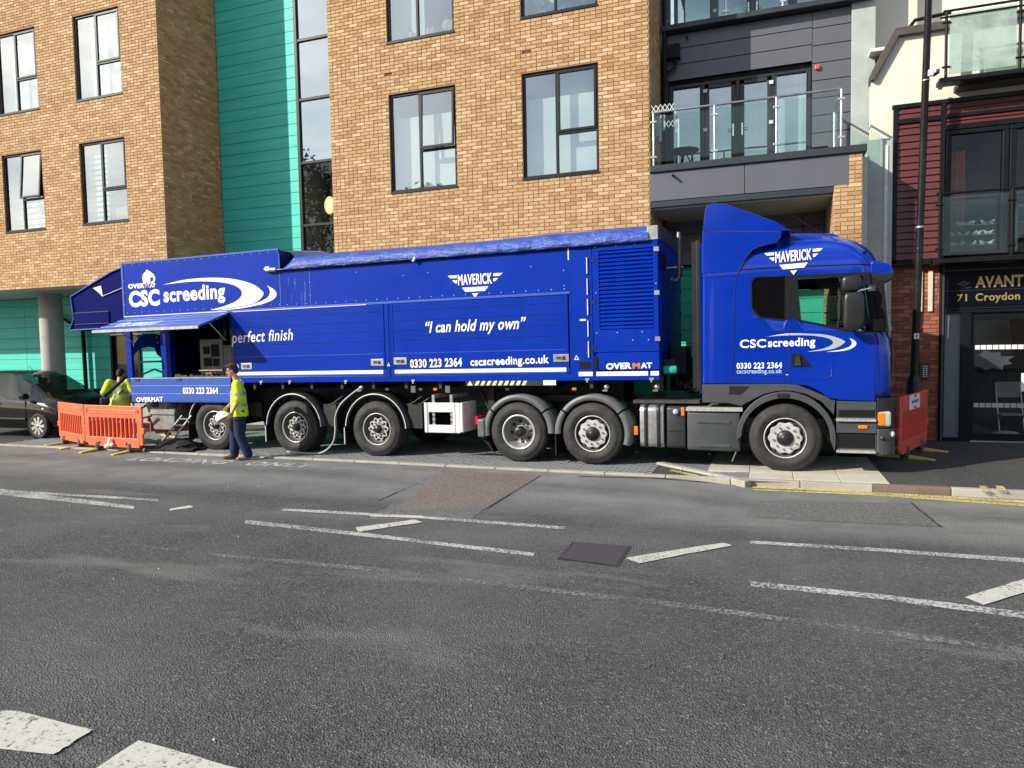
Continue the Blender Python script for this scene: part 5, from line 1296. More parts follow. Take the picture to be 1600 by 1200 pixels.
def bumper_loop(x1): 
    pts = [(1.215, .0)]
    for k in range(8): a = R(-90+90*k/7); pts.append((x1-.22+.22*math.cos(a), .22+.22*math.sin(a)))
    for k in range(8): a = R(90*k/7); pts.append((x1-.22+.22*math.cos(a), WID-.22+.22*math.sin(a)))
    pts += [(1.215, WID), (1.0, WID), (1.0, .4), (1.215, .35)]; return pts
b = MB(); b.prism(bumper_loop(BX), lambda u, v, w: (u, v, w), .28, .665); b.build('bumper', M['grey_plastic'], tractor, bevel=.02)
b = MB(); b.prism(bumper_loop(BX-.015), lambda u, v, w: (u, v, w), .67, 1.10); b.build('lower_grille', M['black_plastic'], tractor, bevel=.01)
b = MB(); b.box(1.225, 1.40, -.008, .08, .70, .915); b.build('headlamp', M['clear_lens'], tractor, bevel=.03); MB().box(1.228, 1.325, -.014, .05, .715, .90).build('indicator', M['orange_lens'], tractor, bevel=.015)
MB().ell((1.425, .06, .585), (.028, .04, .045), 12, 8).build('fog_lamp', M['clear_lens'], tractor)
MB().lathe([(0, -.012), (.03, -.012), (.034, .02)], (1.29, .0, .53), 'Y', 14).build('towing_cap', M['black_plastic'], tractor, fixn=False)
b = MB(); b.box(1.42, 1.462, .45, WID-.45, 1.15, 1.95); b.build('front_grille', M['cab_dark'], tractor, bevel=.01)
for k in range(4): MB().box(1.455, 1.472, .5, WID-.5, 1.2+k*.19, 1.33+k*.19).build('grille_bar', M['blue_cab'], tractor, bevel=.01)
# lettering on the cab
def swoosh(parent, P, d, mat, name='swoosh'):
    MB().prism(P, pr, d-.0015, d).build(name, mat, parent)
def smooth(pts, n=6):
    out = []; m = len(pts)
    for i in range(m-1):
        p0_, p1_, p2_, p3_ = pts[max(i-1, 0)], pts[i], pts[i+1], pts[min(i+2, m-1)]
        for k in range(n):
            t = k/n; out.append(tuple(.5*((2*p1_[j])+(-p0_[j]+p2_[j])*t+(2*p0_[j]-5*p1_[j]+4*p2_[j]-p3_[j])*t*t+(-p0_[j]+3*p1_[j]-3*p2_[j]+p3_[j])*t**3) for j in (0, 1)))
    return out+[pts[-1]]
def label(body, a, b_, top, d, mat, parent, **kw):
    """a, b_: pixels of baseline start and end; top: pixel of capital top at the start"""
    u0, v0 = T(*a, d); u1, v1 = T(*b_, d); h = T(a[0], top, d)[1]-v0
    return lettering(body, side(d), u0, u1, v0, h, mat, parent, slope=(v1-v0)/(u1-u0), **kw)
D = -.0035
label('CSC', (1156,543.5), (1197,542.5), 531.5, D, M['white_print'], outer, bold=0.027); label('screeding', (1200,542), (1274,539.5), 530, D, M['white_print'], outer, bold=0.030)
label('0330 223 2364', (1151,576), (1222,575), 567.5, D, M['white_print'], outer, bold=0.030); label('cscscreeding.co.uk', (1151,583.5), (1222,583), 577, D, M['sky_print'], outer, bold=0.022)
def lens(up_, lo_): return smooth(up_)+smooth(lo_)[1:]
swoosh(outer, TP(' '.join(f'{x:.1f},{y:.1f}' for x, y in lens([(1200,526),(1225,522.5),(1255,521),(1290,523),(1312,529),(1321,534)], [(1321,534),(1312,541),(1295,546.5),(1262,549.5),(1285,545),(1299,539),(1301,533),(1290,527.5),(1262,524),(1230,524.2),(1200,526)]))), D, M['silver_print'])
swoosh(door, TP(' '.join(f'{x:.1f},{y:.1f}' for x, y in lens([(1327,528),(1335,532),(1338,537),(1333,543),(1318,548),(1290,550)], [(1290,550),(1315,546),(1328,541),(1331,536),(1330,532),(1327,528)]))), D, M['white_print'])
swoosh(outer, TP(' '.join(f'{x:.1f},{y:.1f}' for x, y in lens([(1196,526.8),(1225,522.4),(1255,520.6)], [(1255,520.6),(1225,521.6),(1196,526.8)]))), D-.0005, M['white_print'])
def maverick(cx, cy, s, sl, d, parent, txt):
    """winged logo, cx,cy pixel of word centre, s = half width in pixels"""
    def q(*P): return TP(' '.join(f'{cx+x*s:.2f},{cy+y*s+sl*x*s:.2f}' for x, y in P), d)
    for sx in (-1, 1):
        for P in ([(-1,-.22),(-.66,-.22),(-.66,-.12),(-.90,-.12)], [(-.84,-.04),(-.66,-.04),(-.66,.07),(-.72,.07)]):
            MB().prism(q(*[(sx*-x if sx < 0 else x, y) for x, y in P]) if sx > 0 else q(*[(-x, y) for x, y in P]), pr, d-.0015, d).build('wing_mark', M['white_print'], parent)
    MB().prism(q((-.48,.24),(.48,.24),(.36,.40),(-.36,.40)), pr, d-.0015, d).build('wing_mark', M['white_print'], parent)
    MB().prism(q((-.12,.47),(.12,.47),(0,.62)), pr, d-.0015, d).build('wing_mark', M['white_print'], parent)
    a, c = (cx-.62*s, cy+.14*s-sl*.62*s), (cx+.62*s, cy+.14*s+sl*.62*s)
    label('MAVERICK', a, c, a[1]-.36*s, d, M['white_print'], parent, bold=0.027)
maverick(1240, 401, 46, -.09, -.004+.0, outer, 1)
for o in kids(outer):
    if o.name.startswith('wing_mark') or (o.name.startswith('lettering') and max(v.co.z for v in o.data.vertices) > 2.95):
        for v in o.data.vertices: v.co.y += itp(in_pts, v.co.z)-.012
MB().prism(TP('1228,585 1231,585 1231,586 1228,586'), pr, -.003, -.002).build('seal', M['white_print'], outer)

# ============================================================ trailer
XR, XH, XP, XQ, XE_ = -13.37, -10.42, -3.30, -2.90, -1.84      # rear end, hatch end, last panel edge, louvre bay, front end
ZT, ZR, ZS, ZB = 3.98, 2.82, 1.50, 1.42                        # rear box top, rub rail, stripe bottom, body bottom
blue = M['blue']
b = MB()
b.box(XH, XP, .03, WID, 1.45, 3.55); b.box(XH, XH+.04, .03, WID, 1.45, 2.8)
b.box(XR, XH, .02, WID, ZR+.02, ZT-.02); b.box(XR+.02, XH, WID-.06, WID, 1.45, ZR); b.box(XR, XH, .06, WID, 1.40, 1.48); b.box(XR, XR+.04, 1.22, WID, 1.45, ZR)
b.box(XH-.02, -9.17, .02, WID, ZR, ZT-.02)
b.build('body_shell', M['navy'], trailer)
# rear upper panel with rivets
up1 = MB().box(XR, -9.16, -.004, .02, ZR+.03, ZT).build('upper_panel', blue, trailer, bevel=.004)
MB().box(XR-.02, -9.16, -.012, .03, ZT-.02, ZT+.015).build('top_trim', M['blue_dusty'], trailer)
MB().box(XR-.02, XR+.03, -.014, .03, ZR, ZT).build('corner_trim', M['blue_dusty'], trailer)
MB().tube([(-11.9, .3, ZT+.05), (-9.6, .3, ZT+.05), (-9.5, .3, ZT-.02)], .02, 6).build('roof_rail', M['white_alu'], trailer)
MB().box(-12.6, -9.9, .1, .3, ZT+.01, ZT+.035).build('roof_rail', M['white_alu'], trailer)
MB().box(XR-.02, -3.28, -.018, .03, ZR-.015, ZR+.03).build('rub_rail', M['blue_dusty'], trailer, bevel=.006)
MB().box(XR, -10.5, -.022, -.016, ZR+.006, ZR+.02).build('rub_rail', M['white_alu'], trailer); MB().box(-10.35, -7.2, -.022, -.016, ZR-.012, ZR+.0).build('rub_rail', M['white_alu'], trailer)
up2 = MB().box(-9.15, XP, -.0, .03, ZR+.03, 3.56).build('upper_panel', blue, trailer, bevel=.004)
MB().box(-9.165, -9.145, -.006, .0, ZR+.03, 3.9).build('panel_joint', M['blue_dusty'], up2); MB().box(-8.46, -8.445, -.004, .0, ZR+.03, 3.5).build('panel_joint', M['blue_dusty'], up2)
rv = None
def rivet(x, z, d, parent):
    global rv
    if rv is None: rv = MB().ell((0, 0, 0), (.009, .006, .009), 6, 4).mesh('rivet'); rv.materials.append(M['white_alu'])
    o = _link('rivet', rv, None, parent); o.location = (x, d, z)
for k in range(20): rivet(XR+.1+k*.215, ZT-.05, -.008, up1); rivet(XR+.1+k*.215, ZR+.09, -.008, up1)
for z in (3.1, 3.35, 3.6): rivet(XR+.05, z, -.018, up1); rivet(-8.45, z-.05, -.006, up2)
for k in range(26): rivet(-9.0+k*.225, ZR+.075, -.004, up2)
for x, z in ((-8.8,3.3),(-7.4,3.42),(-6.4,3.3),(-5.9,3.32),(-3.95,3.3),(-3.38,3.2),(-3.38,2.95)): rivet(x, z, -.004, up2)
b = MB()
for k in range(9): x = -8.98+rnd.random()*.42; z = 3.45-.5*rnd.random(); b.box(x, x+.006+.012*rnd.random(), -.0012, -.0006, z-.1-.35*rnd.random(), z)
b.build('water_stains', M['blue_dusty'], up2)
# drop-side panels made of planks
def planks(x0, x1, z0, z1, cuts_, d, parent_name, th=.028):
    t = MB().box(x0, x1, d+th, d+th+.01, z0, z1).build(parent_name, M['navy'], trailer)
    zz = [z0]+cuts_+[z1]
    for a, c in zip(zz[:-1], zz[1:]): MB().box(x0+.004, x1-.004, d, d+th, a+.003, c-.003).build('plank', blue, t, bevel=.004)
    return t
cz = [1.90, 2.12, 2.30, 2.48, 2.66]
pa = planks(XH+.03, -6.84, 1.51, ZR-.02, cz, -.006, 'side_panel'); pb = planks(-6.70, XP-.02, 1.51, ZR-.02, cz, -.006, 'side_panel')
for p, x0, x1 in ((pa, XH+.03, -6.84), (pb, -6.70, XP-.02)):
    MB().box(x0, x1, -.009, -.004, 1.895, 1.905).build('plank_lip', M['blue_dusty'], p); MB().box(x0+.0, x1, -.0078, -.0062, 1.535, 1.60).build('reflective_stripe', M['white_print'], p)
    MB().box(x0, x1, -.010, -.004, 1.51, 1.53).build('plank_lip', M['blue_dusty'], p)
    for zc_ in cz[1:]: MB().box(x0+.05, x1-.05, -.0085, -.005, zc_-.0065, zc_-.003).build('plank_lip', M['blue_dusty'], p)
    for xx in (x0+.004, x1-.05): MB().box(xx, xx+.045, -.012, -.004, 1.51, ZR-.02).build('end_trim', blue, p)
MB().box(-6.835, -6.705, -.004, .03, 1.44, ZR).build('post', blue, trailer, bevel=.006); MB().box(-6.80, -6.74, -.012, -.004, 1.46, ZR-.02).build('post_rib', blue, trailer, bevel=.006)
# front section beside the louvred bay
MB().box(XP, XQ-.005, -.004, .05, 1.43, 3.60).build('end_panel', blue, trailer, bevel=.006)
MB().box(-3.305, -3.285, -.008, .02, 3.36, 3.60).build('corner_plate', M['white_alu'], trailer); MB().box(-3.62, -3.305, -.006, .0, 3.565, 3.60).build('corner_plate', M['white_alu'], trailer)
b = MB()
for z in (3.12, 2.78, 2.45, 2.10, 1.76): b.tube([(-2.98, -.02, z), (-2.98, -.02, z+.26)], .011, 6)
b.build('lock_bar', M['white_alu'], trailer)
MB().box(-3.12, -3.02, -.008, -.004, 2.36, 2.39).build('plate', M['white_print'], trailer)
MB().box(-3.15, -2.95, -.006, .0, 1.57, 1.69).build('access_hole', M['cab_dark'], trailer); MB().box(-2.90, -2.84, -.006, .0, 1.50, 1.78).build('access_hole', M['cab_dark'], trailer)
def tri(x, z, s, parent=trailer):
    t = MB().prism([(x-s, z-s*.8), (x+s, z-s*.8), (x, z+s)], pr, -.0125, -.011).build('warning_triangle', M['white_print'], parent)
    MB().prism([(x-s*.5, z-s*.5), (x+s*.5, z-s*.5), (x, z+s*.5)], pr, -.0135, -.0126).build('triangle_mark', M['black_print'] if x > -5 else M['red_print'], t)
tri(-3.19, 1.76, .045); tri(-6.77, 1.70, .035); tri(-10.30, 1.72, .035)
# louvred power pack
b = MB(); b.box(XQ, XE_, .03, WID, 1.43, 3.62); pk = b.build('power_pack', blue, trailer, bevel=.008)
b = MB(); fr = [(XQ+.005, XE_-.002, 3.47, 3.60), (XQ+.005, XE_-.002, 1.84, 2.20), (XQ+.005, XQ+.11, 2.20, 3.47), (XE_-.075, XE_-.002, 2.20, 3.47)]
for q in fr: b.box(q[0], q[1], -.012, .03, q[2], q[3])
dr_ = b.build('louvre_door', blue, pk, bevel=.003)
x0, x1 = XQ+.11, XE_-.075; nl = 20; hl = (3.47-2.20)/nl
for k in range(nl):
    z = 2.20+k*hl; b = MB(); pts = [(.022, z), (-.014, z+hl*.18), (-.016, z+hl*.40), (.020, z+hl*.98), (.028, z+hl*.98)]
    b.prism(pts, lambda u, v, w: (w, u, v), x0+.004, x1-.004); b.build('louvre_slat', blue, dr_)
for x, z in ((XQ+.06,3.53),(-2.5,3.53),(-2.2,3.53),(XQ+.06,2.15),(-2.5,2.15),(-2.1,2.15),(XQ+.06,2.8),(XE_-.03,2.9),(-2.0,2.02),(-2.25,2.02)): rivet(x, z, -.016, dr_)
for q in ((-2.40,-2.18,1.93,2.14),(-2.16,-1.94,1.93,2.14)):
    b = MB(); b.box(q[0], q[1], -.016, -.012, q[2], q[3]); b.build('cover_plate', blue, dr_, bevel=.003)
MB().box(XQ+.08, XE_-.002, -.010, .03, 1.55, 1.83).build('lower_panel', blue, pk, bevel=.004)
MB().box(-3.16, -2.92, -.010, -.0, 1.455, 1.525).build('reflective_stripe', M['white_print'], pk); MB().box(-2.86, -2.02, -.012, .0, 1.455, 1.525).build('reflective_stripe', M['white_print'], pk); MB().box(-1.98, -1.85, -.012, .0, 1.455, 1.525).build('reflective_stripe', M['white_print'], pk)
for z in (3.40, 2.72, 2.0):
    b = MB(); b.box(XE_-.06, XE_+.02, -.025, .0, z, z+.07); b.build('hinge', M['aluminium'], pk)
    MB().box(XQ+.0, XQ+.05, -.02, .0, z-.1, z-.04).build('latch', M['black_plastic'], pk)
# front face of the pack (seen obliquely)
FX = XE_
for k in range(3):
    b = MB(); y0 = .06+k*.78; b.box(FX+.0, FX+.012, y0, y0+.74, 1.95, 3.05); b.build('front_door', blue, pk, bevel=.003)
    for z in (2.1, 2.5, 2.9): MB().box(FX+.012, FX+.03, y0+.68, y0+.73, z-.03, z+.03).build('latch', M['black_plastic'], pk)
MB().box(FX+.0, FX+.012, .15, .7, 3.15, 3.42).build('front_grille', M['cab_dark'], pk)
b = MB(); b.tube([(FX+.05, .8, 3.02), (FX+.16, .85, 2.98), (FX+.20, .9, 3.08), (FX+.20, .9, 3.72)], .045, 12); b.tube([(FX+.20, .9, 3.70), (FX+.20, .9, 3.80)], [.05, .035], 12); b.build('exhaust_pipe', M['pipe_brown'], trailer)
MB().tube([(FX+.0, .9, 3.22), (FX+.26, .9, 3.22)], .02, 6).build('pipe_clamp', M['aluminium'], trailer)
MB().box(FX+.15, FX+.28, 1.5, 1.7, 1.42, 1.7).build('valve_block', M['chassis_black'], trailer)
MB().box(FX+.0, FX+.2, .3, .5, 1.5, 1.7).build('valve_box', M['chassis_black'], trailer, bevel=.02)
b = MB(); b.box(FX+.02, FX+.30, .9, 1.5, 1.42, 1.9); b.build('pump_box', M['chassis_black'], trailer, bevel=.02)
xprism(MB(), .12, .26, 1.47, 1.60, FX+.03, FX+.25, .05).build('oil_canister', M['green_plastic'], trailer, bevel=.02)
# air hoses coiled between tractor and trailer
rr = random.Random(8)
for k in range(7):
    pts = []; x0_, y0_ = -1.75+rr.random()*.08, .5+rr.random()*.5; amp = .05
    for i in range(26):
        t = i/25; pts.append((x0_+t*.42, y0_+amp*math.cos(i*1.9)+.2*t, 1.05+.35*(1-t)*t*(-2)+.4+amp*math.sin(i*1.9)-.2*t))
    MB().tube(pts, .012, 5).build('air_hose', M['black_plastic'], trailer)
for k in range(12):
    a = rr.uniform(.3, 2.8); x_, z_ = -1.55+rr.random()*.25, 1.15+rr.random()*.1; ln = .15+.2*rr.random()
    MB().tube([(x_, .4+rr.random()*.3, z_), (x_+ln*math.cos(a), .4, z_+ln*math.sin(a))], [.012, .004], 5).build('cable_tail', M['black_plastic'], trailer)
# chassis under the body
b = MB(); b.box(XR+.1, XE_, .0, .06, 1.38, 1.50); b.build('side_rave', blue, trailer, bevel=.01)
b = MB()
for d in (.75, 1.6): b.box(XR+.2, -2.6, d, d+.1, .92, 1.38)
for x in np.arange(-12.8, -2.8, .7): b.box(x, x+.06, .08, WID-.05, 1.25, 1.38)
b.build('chassis_frame', M['chassis_black'], trailer)
b = MB(); b.box(-9.9, -6.4, .55, 1.9, .62, .95); b.box(-12.2, -10.2, .5, 1.9, .62, .95); b.build('suspension', M['chassis_black'], trailer, bevel=.03)
for x in (-7.9, -8.2): MB().tube([(x-.1, .8, .75), (x+.1, .8, .75)], .12, 14).build('air_reservoir', M['chassis_steel'], trailer)
for x in (-9.75, -9.05, -7.75, -6.3, -3.05, -2.0):
    b = MB(); b.box(x, x+.07, -.02, .02, 1.385, 1.42); b.box(x+.02, x+.045, -.03, -.015, 1.35, 1.39); b.build('rope_hook', M['galvanised'], trailer)
for x in (-7.45, -2.72, -1.9): b = MB(); b.ell((x, .1, 1.27), (.05, .05, .04), 8, 6); b.box(x-.06, x+.02, .05, .12, 1.2, 1.225); b.build('air_valve', M['aluminium'], trailer)
for x in (-6.9, -6.2, -5.9, -4.5, -3.3): MB().box(x, x+.07, .06, .08, 1.22, 1.26).build('marker_lamp', M['orange_lens'] if x in (-5.9, -3.3) else M['chassis_steel'], trailer)
for x in (-6.35, -5.65): MB().box(x, x+.09, .04, .07, 1.18, 1.30).build('chassis_plate', M['mudguard_grey'], trailer)
hz = MB().box(-5.22, -3.55, .0, .05, 1.30, 1.40).build('hazard_bar', M['chassis_black'], trailer)
for k in range(9): x = -5.05+k*.11; MB().prism([(x, 1.31), (x+.06, 1.31), (x+.10, 1.385), (x+.04, 1.385)], pr, -.003, -.0005).build('hazard_stripe', M['yellow_print'] if k < 0 else M['amber_cream'], hz)
MB().prism([(-5.19, 1.31), (-5.09, 1.31), (-5.14, 1.39)], pr, -.003, -.0005).build('warning_triangle', M['amber_cream'], hz)
MB().box(-3.78, -3.56, -.005, .0, 1.31, 1.39).build('plate', M['white_print'], hz)
# landing leg, side guard
for d in (.45, 1.9):
    b = MB(); b.box(-5.0, -4.88, d, d+.12, .55, 1.3); b.box(-5.08, -4.80, d-.05, d+.17, .5, .55); b.tube([(-5.2, d+.06, 1.25), (-4.93, d+.06, .7)], .03, 6); b.build('landing_leg', M['chassis_black'], trailer)
sg_ = MB()
sg_.box(-6.07, -5.36, -.0, .03, .83, 1.0); sg_.box(-6.07, -5.36, .0, .03, .46, .60); sg_.box(-6.07, -5.98, -.0, .03, .60, .83); sg_.box(-5.50, -5.36, .0, .03, .60, .83)
sg_ = sg_.build('side_guard', M['white_alu'], trailer, bevel=.008)
MB().box(-5.36, -5.30, .0, .6, .47, 1.0).build('guard_return', M['white_alu'], sg_, bevel=.02); MB().box(-6.02, -5.995, -.003, .0, .46, 1.0).build('guard_rib', M['galvanised'], sg_); MB().box(-5.46, -5.445, -.003, .0, .46, 1.0).build('guard_rib', M['galvanised'], sg_)
for x in (-5.92, -5.56):
    b = MB(); b.box(x, x+.05, .03, .06, 1.0, 1.14); b.box(x, x+.05, .06, .7, 1.08, 1.14)
    for k in range(5): b.box(x+.0, x+.02, .03, .05, .58+k*.09, .64+k*.09); b.box(x+.035, x+.05, .03, .05, .58+k*.09, .64+k*.09)
    b.box(x+.018, x+.036, .03, .05, .5, 1.0)
    b.build('guard_bracket', M['galvanised'], sg_)
# trailer mudguards with white edge, flaps
for x in (-7.115, -8.99):
    guard_arc(trailer, x, .50, .665, 2, 176, .02, .45, M['black_plastic'], .05, 'mudguard', True)
    MB().box(x-.69, x-.675, .02, .42, .20, .55).build('mud_flap', M['black_plastic'], trailer); MB().box(x-.695, x-.682, .0, .02, .20, .52).build('flap_strip', M['white_alu'], trailer)
    MB().box(x+.66, x+.95, .1, .6, .52, .95).build('axle_box', M['chassis_black'], trailer)
guard_arc(trailer, -11.04, .50, .665, 115, 176, .02, .45, M['black_plastic'], .05, 'mudguard', True)
MB().box(-11.73, -11.715, .02, .4, .20, .5).build('mud_flap', M['black_plastic'], trailer)
for x in (-8.25, -6.3, -6.5): MB().tube([(x-.2, .25, .92), (x, .3, .95), (x+.25, .28, 1.1)], .012, 5).build('brake_hose', M['chassis_steel'], trailer)
def catmull3(P, n=6):
    P = [Vector(p) for p in P]; out = []
    for i in range(len(P)-1):
        a, b_, c_, d_ = P[max(i-1, 0)], P[i], P[i+1], P[min(i+2, len(P)-1)]
        for k in range(n):
            t = k/n; out.append(.5*((2*b_)+(c_-a)*t+(2*a-5*b_+4*c_-d_)*t*t+(-a+3*b_-3*c_+d_)*t**3))
    return out+[P[-1]]
# pale cable looping to the ground
cb = [(-7.35, -.01, 1.30), (-7.6, -.02, 1.15), (-7.85, -.03, .95), (-7.97, -.04, .7), (-7.97, -.05, .45), (-8.05, -.06, .2), (-8.3, -.08, .03), (-8.7, -.10, .015), (-9.1, -.08, .03)]
MB().tube(catmull3(cb), .016, 8).build('hanging_cable', M['hose_grey'], trailer)

# ---- hatch: open compartment at the rear
MB().box(XR, XR+.14, -.005, .06, 1.42, ZR).build('post', blue, trailer, bevel=.006)
b = MB(); b.box(XH-.03, XH+.03, -.004, .03, 1.48, ZR); b.build('hatch_frame', M['navy'], trailer)
# partition post and the blue shape at the rear end of the compartment
px0, px1 = T(252, 560, .55)[0], T(265, 560, .55)[0]
MB().box(px0, px1+.03, .55, .66, 1.48, ZR).build('partition_post', blue, trailer)
b = MB()
for k in range(6): x = px1+.12+k*.16; b.box(x, x+.07, 1.9, 2.0, 1.48, ZR)
b.build('partition_ribs', M['navy'], trailer)
def RQ(s): return [TX(*map(float, p.split(',')), XR+.02) for p in s.split()]
ele = RQ('207,552 209,538 216,528 226,522 240,521 252,523 257,528 257,545 256,556 252,558 247,555 244,549 242,543 231,542 222,544 214,549 209,556')
MB().prism(ele, lambda u, v, w: (w, u, v), XR, XR+.02).build('curved_guard', M['blue_dusty'], trailer)
rq = RQ('208,564.5 258,563 258,566 208,567.5'); MB().prism(rq, lambda u, v, w: (w, u, v), XR+.0, XR+.03).build('rear_rail', M['white_alu'], trailer)
for s in ('245,527 246,530', '246,535 246,538', '251,543 253,546'):
    q = RQ(s); MB().ell((XR+.03, q[0][0], q[0][1]), (.012, .03, .03), 8, 5).build('bolt', M['white_alu'], trailer)
MB().tube([(XR+.03, *RQ('222,585')[0]), (XR+.2, *RQ('232,577')[0]), (XR+.3, *RQ('242,583')[0])], .025, 6).build('lever', M['pipe_brown'], trailer)
# control cabinet
cab_ = MB().box(-11.75, -11.10, .45, .9, 1.50, 2.30).build('control_cabinet', M['interior_steel'], trailer, bevel=.015)
for q in ((-11.64,-11.48,1.98,2.14),(-11.42,-11.22,1.92,2.18),(-11.64,-11.42,1.72,1.90),(-11.38,-11.22,1.72,1.88)): MB().box(q[0], q[1], .435, .449, q[2], q[3]).build('gauge_panel', M['cab_dark'], cab_, bevel=.004)
MB().box(-11.75, -11.10, .40, .45, 1.62, 1.645).build('cabinet_lip', M['aluminium'], cab_); MB().box(-11.6, -11.42, .43, .448, 1.54, 1.59).build('cabinet_label', M['gold_print'], cab_)
MB().box(-11.05, -10.50, .4, .8, 1.50, 2.16).build('side_cabinet', M['interior_steel'], trailer, bevel=.015)
b = MB()
b.box(-12.3, -10.6, .25, .5, 1.485, 1.51)
for k in range(12): x_ = -12.3+k*.14; h_ = .02+.06*rr.random(); b.box(x_, x_+.06+.1*rr.random(), .27, .48, 1.50, 1.5+h_)
b.build('loose_fittings', M['chassis_steel'], trailer)
# lowered flap below the hatch
lf = MB().box(-13.24, -10.46, -.05, -.02, 1.0, 1.49).build('lower_flap', M['blue_dusty'], trailer, bevel=.006)
for z in (1.16, 1.33): MB().box(-13.23, -10.47, -.054, -.05, z, z+.006).build('flap_ridge', M['sky_print'], lf)
MB().box(-13.24, -10.46, -.056, -.02, 1.485, 1.505).build('flap_edge', M['galvanised'], lf); MB().box(-13.24, -10.46, -.056, -.02, .985, 1.0).build('flap_edge', M['blue_dusty'], lf)
for x in (-13.1, -11.9): MB().box(x, x+.12, -.065, -.05, 1.44, 1.48).build('catch', M['chassis_black'], lf)
label('0330 223 2364', (286,615), (341,615), 606, -.058, M['white_print'], lf, bold=0.038)
label('OVERMAT', (213,628), (255,627), 621.5, -.058, M['white_print'], lf, bold=0.045)
# raised awning flap
A0, A1 = Vector((XR+.06, -.02, 2.78)), Vector((-10.45, -.02, 2.79)); vO = Vector((0, -.80, -.275))
b = MB(); nrm = Vector((0, -.275, .80)).normalized()*.02
vs = [A0, A1, A1+vO, A0+vO]; b.add([v-nrm for v in vs]+[v+nrm for v in vs], [(0,1,2,3),(7,6,5,4),(0,4,5,1),(1,5,6,2),(2,6,7,3),(3,7,4,0)])
aw = b.build('raised_flap', M['blue_dusty'], trailer)
MB().box(A0.x, A1.x, A0.y+vO.y-.02, A0.y+vO.y+.005, A0.z+vO.z-.03, A0.z+vO.z+.025).build('flap_edge', M['galvanised'], aw)
for k in (.25, .5, .75):
    a = A0+vO*k+nrm*1.1; MB().box(A0.x, A1.x, a.y-.006, a.y+.006, a.z-.003, a.z+.006).build('flap_ridge', M['sky_print'], aw)
def onflap(u, v): p = A0+vO*(1-v)+nrm*1.15; return (u, p.y, p.z)
def onflap_up(u, v):                                   # the flap is lifted, so its writing now runs foreshortened on the upper face
    return onflap(u, v)
lettering('the smooth route to a', onflap_up, A0.x+.35, A1.x-.30, .28, .36, M['white_print'], aw, bold=.02, shear=.25)
for x in (A1.x-.12, A0.x+.2): MB().tube([(x, -.02, 2.25), (x, -.45, 2.62)], .014, 6).build('gas_strut', M['galvanised'], aw)

# lettering on the trailer side
Dl = -.012
label('perfect finish', (362,536), (458,531), 519.5, Dl, M['white_print'], pa, bold=0.011, shear=.2)
def serif_label(): return label('\u201cI can hold my own\u201d', (665,520), (822,513), 503.5, Dl, M['white_print'], pb, bold=0.022, shear=.28)
serif_label()
label('0330 223 2364', (641,574.5), (722,572), 562.5, Dl, M['white_print'], pb, bold=0.033); label('cscscreeding.co.uk', (735,571.5), (858,567), 560, Dl, M['white_print'], pb, bold=0.030)
label('OVER', (947,577), (987,575.5), 568.5, -.0145, M['white_print'], pk, bold=0.053); label('M', (988.5,575.5), (1000,575), 568, -.0145, M['orange_print'], pk, bold=0.053); label('AT', (1001,575), (1019,574.5), 567.5, -.0145, M['white_print'], pk, bold=0.053)
maverick(742.5, 438, 43, -.055, -.003, up2, 0)
label('CSC', (202,479), (250,475.5), 457, -.006, M['white_print'], up1, bold=.05); label('screeding', (256,471.5), (352,465), 450.5, -.006, M['white_print'], up1, bold=0.033)
label('OVER', (200.5,451), (226,449.5), 444.5, -.006, M['white_print'], up1, bold=0.053); label('M', (227,449.5), (233,449), 444, -.006, M['orange_print'], up1, bold=0.053); label('AT', (234,449), (243,448.5), 443.5, -.006, M['white_print'], up1, bold=0.053)
def px_poly(P, d=0): return TP(' '.join(f'{x:.2f},{y:.2f}' for x, y in P), d)
S = lambda u_, l_: px_poly(lens(u_, l_))
swoosh(up1, S([(255,445),(290,437),(330,434),(365,436),(395,444),(411,456),(411,462)], [(411,462),(402,471),(380,478),(330,484.5),(352,478),(370,470),(378,461),(376,452),(364,445),(340,440.5),(300,440),(255,445)]), -.006, M['white_print'])
swoosh(up1, S([(417,446),(428,452),(432.5,460),(427,468),(410,475),(375,482),(333,485.5)], [(333,485.5),(380,479),(405,472),(418,465),(422,458),(421,451),(417,446)]), -.006, M['white_print'])
E_ = px_poly(smooth([(224.5,443),(223.2,437),(223.2,431),(225,427),(228,424.5),(229.5,421.8),(232,422.5),(236,425),(240,428.5),(242.6,433),(242.6,438),(240.5,441.5),(237.5,442.3),(236.2,440.6),(238,439.6),(239.8,438),(240,435.3),(238.3,433.4),(236,433.6),(235,436),(235.2,442),(233.6,443.4),(231,443.4),(229.5,440),(228,443.6),(224.5,443)], 4)[:-1])
el_ = MB().prism(E_, pr, -.0075, -.006).build('elephant_logo', M['white_print'], up1)
ex_, ez_ = px_poly([(236.3,429.6)])[0]; MB().ell((ex_, -.008, ez_), (.018, .002, .015), 8, 5).build('logo_eye', M['navy'], el_)
def sockets(cx, cz_, parent):
    MB().box(cx-.135, cx+.135, -.016, -.012, cz_-.065, cz_+.06).build('latch_plate', M['galvanised'], parent, bevel=.003)
    b = MB(); b.box(cx-.08, cx-.0, -.02, -.016, cz_-.015, cz_+.02); b.tube([(cx+.045, -.024, cz_), (cx+.045, -.016, cz_)], .03, 10); b.box(cx-.09, cx+.09, -.018, -.016, cz_-.035, cz_-.025); b.build('latch', M['chassis_black'], parent)
for px_, py_, pp in ((590,566,pa),(626,564,pb),(877,559,pb),(386,572,pa)): x, z = T(px_, py_); sockets(x, z, pp)

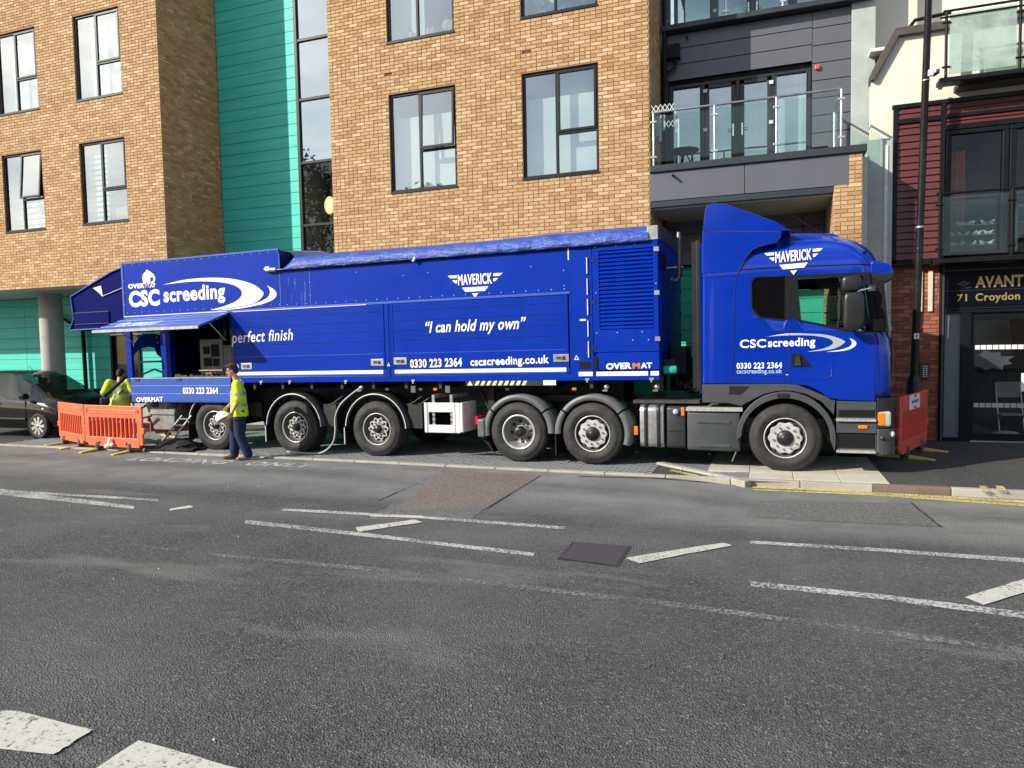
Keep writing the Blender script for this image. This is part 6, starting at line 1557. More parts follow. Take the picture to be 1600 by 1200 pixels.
# tarpaulin over the hopper with its rolled edge
b = MB(); nx_, prof = 150, [(-.05, 3.56), (-.075, 3.60), (-.06, 3.66), (-.02, 3.72), (.06, 3.78), (.16, 3.82), (.3, 3.85), (.7, 3.89), (1.2, 3.92), (1.8, 3.88), (2.3, 3.76), (2.5, 3.6)]
import mathutils
vs = []; fs = []
for i in range(nx_+1):
    t = i/nx_; x = -9.2+(XE_-.14+9.2)*t
    e = min(1, t/.07); e = e*e*(3-2*e)
    for j, (d, z) in enumerate(prof):
        w = mathutils.noise.noise(Vector((x*1.7-z*3.5, d*2.0, z*7)))*.040+mathutils.noise.noise(Vector((x*6.5-z*18, d*5, z*11)))*.028
        zz = 3.56+(z-3.56)*(e*.97+.03+.12*math.sin(t*9)*.3)
        vs.append((x, d-abs(w)*.8*(j < 5)-.0, zz+w*.6*(j > 0)+(.10 if e < .9 else 0)*(j > 3)*e))
m = len(prof)
for i in range(nx_):
    for j in range(m-1): fs.append((i*m+j, (i+1)*m+j, (i+1)*m+j+1, i*m+j+1))
b.add(vs, fs, True); tp_ = b.build('tarpaulin', M['tarp_blue'], trailer, fixn=False)
sm = tp_.modifiers.new('s', 'SUBSURF'); sm.levels = 1; sm.render_levels = 1
MB().box(-9.2, XE_-.02, .15, WID-.1, 3.5, 3.72).build('hopper_top', M['navy'], trailer)
MB().tube([(-9.28, -.045, 3.575), (XE_-.2, -.045, 3.575)], .022, 8).build('roller_tube', M['black_plastic'], trailer)
b = MB(); b.tube([(-9.45, -.05, 3.60), (-9.2, -.045, 3.58)], .045, 10); b.box(-9.42, -9.32, -.10, .0, 3.57, 3.65); b.build('roller_end', M['aluminium'], trailer)
MB().tube([(-6.16, -.06, 3.53), (-6.10, -.07, 3.60)], .025, 8).build('roller_clip', M['white_alu'], trailer)
MB().box(XE_-.16, XE_+.01, -.03, .04, 3.58, 3.80).build('corner_plate', M['galvanised'], trailer, bevel=.008)
MB().prism([(.02, 3.58), (WID, 3.58), (WID, 3.66), (1.9, 3.86), (.6, 3.86), (.12, 3.78), (.02, 3.70)], lambda u, v, w: (w, u, v), XE_-.14, XE_).build('roof_end', M['chassis_steel'], trailer)
for k in range(12): rivet(-8.6+k*.58, 3.63+.01*math.sin(k*2), -.09, tp_)
b = MB(); b.prism([(-9.16, 3.6), (-8.0, 3.6), (-8.1, 3.82), (-8.4, 3.93), (-9.16, 4.0)], pr, .35, WID-.1); b.build('hopper_hood', M['navy'], trailer, bevel=.02)

# rear canopy of dark sheet hanging out over the back
def rc(px, py, d): x, z = T(px, py, d); return (x, d, z)
c = dict(tf=(XR-.02, .1, 3.93), tk=(-13.80, .1, 3.84), ke=(-15.12, .1, 3.36), kb=(-15.06, .1, 2.85), bb=(-15.22, .1, 2.60), bf=(XR-.02, .1, 2.62))
order = ['tf', 'tk', 'ke', 'kb', 'bb', 'bf']
b = MB(); n = len(order)
vs = [c[k] for k in order]+[(c[k][0], WID-.1, c[k][2]) for k in order]
fs = [(n, n+1, 1, 0), (n+1, n+2, 2, 1), (n+2, n+3, 3, 2), (n+3, n+4, 4, 3)]
b.add(vs, fs); b.add([c[k] for k in order], [tuple(range(n))]); b.add([(c[k][0], WID-.1, c[k][2]) for k in order], [tuple(range(n))])
rcn = b.build('rear_canopy', M['navy_deep'], trailer, fixn=False)
so_ = rcn.modifiers.new('s', 'SOLIDIFY'); so_.thickness = .02
b = MB()
for k1, k2 in (('tf','tk'),('tk','ke'),('ke','kb'),('kb','bb'),('bb','bf')): b.tube([(c[k1][0], .08, c[k1][2]), (c[k2][0], .08, c[k2][2])], .018, 6)
b.build('canopy_edge', M['blue_dusty'], rcn)
MB().prism([(-14.40, 3.52), (-14.22, 3.40), (-14.10, 3.30), (-14.15, 3.56)], pr, .085, .092).build('canopy_hole', M['light_panel'], rcn)
MB().tube([(-14.12, .08, 3.32), (XR, .08, 3.50)], .010, 6).build('canopy_fold', M['galvanised'], rcn)
MB().box(-15.04, -13.95, .075, .09, 2.72, 2.98).build('canopy_patch', M['navy_deep'], rcn)
for z in (2.98, 2.72): MB().box(-15.04, -13.95, .068, .075, z, z+.012).build('canopy_trim', M['grey_plastic'], rcn)

# machinery hanging under the rear end
hp = MB(); hp.prism([(-13.12, .98), (-12.20, .98), (-12.28, .36), (-12.85, .36)], pr, .15, .75); hp.build('pump_housing', M['hopper_grey'], trailer, bevel=.02)
MB().box(-12.98, -12.22, .12, .15, .70, .74).build('housing_flange', M['hopper_grey'], trailer)
b = MB()
for k in range(10): b.ell((-13.1+rr.random()*1.9, .1+rr.random()*.5, .80+rr.random()*.2), (.10+.08*rr.random(), .08, .07+.05*rr.random()), 7, 5)
b.build('mixer_parts', M['chassis_steel'], trailer, kind='stuff')
b = MB()
for k in range(8):
    x_ = -12.1+rr.random()*.8; b.tube([(x_, .3, .95), (x_+rr.uniform(-.2,.2), .35, .6+rr.random()*.2)], .02+.02*rr.random(), 6)
b.build('hydraulic_lines', M['chassis_black'], trailer)
b = MB(); b.tube([(-13.0, .1, .9), (-13.2, .0, .75), (-13.1, -.02, .6), (-12.8, .05, .68)], .025, 8); b.build('hydraulic_hose', M['black_plastic'], trailer)
MB().box(-11.75, -11.62, .2, .3, .55, .75).build('yellow_clamp', M['gold_print'], trailer)
# fold-down ladder
ld = MB()
q0, q1 = Vector((-11.86, .0, .70)), Vector((-12.28, -.18, .16))
for off in (0, .26): ld.tube([q0+Vector((off, 0, 0)), q1+Vector((off, 0, 0))], .020, 6)
for k in range(4): p_ = q0.lerp(q1, (k+.5)/4); ld.box(p_.x, p_.x+.26, p_.y-.03, p_.y+.03, p_.z-.012, p_.z+.012)
ld.build('fold_down_ladder', M['galvanised'], trailer)
# ------------------------------------------------------------ street furniture
def barrier(x, y, ang, mat, label, length=1.78, zb=.10, zt=.97, sign=False, lean=0):
    t = empty('barrier', (x, y, z_bay(x, y)), ang, label=label, cat='barrier', group='plastic roadwork barriers'); h = length/2
    top0, top1, bot0, bot1 = zt-.26, zt, zb, zb+.20
    MB().box(-h, h, -.022, .022, top0, top1).build('top_band', mat, t, bevel=.012)
    MB().box(-h+.10, h-.10, -.03, .03, bot0, bot1).build('bottom_band', mat, t, bevel=.012)
    MB().box(-h+.16, h-.16, -.028, .028, zt-.19, zt-.08).build('band_panel', mat, t, bevel=.012)
    for s in (-1, 1):
        MB().box(s*h, s*(h-.13), -.022, .022, zb+.06, top0+.01).build('end_post', mat, t, bevel=.012)
        MB().box(s*(h-.02), s*(h+.06), -.03, .03, zb+.30, zb+.42).build('lug', mat, t, bevel=.015)
        b = MB(); b.lathe([(.02, -.026), (.03, -.026), (.03, .026), (.02, .026)], (s*(h-.10), 0, zt-.11), 'Y', 12, closed=True); b.build('hole_rim', mat, t)
        MB().box(s*(h-.12), s*(h-.07), -.0235, .0235, zt-.15, zt-.07).build('slot', M['cab_dark'], t)
        MB().box(s*.42-.02, s*.42+.02, -.032, .032, zb+.05, zb+.11).build('slot', M['cab_dark'], t)
    n = 12; bm_ = None; w = (length-.26)/n
    for k in range(n+1):
        if bm_ is None:
            b = MB().box(-.017, .017, -.026, .026, bot1-.01, top0+.01); o0 = b.build('bar', mat, t, bevel=.006); bm_ = o0; o = o0
        else: o = bm_.copy(); COL.objects.link(o)
        o.location = (-h+.13+k*w, 0, 0)
    for s in (-1, 1):
        f = MB().lathe([(0, 0), (.075, 0), (.062, .17), (0, .17)], (s*.50, 0, .015), 'Z', 14).build('foot_block', M['foot_rubber'], t)
        b = MB(); b.prism([(-.42, .0), (.42, .0), (.42, .022), (.06, .055), (-.06, .055), (-.42, .022)], lambda u, v, w_: (w_, u, v), s*.50-.045, s*.50+.045); b.build('foot', M['yellow_foot'], t, bevel=.006)
    if sign:
        s_ = MB().box(-.42, .28, -.034, -.029, zt-.25, zt-.01).build('notice', M['paper_white'], t)
        for k in range(4): MB().box(-.25+k*.12, -.18+k*.12, -.036, -.034, zt-.15, zt-.10).build('notice_print', M['cab_dark'], s_)
        for a in (zt-.055, zt-.24): MB().box(-.12, .04, -.037, -.034, a, a+.04).build('notice_patch', M['red_plastic'], s_)
    return t
barrier(-14.76, 11.42, math.atan2(-.36, .95), M['orange_plastic'], 'orange barrier at the far left, angled beside the black car', 1.66)
barrier(-12.86, 10.88, math.atan2(-.09, 1.04), M['orange_plastic'], 'orange barrier in front of the standing worker with the shoulder bag', 1.80)
barrier(2.34, 13.12, math.atan2(1.27, .52), M['red_plastic'], 'red barrier with white notice in front of the lorry bumper', 1.84, zt=1.02, sign=True)
barrier(-13.55, 13.6, 1.15, M['red_plastic'], 'red barrier half hidden behind the worker with the shoulder bag', 1.8)
# white litter bag lodged on the second barrier
b = MB(); b.ell((-12.9, 10.80, .10), (.05, .03, .09), 10, 8, Matrix.Rotation(.3, 3, 'Y')); b.ell((-12.97, 10.79, .0), (.07, .04, .05), 8, 6); b.ell((-12.84, 10.80, .03), (.06, .03, .04), 8, 6, Matrix.Rotation(-.5, 3, 'Y')); b.build('carrier_bag', M['paper_white'], None, label='crumpled white plastic bag caught at the foot of the orange barrier', cat='bag')

lp = wthing('street_lamp', (2.52, 14.25, .02), label='black tubular street lamp post standing between the lorry front and the shop', cat='street lamp')
x0_, y0_ = 2.52, 14.25; xt, zt_ = WP(1452, 0, 14.2)
dx = (xt-x0_)/zt_
MB().tube([(x0_, y0_, 0), (x0_+dx*1.15, y0_, 1.15), (x0_+dx*1.28, y0_, 1.28)], [.125, .118, .078], 24).build('base', M['lamp_black'], lp)
MB().tube([(x0_+dx*1.2, y0_, 1.2), (x0_+dx*8.5, y0_-.0, 8.5), (x0_+dx*9, y0_-.3, 9.0), (x0_+dx*9.1, y0_-1.2, 9.2)], [.068, .055, .05, .04], 20).build('pole', M['lamp_black'], lp)
MB().box(x0_+.2, x0_+.45, y0_-1.7, y0_-1.1, 9.12, 9.25).build('lantern', M['lamp_black'], lp, bevel=.04)
MB().box(x0_-.05, x0_+.05, y0_-.122, y0_-.112, .55, .95).build('base_door', M['lamp_black'], lp)
for z in (3.52, 3.9): MB().tube([(x0_+dx*z, y0_, z), (x0_+dx*z, y0_, z+.03)], .069, 20).build('band', M['galvanised'] if z > 3.8 else M['lamp_black'], lp)
zz = WP(1428, 521, 14.2)[1]; xx = x0_+dx*zz
st_ = MB().box(xx-.042, xx+.042, y0_-.078, y0_-.074, zz-.10, zz+.0).build('sticker', M['paper_white'], lp)
lettering('7', lambda u, v: (u, y0_-.080, v), xx-.018, xx+.018, zz-.08, .055, M['black_print'], st_, bold=.04)
zz = WP(1440, 117, 14.2)[1]; xx = x0_+dx*zz
MB().box(xx+.02, xx+.10, y0_-.10, y0_-.04, zz-.05, zz+.06).build('sensor_box', M['white_alu'], lp, bevel=.01); MB().tube([(xx+.1, y0_-.07, zz-.04), (xx+.17, y0_-.07, zz-.0), (xx+.17, y0_-.07, zz+.05)], .03, 8).build('sensor_cap', M['navy'], lp); MB().tube([(xx, y0_, zz-.10), (xx, y0_, zz-.085)], .066, 20).build('band', M['galvanised'], lp)

# black mats and sheets heaped on the paving
mt = wthing('rubber_mat_heap', (-12.0, 10.9, -.1), label='heap of folded black rubber mats on the paving between the barrier and the rear wheel', cat='mat')
b = MB(); rr = random.Random(12); n = 16; vs = []; fs = []
for i in range(n+1):
    for j in range(n+1):
        u, v = i/n, j/n; x_ = -12.15+1.15*u; y_ = 10.95+.8*v
        h = .20*math.sin(math.pi*min(1, u*1.1))*math.sin(math.pi*v)+.05*mathutils.noise.noise(Vector((u*5, v*4, 1)))+.03
        vs.append((x_+.05*math.sin(j), y_, SL*x_+max(.01, h)))
for i in range(n):
    for j in range(n): a = i*(n+1)+j; fs.append((a, a+n+1, a+n+2, a+1))
b.add(vs, fs, True); b.build('mat', M['mat_black'], mt, fixn=False)
for k, (x_, y_, a) in enumerate(((-11.95, 10.98, .2), (-11.6, 11.2, -.3), (-11.75, 11.4, .5))):
    b = MB(Matrix.Translation((x_, y_, SL*x_+.05+.05*k)) @ Matrix.Rotation(a, 4, 'Z') @ Matrix.Rotation(.12, 4, 'X')); b.box(-.4, .35, -.12, .2, -.012, .012); b.build('mat', M['mat_black'], mt, bevel=.006)
MB().tube([(-12.05, 10.87, -.08), (-12.0, 10.84, -.03)], .02, 6).build('tie', M['white_alu'], mt)

# ------------------------------------------------------------ the parked car (front axle at the local origin, nose towards +x)
car = empty('parked_car', (-17.03, 13.2, z_bay(-17, 13)), label='glossy black people carrier parked under the overhang with its nose at the orange barriers', cat='car')
ST = [  # x, zlow, zmid, zbelt, ztop, half width, half width of the top
 (.93, .30, .42, .55, .62, .42, .30), (.88, .24, .42, .62, .74, .66, .50), (.72, .22, .45, .72, .86, .83, .66), (.40, .22, .48, .82, .98, .90, .70), (.10, .22, .50, .90, 1.06, .915, .70),
 (-.30, .22, .52, .94, 1.27, .92, .64), (-.70, .22, .52, .96, 1.47, .92, .61), (-1.05, .22, .52, .98, 1.60, .92, .60), (-1.45, .22, .52, 1.0, 1.665, .92, .60), (-2.2, .22, .52, 1.02, 1.68, .92, .60), (-2.9, .22, .52, 1.05, 1.63, .915, .59), (-3.25, .24, .52, 1.07, 1.50, .89, .58), (-3.45, .28, .52, 1.05, 1.22, .84, .60), (-3.55, .32, .52, .85, .95, .76, .60)]
SUBN = 4
def cr_interp(rows, n):
    out = []; m = len(rows)
    for i in range(m-1):
        P_ = [rows[max(i-1, 0)], rows[i], rows[i+1], rows[min(i+2, m-1)]]
        for k in range(n):
            t = k/n; out.append(tuple(.5*((2*P_[1][j])+(-P_[0][j]+P_[2][j])*t+(2*P_[0][j]-5*P_[1][j]+4*P_[2][j]-P_[3][j])*t*t+(-P_[0][j]+3*P_[1][j]-3*P_[2][j]+P_[3][j])*t**3) for j in range(len(rows[0]))))
    return out+[rows[-1]]
rows = cr_interp(ST, SUBN)
def ring_(r_):
    x, zl, zm, zb_, zt2, hw, ht = r_
    return [(hw*.86, zl), (hw*.97, zl+.08), (hw*1.0, zm), (hw*1.01, (zm+zb_)/2), (hw*.985, zb_-.03), (hw*.955, zb_+.0), (hw*.955*.6+ht*.4+.01, zb_*.55+(zt2-.05)*.45), (ht+.03, zt2-.06), (ht-.03, zt2-.022), (ht*.6, zt2-.004), (0, zt2+.004)]
G_ = [ring_(r_) for r_ in rows]; NC = len(G_[0])
def car_faces(sel, name, mat, off=0, sides=(-1, 1)):
    b = MB(); 
    for s in sides:
        for i in range(len(rows)-1):
            for k in range(NC-1):
                if not sel(i, k): continue
                q = [(i, k), (i+1, k), (i+1, k+1), (i, k+1)]
                b.add([(rows[a][0], s*(G_[a][c_][0]+(off if c_ < 9 else 0)), G_[a][c_][1]+off*(c_ > 6)) for a, c_ in q], [(0, 1, 2, 3) if s < 0 else (3, 2, 1, 0)], True)
    me = b.mesh(name); bm = bmesh.new(); bm.from_mesh(me); bmesh.ops.remove_doubles(bm, verts=bm.verts, dist=1e-4); bm.to_mesh(me); bm.free()
    return link(name, me, mat, car)
ws = lambda i, k: 18 <= i < 29 and k >= 8
sg1 = lambda i, k: (22 <= i < 35 or 17 <= i < 21) and k in (5, 6)
sg2 = lambda i, k: 36 <= i < 43 and k in (5, 6)
cb_ = car_faces(lambda i, k: not (ws(i, k) or sg1(i, k) or sg2(i, k)), 'car_body', M['car_black'])
car_faces(ws, 'windscreen', M['glass_clear'], -.004); 
for s_ in (-1, 1):
    for a_, c_ in ((22, 35), (17, 21), (36, 43)): car_faces(lambda i, k: a_ <= i < c_ and k in (5, 6), 'side_window', M['glass_dark'], -.006, (s_,))
b = MB(); b.box(-3.2, .2, -.78, .78, .3, .82); b.box(-.55, .15, -.8, .8, .8, .98); b.build('cabin_tub', M['car_trim'], car, bevel=.05)
for y_ in (-.4, .4):
    MB().box(-1.5, -1.0, y_-.24, y_+.24, .6, .82).box(-1.62, -1.45, y_-.22, y_+.22, .8, 1.30).box(-1.6, -1.5, y_-.13, y_+.13, 1.3, 1.46).build('seat', M['car_trim'], car, bevel=.05)
MB().box(.2, .93, -.6, .6, .28, .36).build('front_lip', M['car_trim'], car)
for s in (-1, 1):
    for ax in (0, -2.73):
        c = (ax, s*.925, .315)
        b = MB(); b.lathe([(0, s*.0), (.385, s*.0), (.385, -s*.05), (0, -s*.05)], (ax, s*.918, .33), 'Y', 36); b.build('wheel_well', M['cab_dark'], car)
        w = MB(); w.lathe([(.235, -s*.02), (.20, s*.0), (.19, -s*.04), (.05, -s*.03), (.04, s*.005), (0, s*.005)], c, 'Y', 32); w = w.build('wheel', M['rim_dark'], car, fixn=False)
        MB().lathe([(.225, -s*.18), (.315, -s*.17), (.322, -s*.03), (.30, s*.005), (.235, s*.0), (.225, -s*.03)], c, 'Y', 36).build('tyre', M['rubber'], w, fixn=False)
        for k in range(9):
            a = 2*math.pi*k/9; b = MB(); ca_, sa_ = math.cos(a), math.sin(a)
            pts = [(.04, -.022), (.22, -.040), (.225, .040), (.04, .022)]
            b.prism([(p*ca_-q*sa_+ax, p*sa_+q*ca_+.315) for p, q in pts], pr, c[1]+s*.002, c[1]+s*.014); b.build('spoke', M['alloy'], w)
        MB().lathe([(.05, s*.004), (.05, s*.018), (0, s*.02)], c, 'Y', 16).build('hub_cap', M['alloy'], w, fixn=False)
    MB().box(-.42, -.22, s*.93, s*1.10, .98, 1.13).build('door_mirror', M['car_black'], car, bevel=.05, seg=3)
    MB().box(-1.5, -1.3, s*.925, s*.945, .84, .87).build('door_handle', M['car_black'], car, bevel=.008); MB().box(-2.55, -2.35, s*.925, s*.945, .86, .89).build('door_handle', M['car_black'], car, bevel=.008)
    MB().box(-2.3, -.45, s*.922, s*.935, .46, .50).build('rubbing_strip', M['car_trim'], car, bevel=.006)
    for xs_ in (-.42, -1.55): MB().box(xs_, xs_+.008, s*.915, s*.932, .28, .96).build('door_gap', M['cab_dark'], car)
    MB().ell((.70, s*.66, .70), (.20, .14, .085), 14, 8).build('headlamp', M['clear_lens'], car)
    MB().ell((.18, s*.915, .74), (.04, .015, .02), 10, 6).build('side_repeater', M['white_print'], car)
MB().tube([(-1.35, 0, 1.67), (-1.52, 0, 1.80)], .006, 5).build('aerial', M['car_trim'], car); MB().box(-1.3, -1.2, -.05, .05, 1.50, 1.58).build('sensor', M['car_trim'], car, bevel=.02)
MB().box(-.6, -.55, -.6, .3, .99, 1.0).build('wiper', M['car_trim'], car)
MB().box(.90, .945, -.26, .26, .38, .49).build('number_plate', M['paper_white'], car)

# ------------------------------------------------------------ people
def fused(name, b, mat, parent, vox=.012, smooth_=6, fac=.5):
    o = b.build(name, mat, None, fixn=False)
    r_ = o.modifiers.new('r', 'REMESH'); r_.mode = 'VOXEL'; r_.voxel_size = vox; r_.use_smooth_shade = True
    s = o.modifiers.new('s', 'SMOOTH'); s.factor = fac; s.iterations = smooth_
    me = evaluated(o, name); me.materials.clear(); me.materials.append(mat); bpy.data.objects.remove(o)
    for p in me.polygons: p.use_smooth = True
    return link(name, me, None, parent)
def limb(b, pts, rs, seg=14, sy=1):
    for i in range(len(pts)-1):
        p, q = Vector(pts[i]), Vector(pts[i+1]); b.tube([p.lerp(q, k/4) for k in range(5)], [rs[i]+(rs[i+1]-rs[i])*k/4 for k in range(5)], seg)
    for p, r_ in zip(pts, rs): b.ell(p, (r_, r_, r_), 12, 8)
def hand(b, wrist, d, palm_n, scale=1.0, curl=.6):
    """palm, four unequal bent fingers and a thumb off the side"""
    d = Vector(d).normalized(); n = Vector(palm_n).normalized(); s = d.cross(n).normalized(); n = s.cross(d).normalized(); w = Vector(wrist)
    for k in range(4):
        o = (k-1.5)*.021*scale; b.tube([w+s*o*.6, w+d*.045*scale+s*o*.9, w+d*.09*scale+s*o], [.016*scale, .015*scale, .012*scale], 8)
        ln = (.068, .078, .072, .056)[k]*scale; a0 = w+d*.088*scale+s*o; p1 = a0+(d*math.cos(curl*.5)+n*math.sin(curl*.5))*ln*.5; p2 = p1+(d*math.cos(curl*1.3)+n*math.sin(curl*1.3))*ln*.55
        limb(b, [a0, p1, p2], [.0105*scale, .0095*scale, .008*scale], 8)
    t0 = w+d*.025*scale-s*.034*scale; t1 = t0+(d*.7-s*.6+n*.3).normalized()*.038*scale; t2 = t1+(d*.9+n*.5).normalized()*.032*scale
    limb(b, [w+d*.01, t0, t1, t2], [.016*scale, .015*scale, .012*scale, .009*scale], 8)
def head_parts(parent, c, tilt, hairm, face=True):
    """c: head centre; built looking along +x, then tilted"""
    Mx = Matrix.Translation(c) @ tilt
    return Mx
def person(loc, heading, pose, label, vest_bands=True, cat='person', hairm='hair', trm='denim', shoes=('boot', 'boot'), collar=True):
    t = empty('person', loc, heading, label=label, cat=cat)
    P = {k: Vector(v) for k, v in pose.items() if isinstance(v, tuple) and len(v) == 3}
    b = MB(); hc = P['head']; nk = P['neck']; fwd = Vector((math.cos(pose_t[0])*math.cos(pose_t[1]), math.sin(pose_t[0])*math.cos(pose_t[1]), -math.sin(pose_t[1]))) if False else None
    Rm = Matrix.Rotation(pose['turn'][0], 3, 'Z') @ Matrix.Rotation(pose['turn'][1], 3, 'Y')
    def H(x, y, z): return hc+Rm @ Vector((x, y, z))
    # head: skull, jaw, nose, ears, lips
    b.ell(H(-.005, 0, .025), (.095, .076, .098), 20, 14, Rm); b.ell(H(.028, 0, -.045), (.062, .055, .075), 16, 10, Rm); b.ell(H(.070, 0, -.10), (.024, .026, .020), 10, 6, Rm)
    b.tube([H(.085, 0, .02), H(.108, 0, -.022)], [.008, .017], 8); b.ell(H(.106, 0, -.026), (.014, .017, .011), 8, 6)
    for s in (-1, 1): b.ell(H(-.005, s*.078, -.005), (.018, .008, .030), 8, 6, Rm)
    b.ell(H(.088, 0, -.062), (.012, .024, .008), 8, 5, Rm)
    limb(b, [tuple(P['neckb']), tuple(nk), tuple(H(-.01, 0, -.05))], [.062, .054, .05])
    # trunk and limbs, one skin
    ch, pv = P['chest'], P['pelvis']
    for s, sd_ in (('l', 1), ('r', -1)):
        sh, el, wr = P['sh_'+s], P['el_'+s], P['wr_'+s]; limb(b, [tuple(ch+Vector((0, sd_*.05, .05))), tuple(sh), tuple(el), tuple(wr)], [.09, .055, .041, .027]); hand(b, wr, P['hd_'+s], P['pn_'+s], 1.0, pose['curl_'+s])
        hp_, kn, an = P['hip_'+s], P['kn_'+s], P['an_'+s]; limb(b, [tuple(hp_), tuple(kn), tuple(an)], [.085, .055, .040])
        ft = P['ft_'+s]; limb(b, [tuple(an+Vector((0, 0, -.03))), tuple(an+ft*.14+Vector((0, 0, -.045)))], [.035, .03])
    b.ell(ch, (.11, .16, .19), 16, 12); b.ell(pv, (.10, .145, .13), 16, 12); limb(b, [tuple(pv), tuple(ch)], [.115, .12])
    body = fused('body', b, M['skin'], t, .0105, 3, .35)
    # trousers
    b = MB()
    for s in 'lr':
        hp_, kn, an = P['hip_'+s], P['kn_'+s], P['an_'+s]; limb(b, [tuple(hp_+Vector((0, 0, .03))), tuple(hp_.lerp(kn, .5)), tuple(kn), tuple(kn.lerp(an, .6)), tuple(an+Vector((0, 0, .01)))], [.118, .108, .094, .088, .084])
    b.ell(pv+Vector((-.01, 0, -.02)), (.125, .165, .13), 18, 12); b.ell(pv+Vector((0, 0, .08)), (.118, .158, .09), 18, 12)
    for k in range(14):
        s = random.choice('lr'); kn, an = P['kn_'+s], P['an_'+s]; q = kn.lerp(an, rnd.random()); b.ell(q+Vector((rnd.uniform(-.02, .02), rnd.uniform(-.02, .02), 0)), (.082, .078, .018), 12, 6, Matrix.Rotation(rnd.uniform(-.5, .5), 3, 'Y'))
    fused('trousers', b, M[trm], t, .013, 4, .4)
    # hi-vis shirt: loose, flaring to the hem
    b = MB(); up_ = ch-pv
    b.tube([pv+Vector((.0, 0, -.12)), pv+Vector((0, 0, .05)), pv.lerp(ch, .55), ch, ch+Vector((.0, 0, .10))], [.200, .188, .172, .172, .13], 24)
    vs = []
    for v in b.v: c_ = pv; vs.append((c_.x+(v[0]-c_.x)*.80, v[1]*1.13, v[2]))
    b.v = vs; b.ell(ch+Vector((0, 0, .06)), (.115, .185, .11), 18, 12)
    for s in 'lr': sh, el = P['sh_'+s], P['el_'+s]; limb(b, [tuple(ch+Vector((0, 0, .05))), tuple(sh+Vector((0, 0, -.01))), tuple(sh.lerp(el, .88))], [.105, .090, .092])
    for k in range(16): a = rnd.uniform(0, 6.28); q = pv+Vector((.125*math.cos(a), .18*math.sin(a), rnd.uniform(-.08, .3))); b.ell(q, (.02, .02, .09), 8, 6, Matrix.Rotation(rnd.uniform(-.6, .6), 3, 'X'))
    shirt = fused('hi_vis_shirt', b, M['hivis'], t, .0125, 4, .4)
    # reflective bands: skins lifted 5 mm off the shirt
    def band(test, name='reflective_band'):
        me = shirt.data; vs = []; fs = []; mp = {}
        for p in me.polygons:
            if test(p.center):
                f_ = []
                for vi in p.vertices:
                    if vi not in mp: mp[vi] = len(vs); v = me.vertices[vi]; vs.append(v.co+v.normal*.005)
                    f_.append(mp[vi])
                fs.append(tuple(f_))
        if fs: MB().add(vs, fs, True).build(name, M['reflective'], shirt, fixn=False)
    z1, z2 = pose['bands']
    arm_x = lambda c_: abs(c_.y) < .215
    band(lambda c_: abs(c_.z-z1) < .026); band(lambda c_: abs(c_.z-z2) < .026)
    for s in (-1, 1): band(lambda c_: c_.z > z1 and abs(c_.y-s*(.085+.03*(c_.z-1.2))) < .024)
    # hair: cap over the skull plus locks
    b = MB(); b.ell(H(-.016, 0, .040), (.102, .086, .100), 20, 14, Rm); b.ell(H(-.05, 0, -.01), (.062, .072, .075), 14, 10, Rm)
    for k in range(34): a = rnd.uniform(-1.4, 4.5); r2 = rnd.random(); b.ell(H(.075*math.cos(a)*r2-.0, .066*math.sin(a)*r2, .115+.018*rnd.random()-.04*r2), (.032, .016, .018), 8, 5, Matrix.Rotation(a, 3, 'Z'))
    b.ell(H(.062, .0, .098), (.045, .06, .026), 12, 8, Rm)
    hm = fused('hair', b, M[hairm], t, .010, 2, .3); me = hm.data
    bm = bmesh.new(); bm.from_mesh(me); inv = Rm.transposed()
    kill = []
    for f_ in bm.faces:
        q = inv @ (f_.calc_center_median()-hc)
        if q.x > .045 and q.z < .062 or q.x > .0 and q.z < .02 and abs(q.y) < .2 or q.z < -.075: kill.append(f_)
    bmesh.ops.delete(bm, geom=kill, context='FACES'); bm.to_mesh(me); bm.free()
    for s in (-1, 1):
        MB().ell(H(.079, s*.031, .012), (.010, .013, .009), 10, 6, Rm).ell(H(.087, s*.031, .012), (.004, .006, .006), 8, 5, Rm).build('eye', M['cab_dark'], t); MB().ell(H(.086, s*.032, .034), (.006, .020, .005), 8, 5, Rm).build('eyebrow', M[hairm], t)
    for s, sm_ in zip('lr', shoes):
        an, ft = P['an_'+s], P['ft_'+s]; b = MB(); side_ = Vector((-ft.y, ft.x, 0)); rz = math.atan2(ft.y, ft.x); Rz = Matrix.Rotation(rz, 3, 'Z')
        base = Vector((an.x, an.y, 0)); b.ell(base+ft*-.01+Vector((0, 0, .06)), (.06, .045, .06), 14, 8, Rz); b.ell(base+ft*.07+Vector((0, 0, .045)), (.10, .048, .045), 14, 8, Rz); b.ell(base+ft*.15+Vector((0, 0, .036)), (.065, .047, .036), 14, 8, Rz)
        b.tube([base+Vector((0, 0, .04)), base+Vector((0, 0, .11))], .05, 14)
        sh_ = fused('shoe', b, M[sm_], t, .010, 3, .4)
        for v in sh_.data.vertices: v.co.z = max(.008, v.co.z)
        sh_.location.z = float(pose.get('lift_'+s, [0])[0])
    return t, H
X1, Y1 = GP(377, 718, z_road)
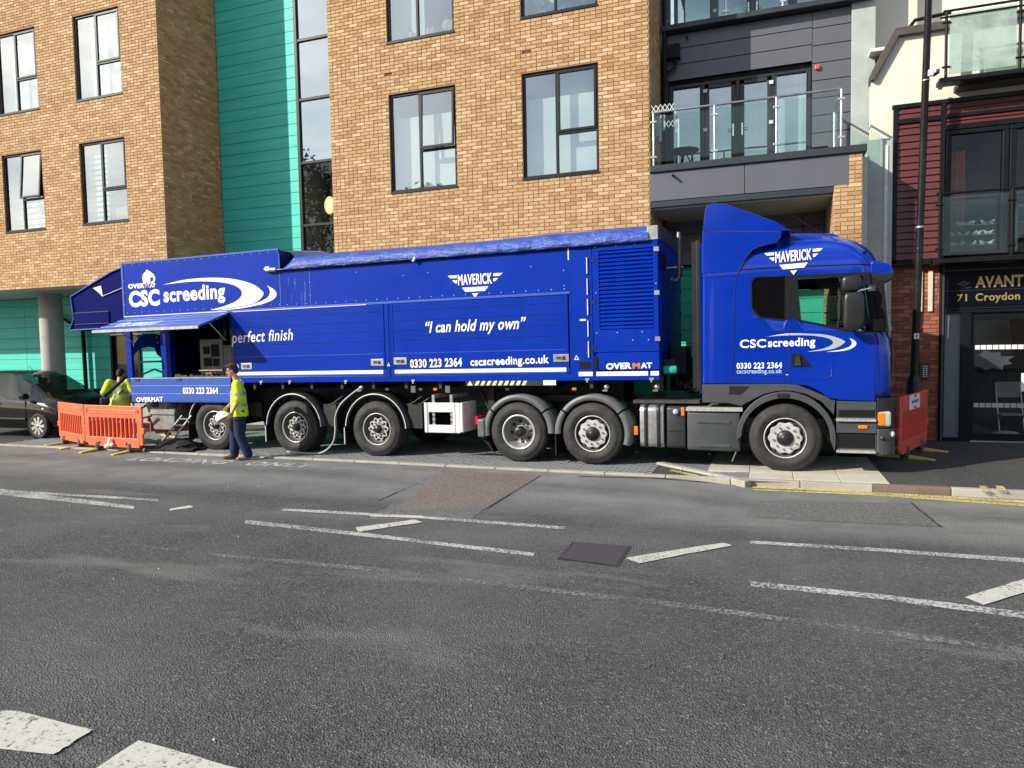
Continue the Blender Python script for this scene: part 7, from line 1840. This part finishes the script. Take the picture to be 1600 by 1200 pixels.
pose = dict(pelvis=(0,0,.94), chest=(.01,0,1.27), neckb=(.02,0,1.46), neck=(.05,0,1.54), head=(.095,0,1.675), turn=(.05,.22),
    sh_l=(-.0,.185,1.43), el_l=(-.03,.25,1.13), wr_l=(.09,.25,.91), hd_l=(.35,-.1,-.9), pn_l=(.3,-.9,0), curl_l=.9,
    sh_r=(.01,-.185,1.43), el_r=(.05,-.25,1.14), wr_r=(.24,-.13,.98), hd_r=(.5,.45,-.75), pn_r=(-.3,.4,-.5), curl_r=1.1,
    hip_l=(-.01,.095,.90), kn_l=(.0,.11,.49), an_l=(-.14,.11,.10), ft_l=(1,.12,0), hip_r=(.01,-.095,.90), kn_r=(.11,-.10,.50), an_r=(.13,-.10,.10), ft_r=(1,-.05,0), bands=(1.24, 1.03))
pose_t = (0, 0)
w1_, H1 = person((X1, Y1, z_road(X1, Y1)+.004), math.atan2(-.55, -.84), pose, 'worker in hi-vis shirt and dark jeans walking left with white hard hat in hand', shoes=('shoe_pale', 'boot'))
# hard hat held low in front
hh = empty('hard_hat', (0, 0, 0), label='white hard hat held low by the walking worker in jeans', cat='helmet')
hh.matrix_world = Matrix.Translation(w1_.location) @ Matrix.Rotation(w1_.rotation_euler.z, 4, 'Z') @ Matrix.Translation((.30, -.02, .80)) @ Matrix.Rotation(.5, 4, 'Y') @ Matrix.Rotation(.3, 4, 'X')
b = MB(); prof = [(.148, -.045), (.135, -.04), (.13, .0), (.118, .05), (.09, .09), (.05, .112), (0, .12)]
b.lathe(prof, (0, 0, 0), 'Z', 28); b.lathe([(r_-.006, z-.004) for r_, z in prof], (0, 0, 0), 'Z', 28); b.ell((.12, 0, -.045), (.06, .09, .010), 14, 6)
b.build('shell', M['helmet'], hh, fixn=False); MB().tube([(-.12+.24*k/8, 0, .015+.115*math.sin(math.pi*k/8)) for k in range(9)], .008, 6).build('ridge', M['helmet'], hh)
MB().tube([(.0, .10, -.04), (.02, .06, -.12), (.03, 0, -.15), (.02, -.06, -.12), (0, -.10, -.04)], .005, 5).build('chin_strap', M['red_plastic'], hh)

X2, Y2 = -13.95, 12.0
pose = dict(pelvis=(-.02,0,.92), chest=(.05,0,1.23), neckb=(.09,0,1.41), neck=(.13,0,1.47), head=(.18,-.01,1.57), turn=(-.35,.45),
    sh_l=(.02,.20,1.40), el_l=(-.04,.30,1.14), wr_l=(.12,.30,.95), hd_l=(.6,-.4,-.6), pn_l=(-.3,-.5,0), curl_l=.6,
    sh_r=(.03,-.20,1.40), el_r=(-.02,-.29,1.12), wr_r=(.10,-.26,.88), hd_r=(.5,.1,-.9), pn_r=(0,.9,0), curl_r=.7,
    hip_l=(0,.10,.89), kn_l=(.03,.13,.48), an_l=(-.02,.14,.10), ft_l=(1,.2,0), hip_r=(0,-.10,.89), kn_r=(.03,-.13,.48), an_r=(-.02,-.14,.10), ft_r=(1,-.2,0), bands=(1.16, 1.02))
w2_, H2 = person((X2, Y2, z_bay(X2, Y2)+.004), math.atan2(.78, -.62), pose, 'worker in yellow hi-vis shirt seen from behind, black shoulder bag across the back', hairm='hair_dark', trm='trousers_black')
sb = empty('shoulder_bag', (0, 0, 0), label='black shoulder bag slung across the back of the worker by the barriers', cat='bag')
sb.matrix_world = Matrix.Translation(w2_.location) @ Matrix.Rotation(w2_.rotation_euler.z, 4, 'Z')
MB().box(-.26, -.14, .16, .36, .90, 1.08).build('bag_body', M['bag_black'], sb, bevel=.05, seg=3)
path = [(-.21, .27, 1.08), (-.165, .16, 1.18), (-.145, .02, 1.32), (-.10, -.10, 1.44), (.0, -.13, 1.50), (.10, -.10, 1.44)]
b = MB()
for a, c in zip(path[:-1], path[1:]):
    a, c = Vector(a), Vector(c); d_ = (c-a).normalized(); s_ = Vector((0, .6, .5)); s_ = (s_-d_*s_.dot(d_)).normalized()*.032; nn_ = d_.cross(s_).normalized()*.004
    b.add([a-s_-nn_, a+s_-nn_, c+s_-nn_, c-s_-nn_, a-s_+nn_, a+s_+nn_, c+s_+nn_, c-s_+nn_], [(0,3,2,1),(4,5,6,7),(0,1,5,4),(2,3,7,6),(1,2,6,5),(3,0,4,7)])
b.build('strap', M['bag_black'], sb)
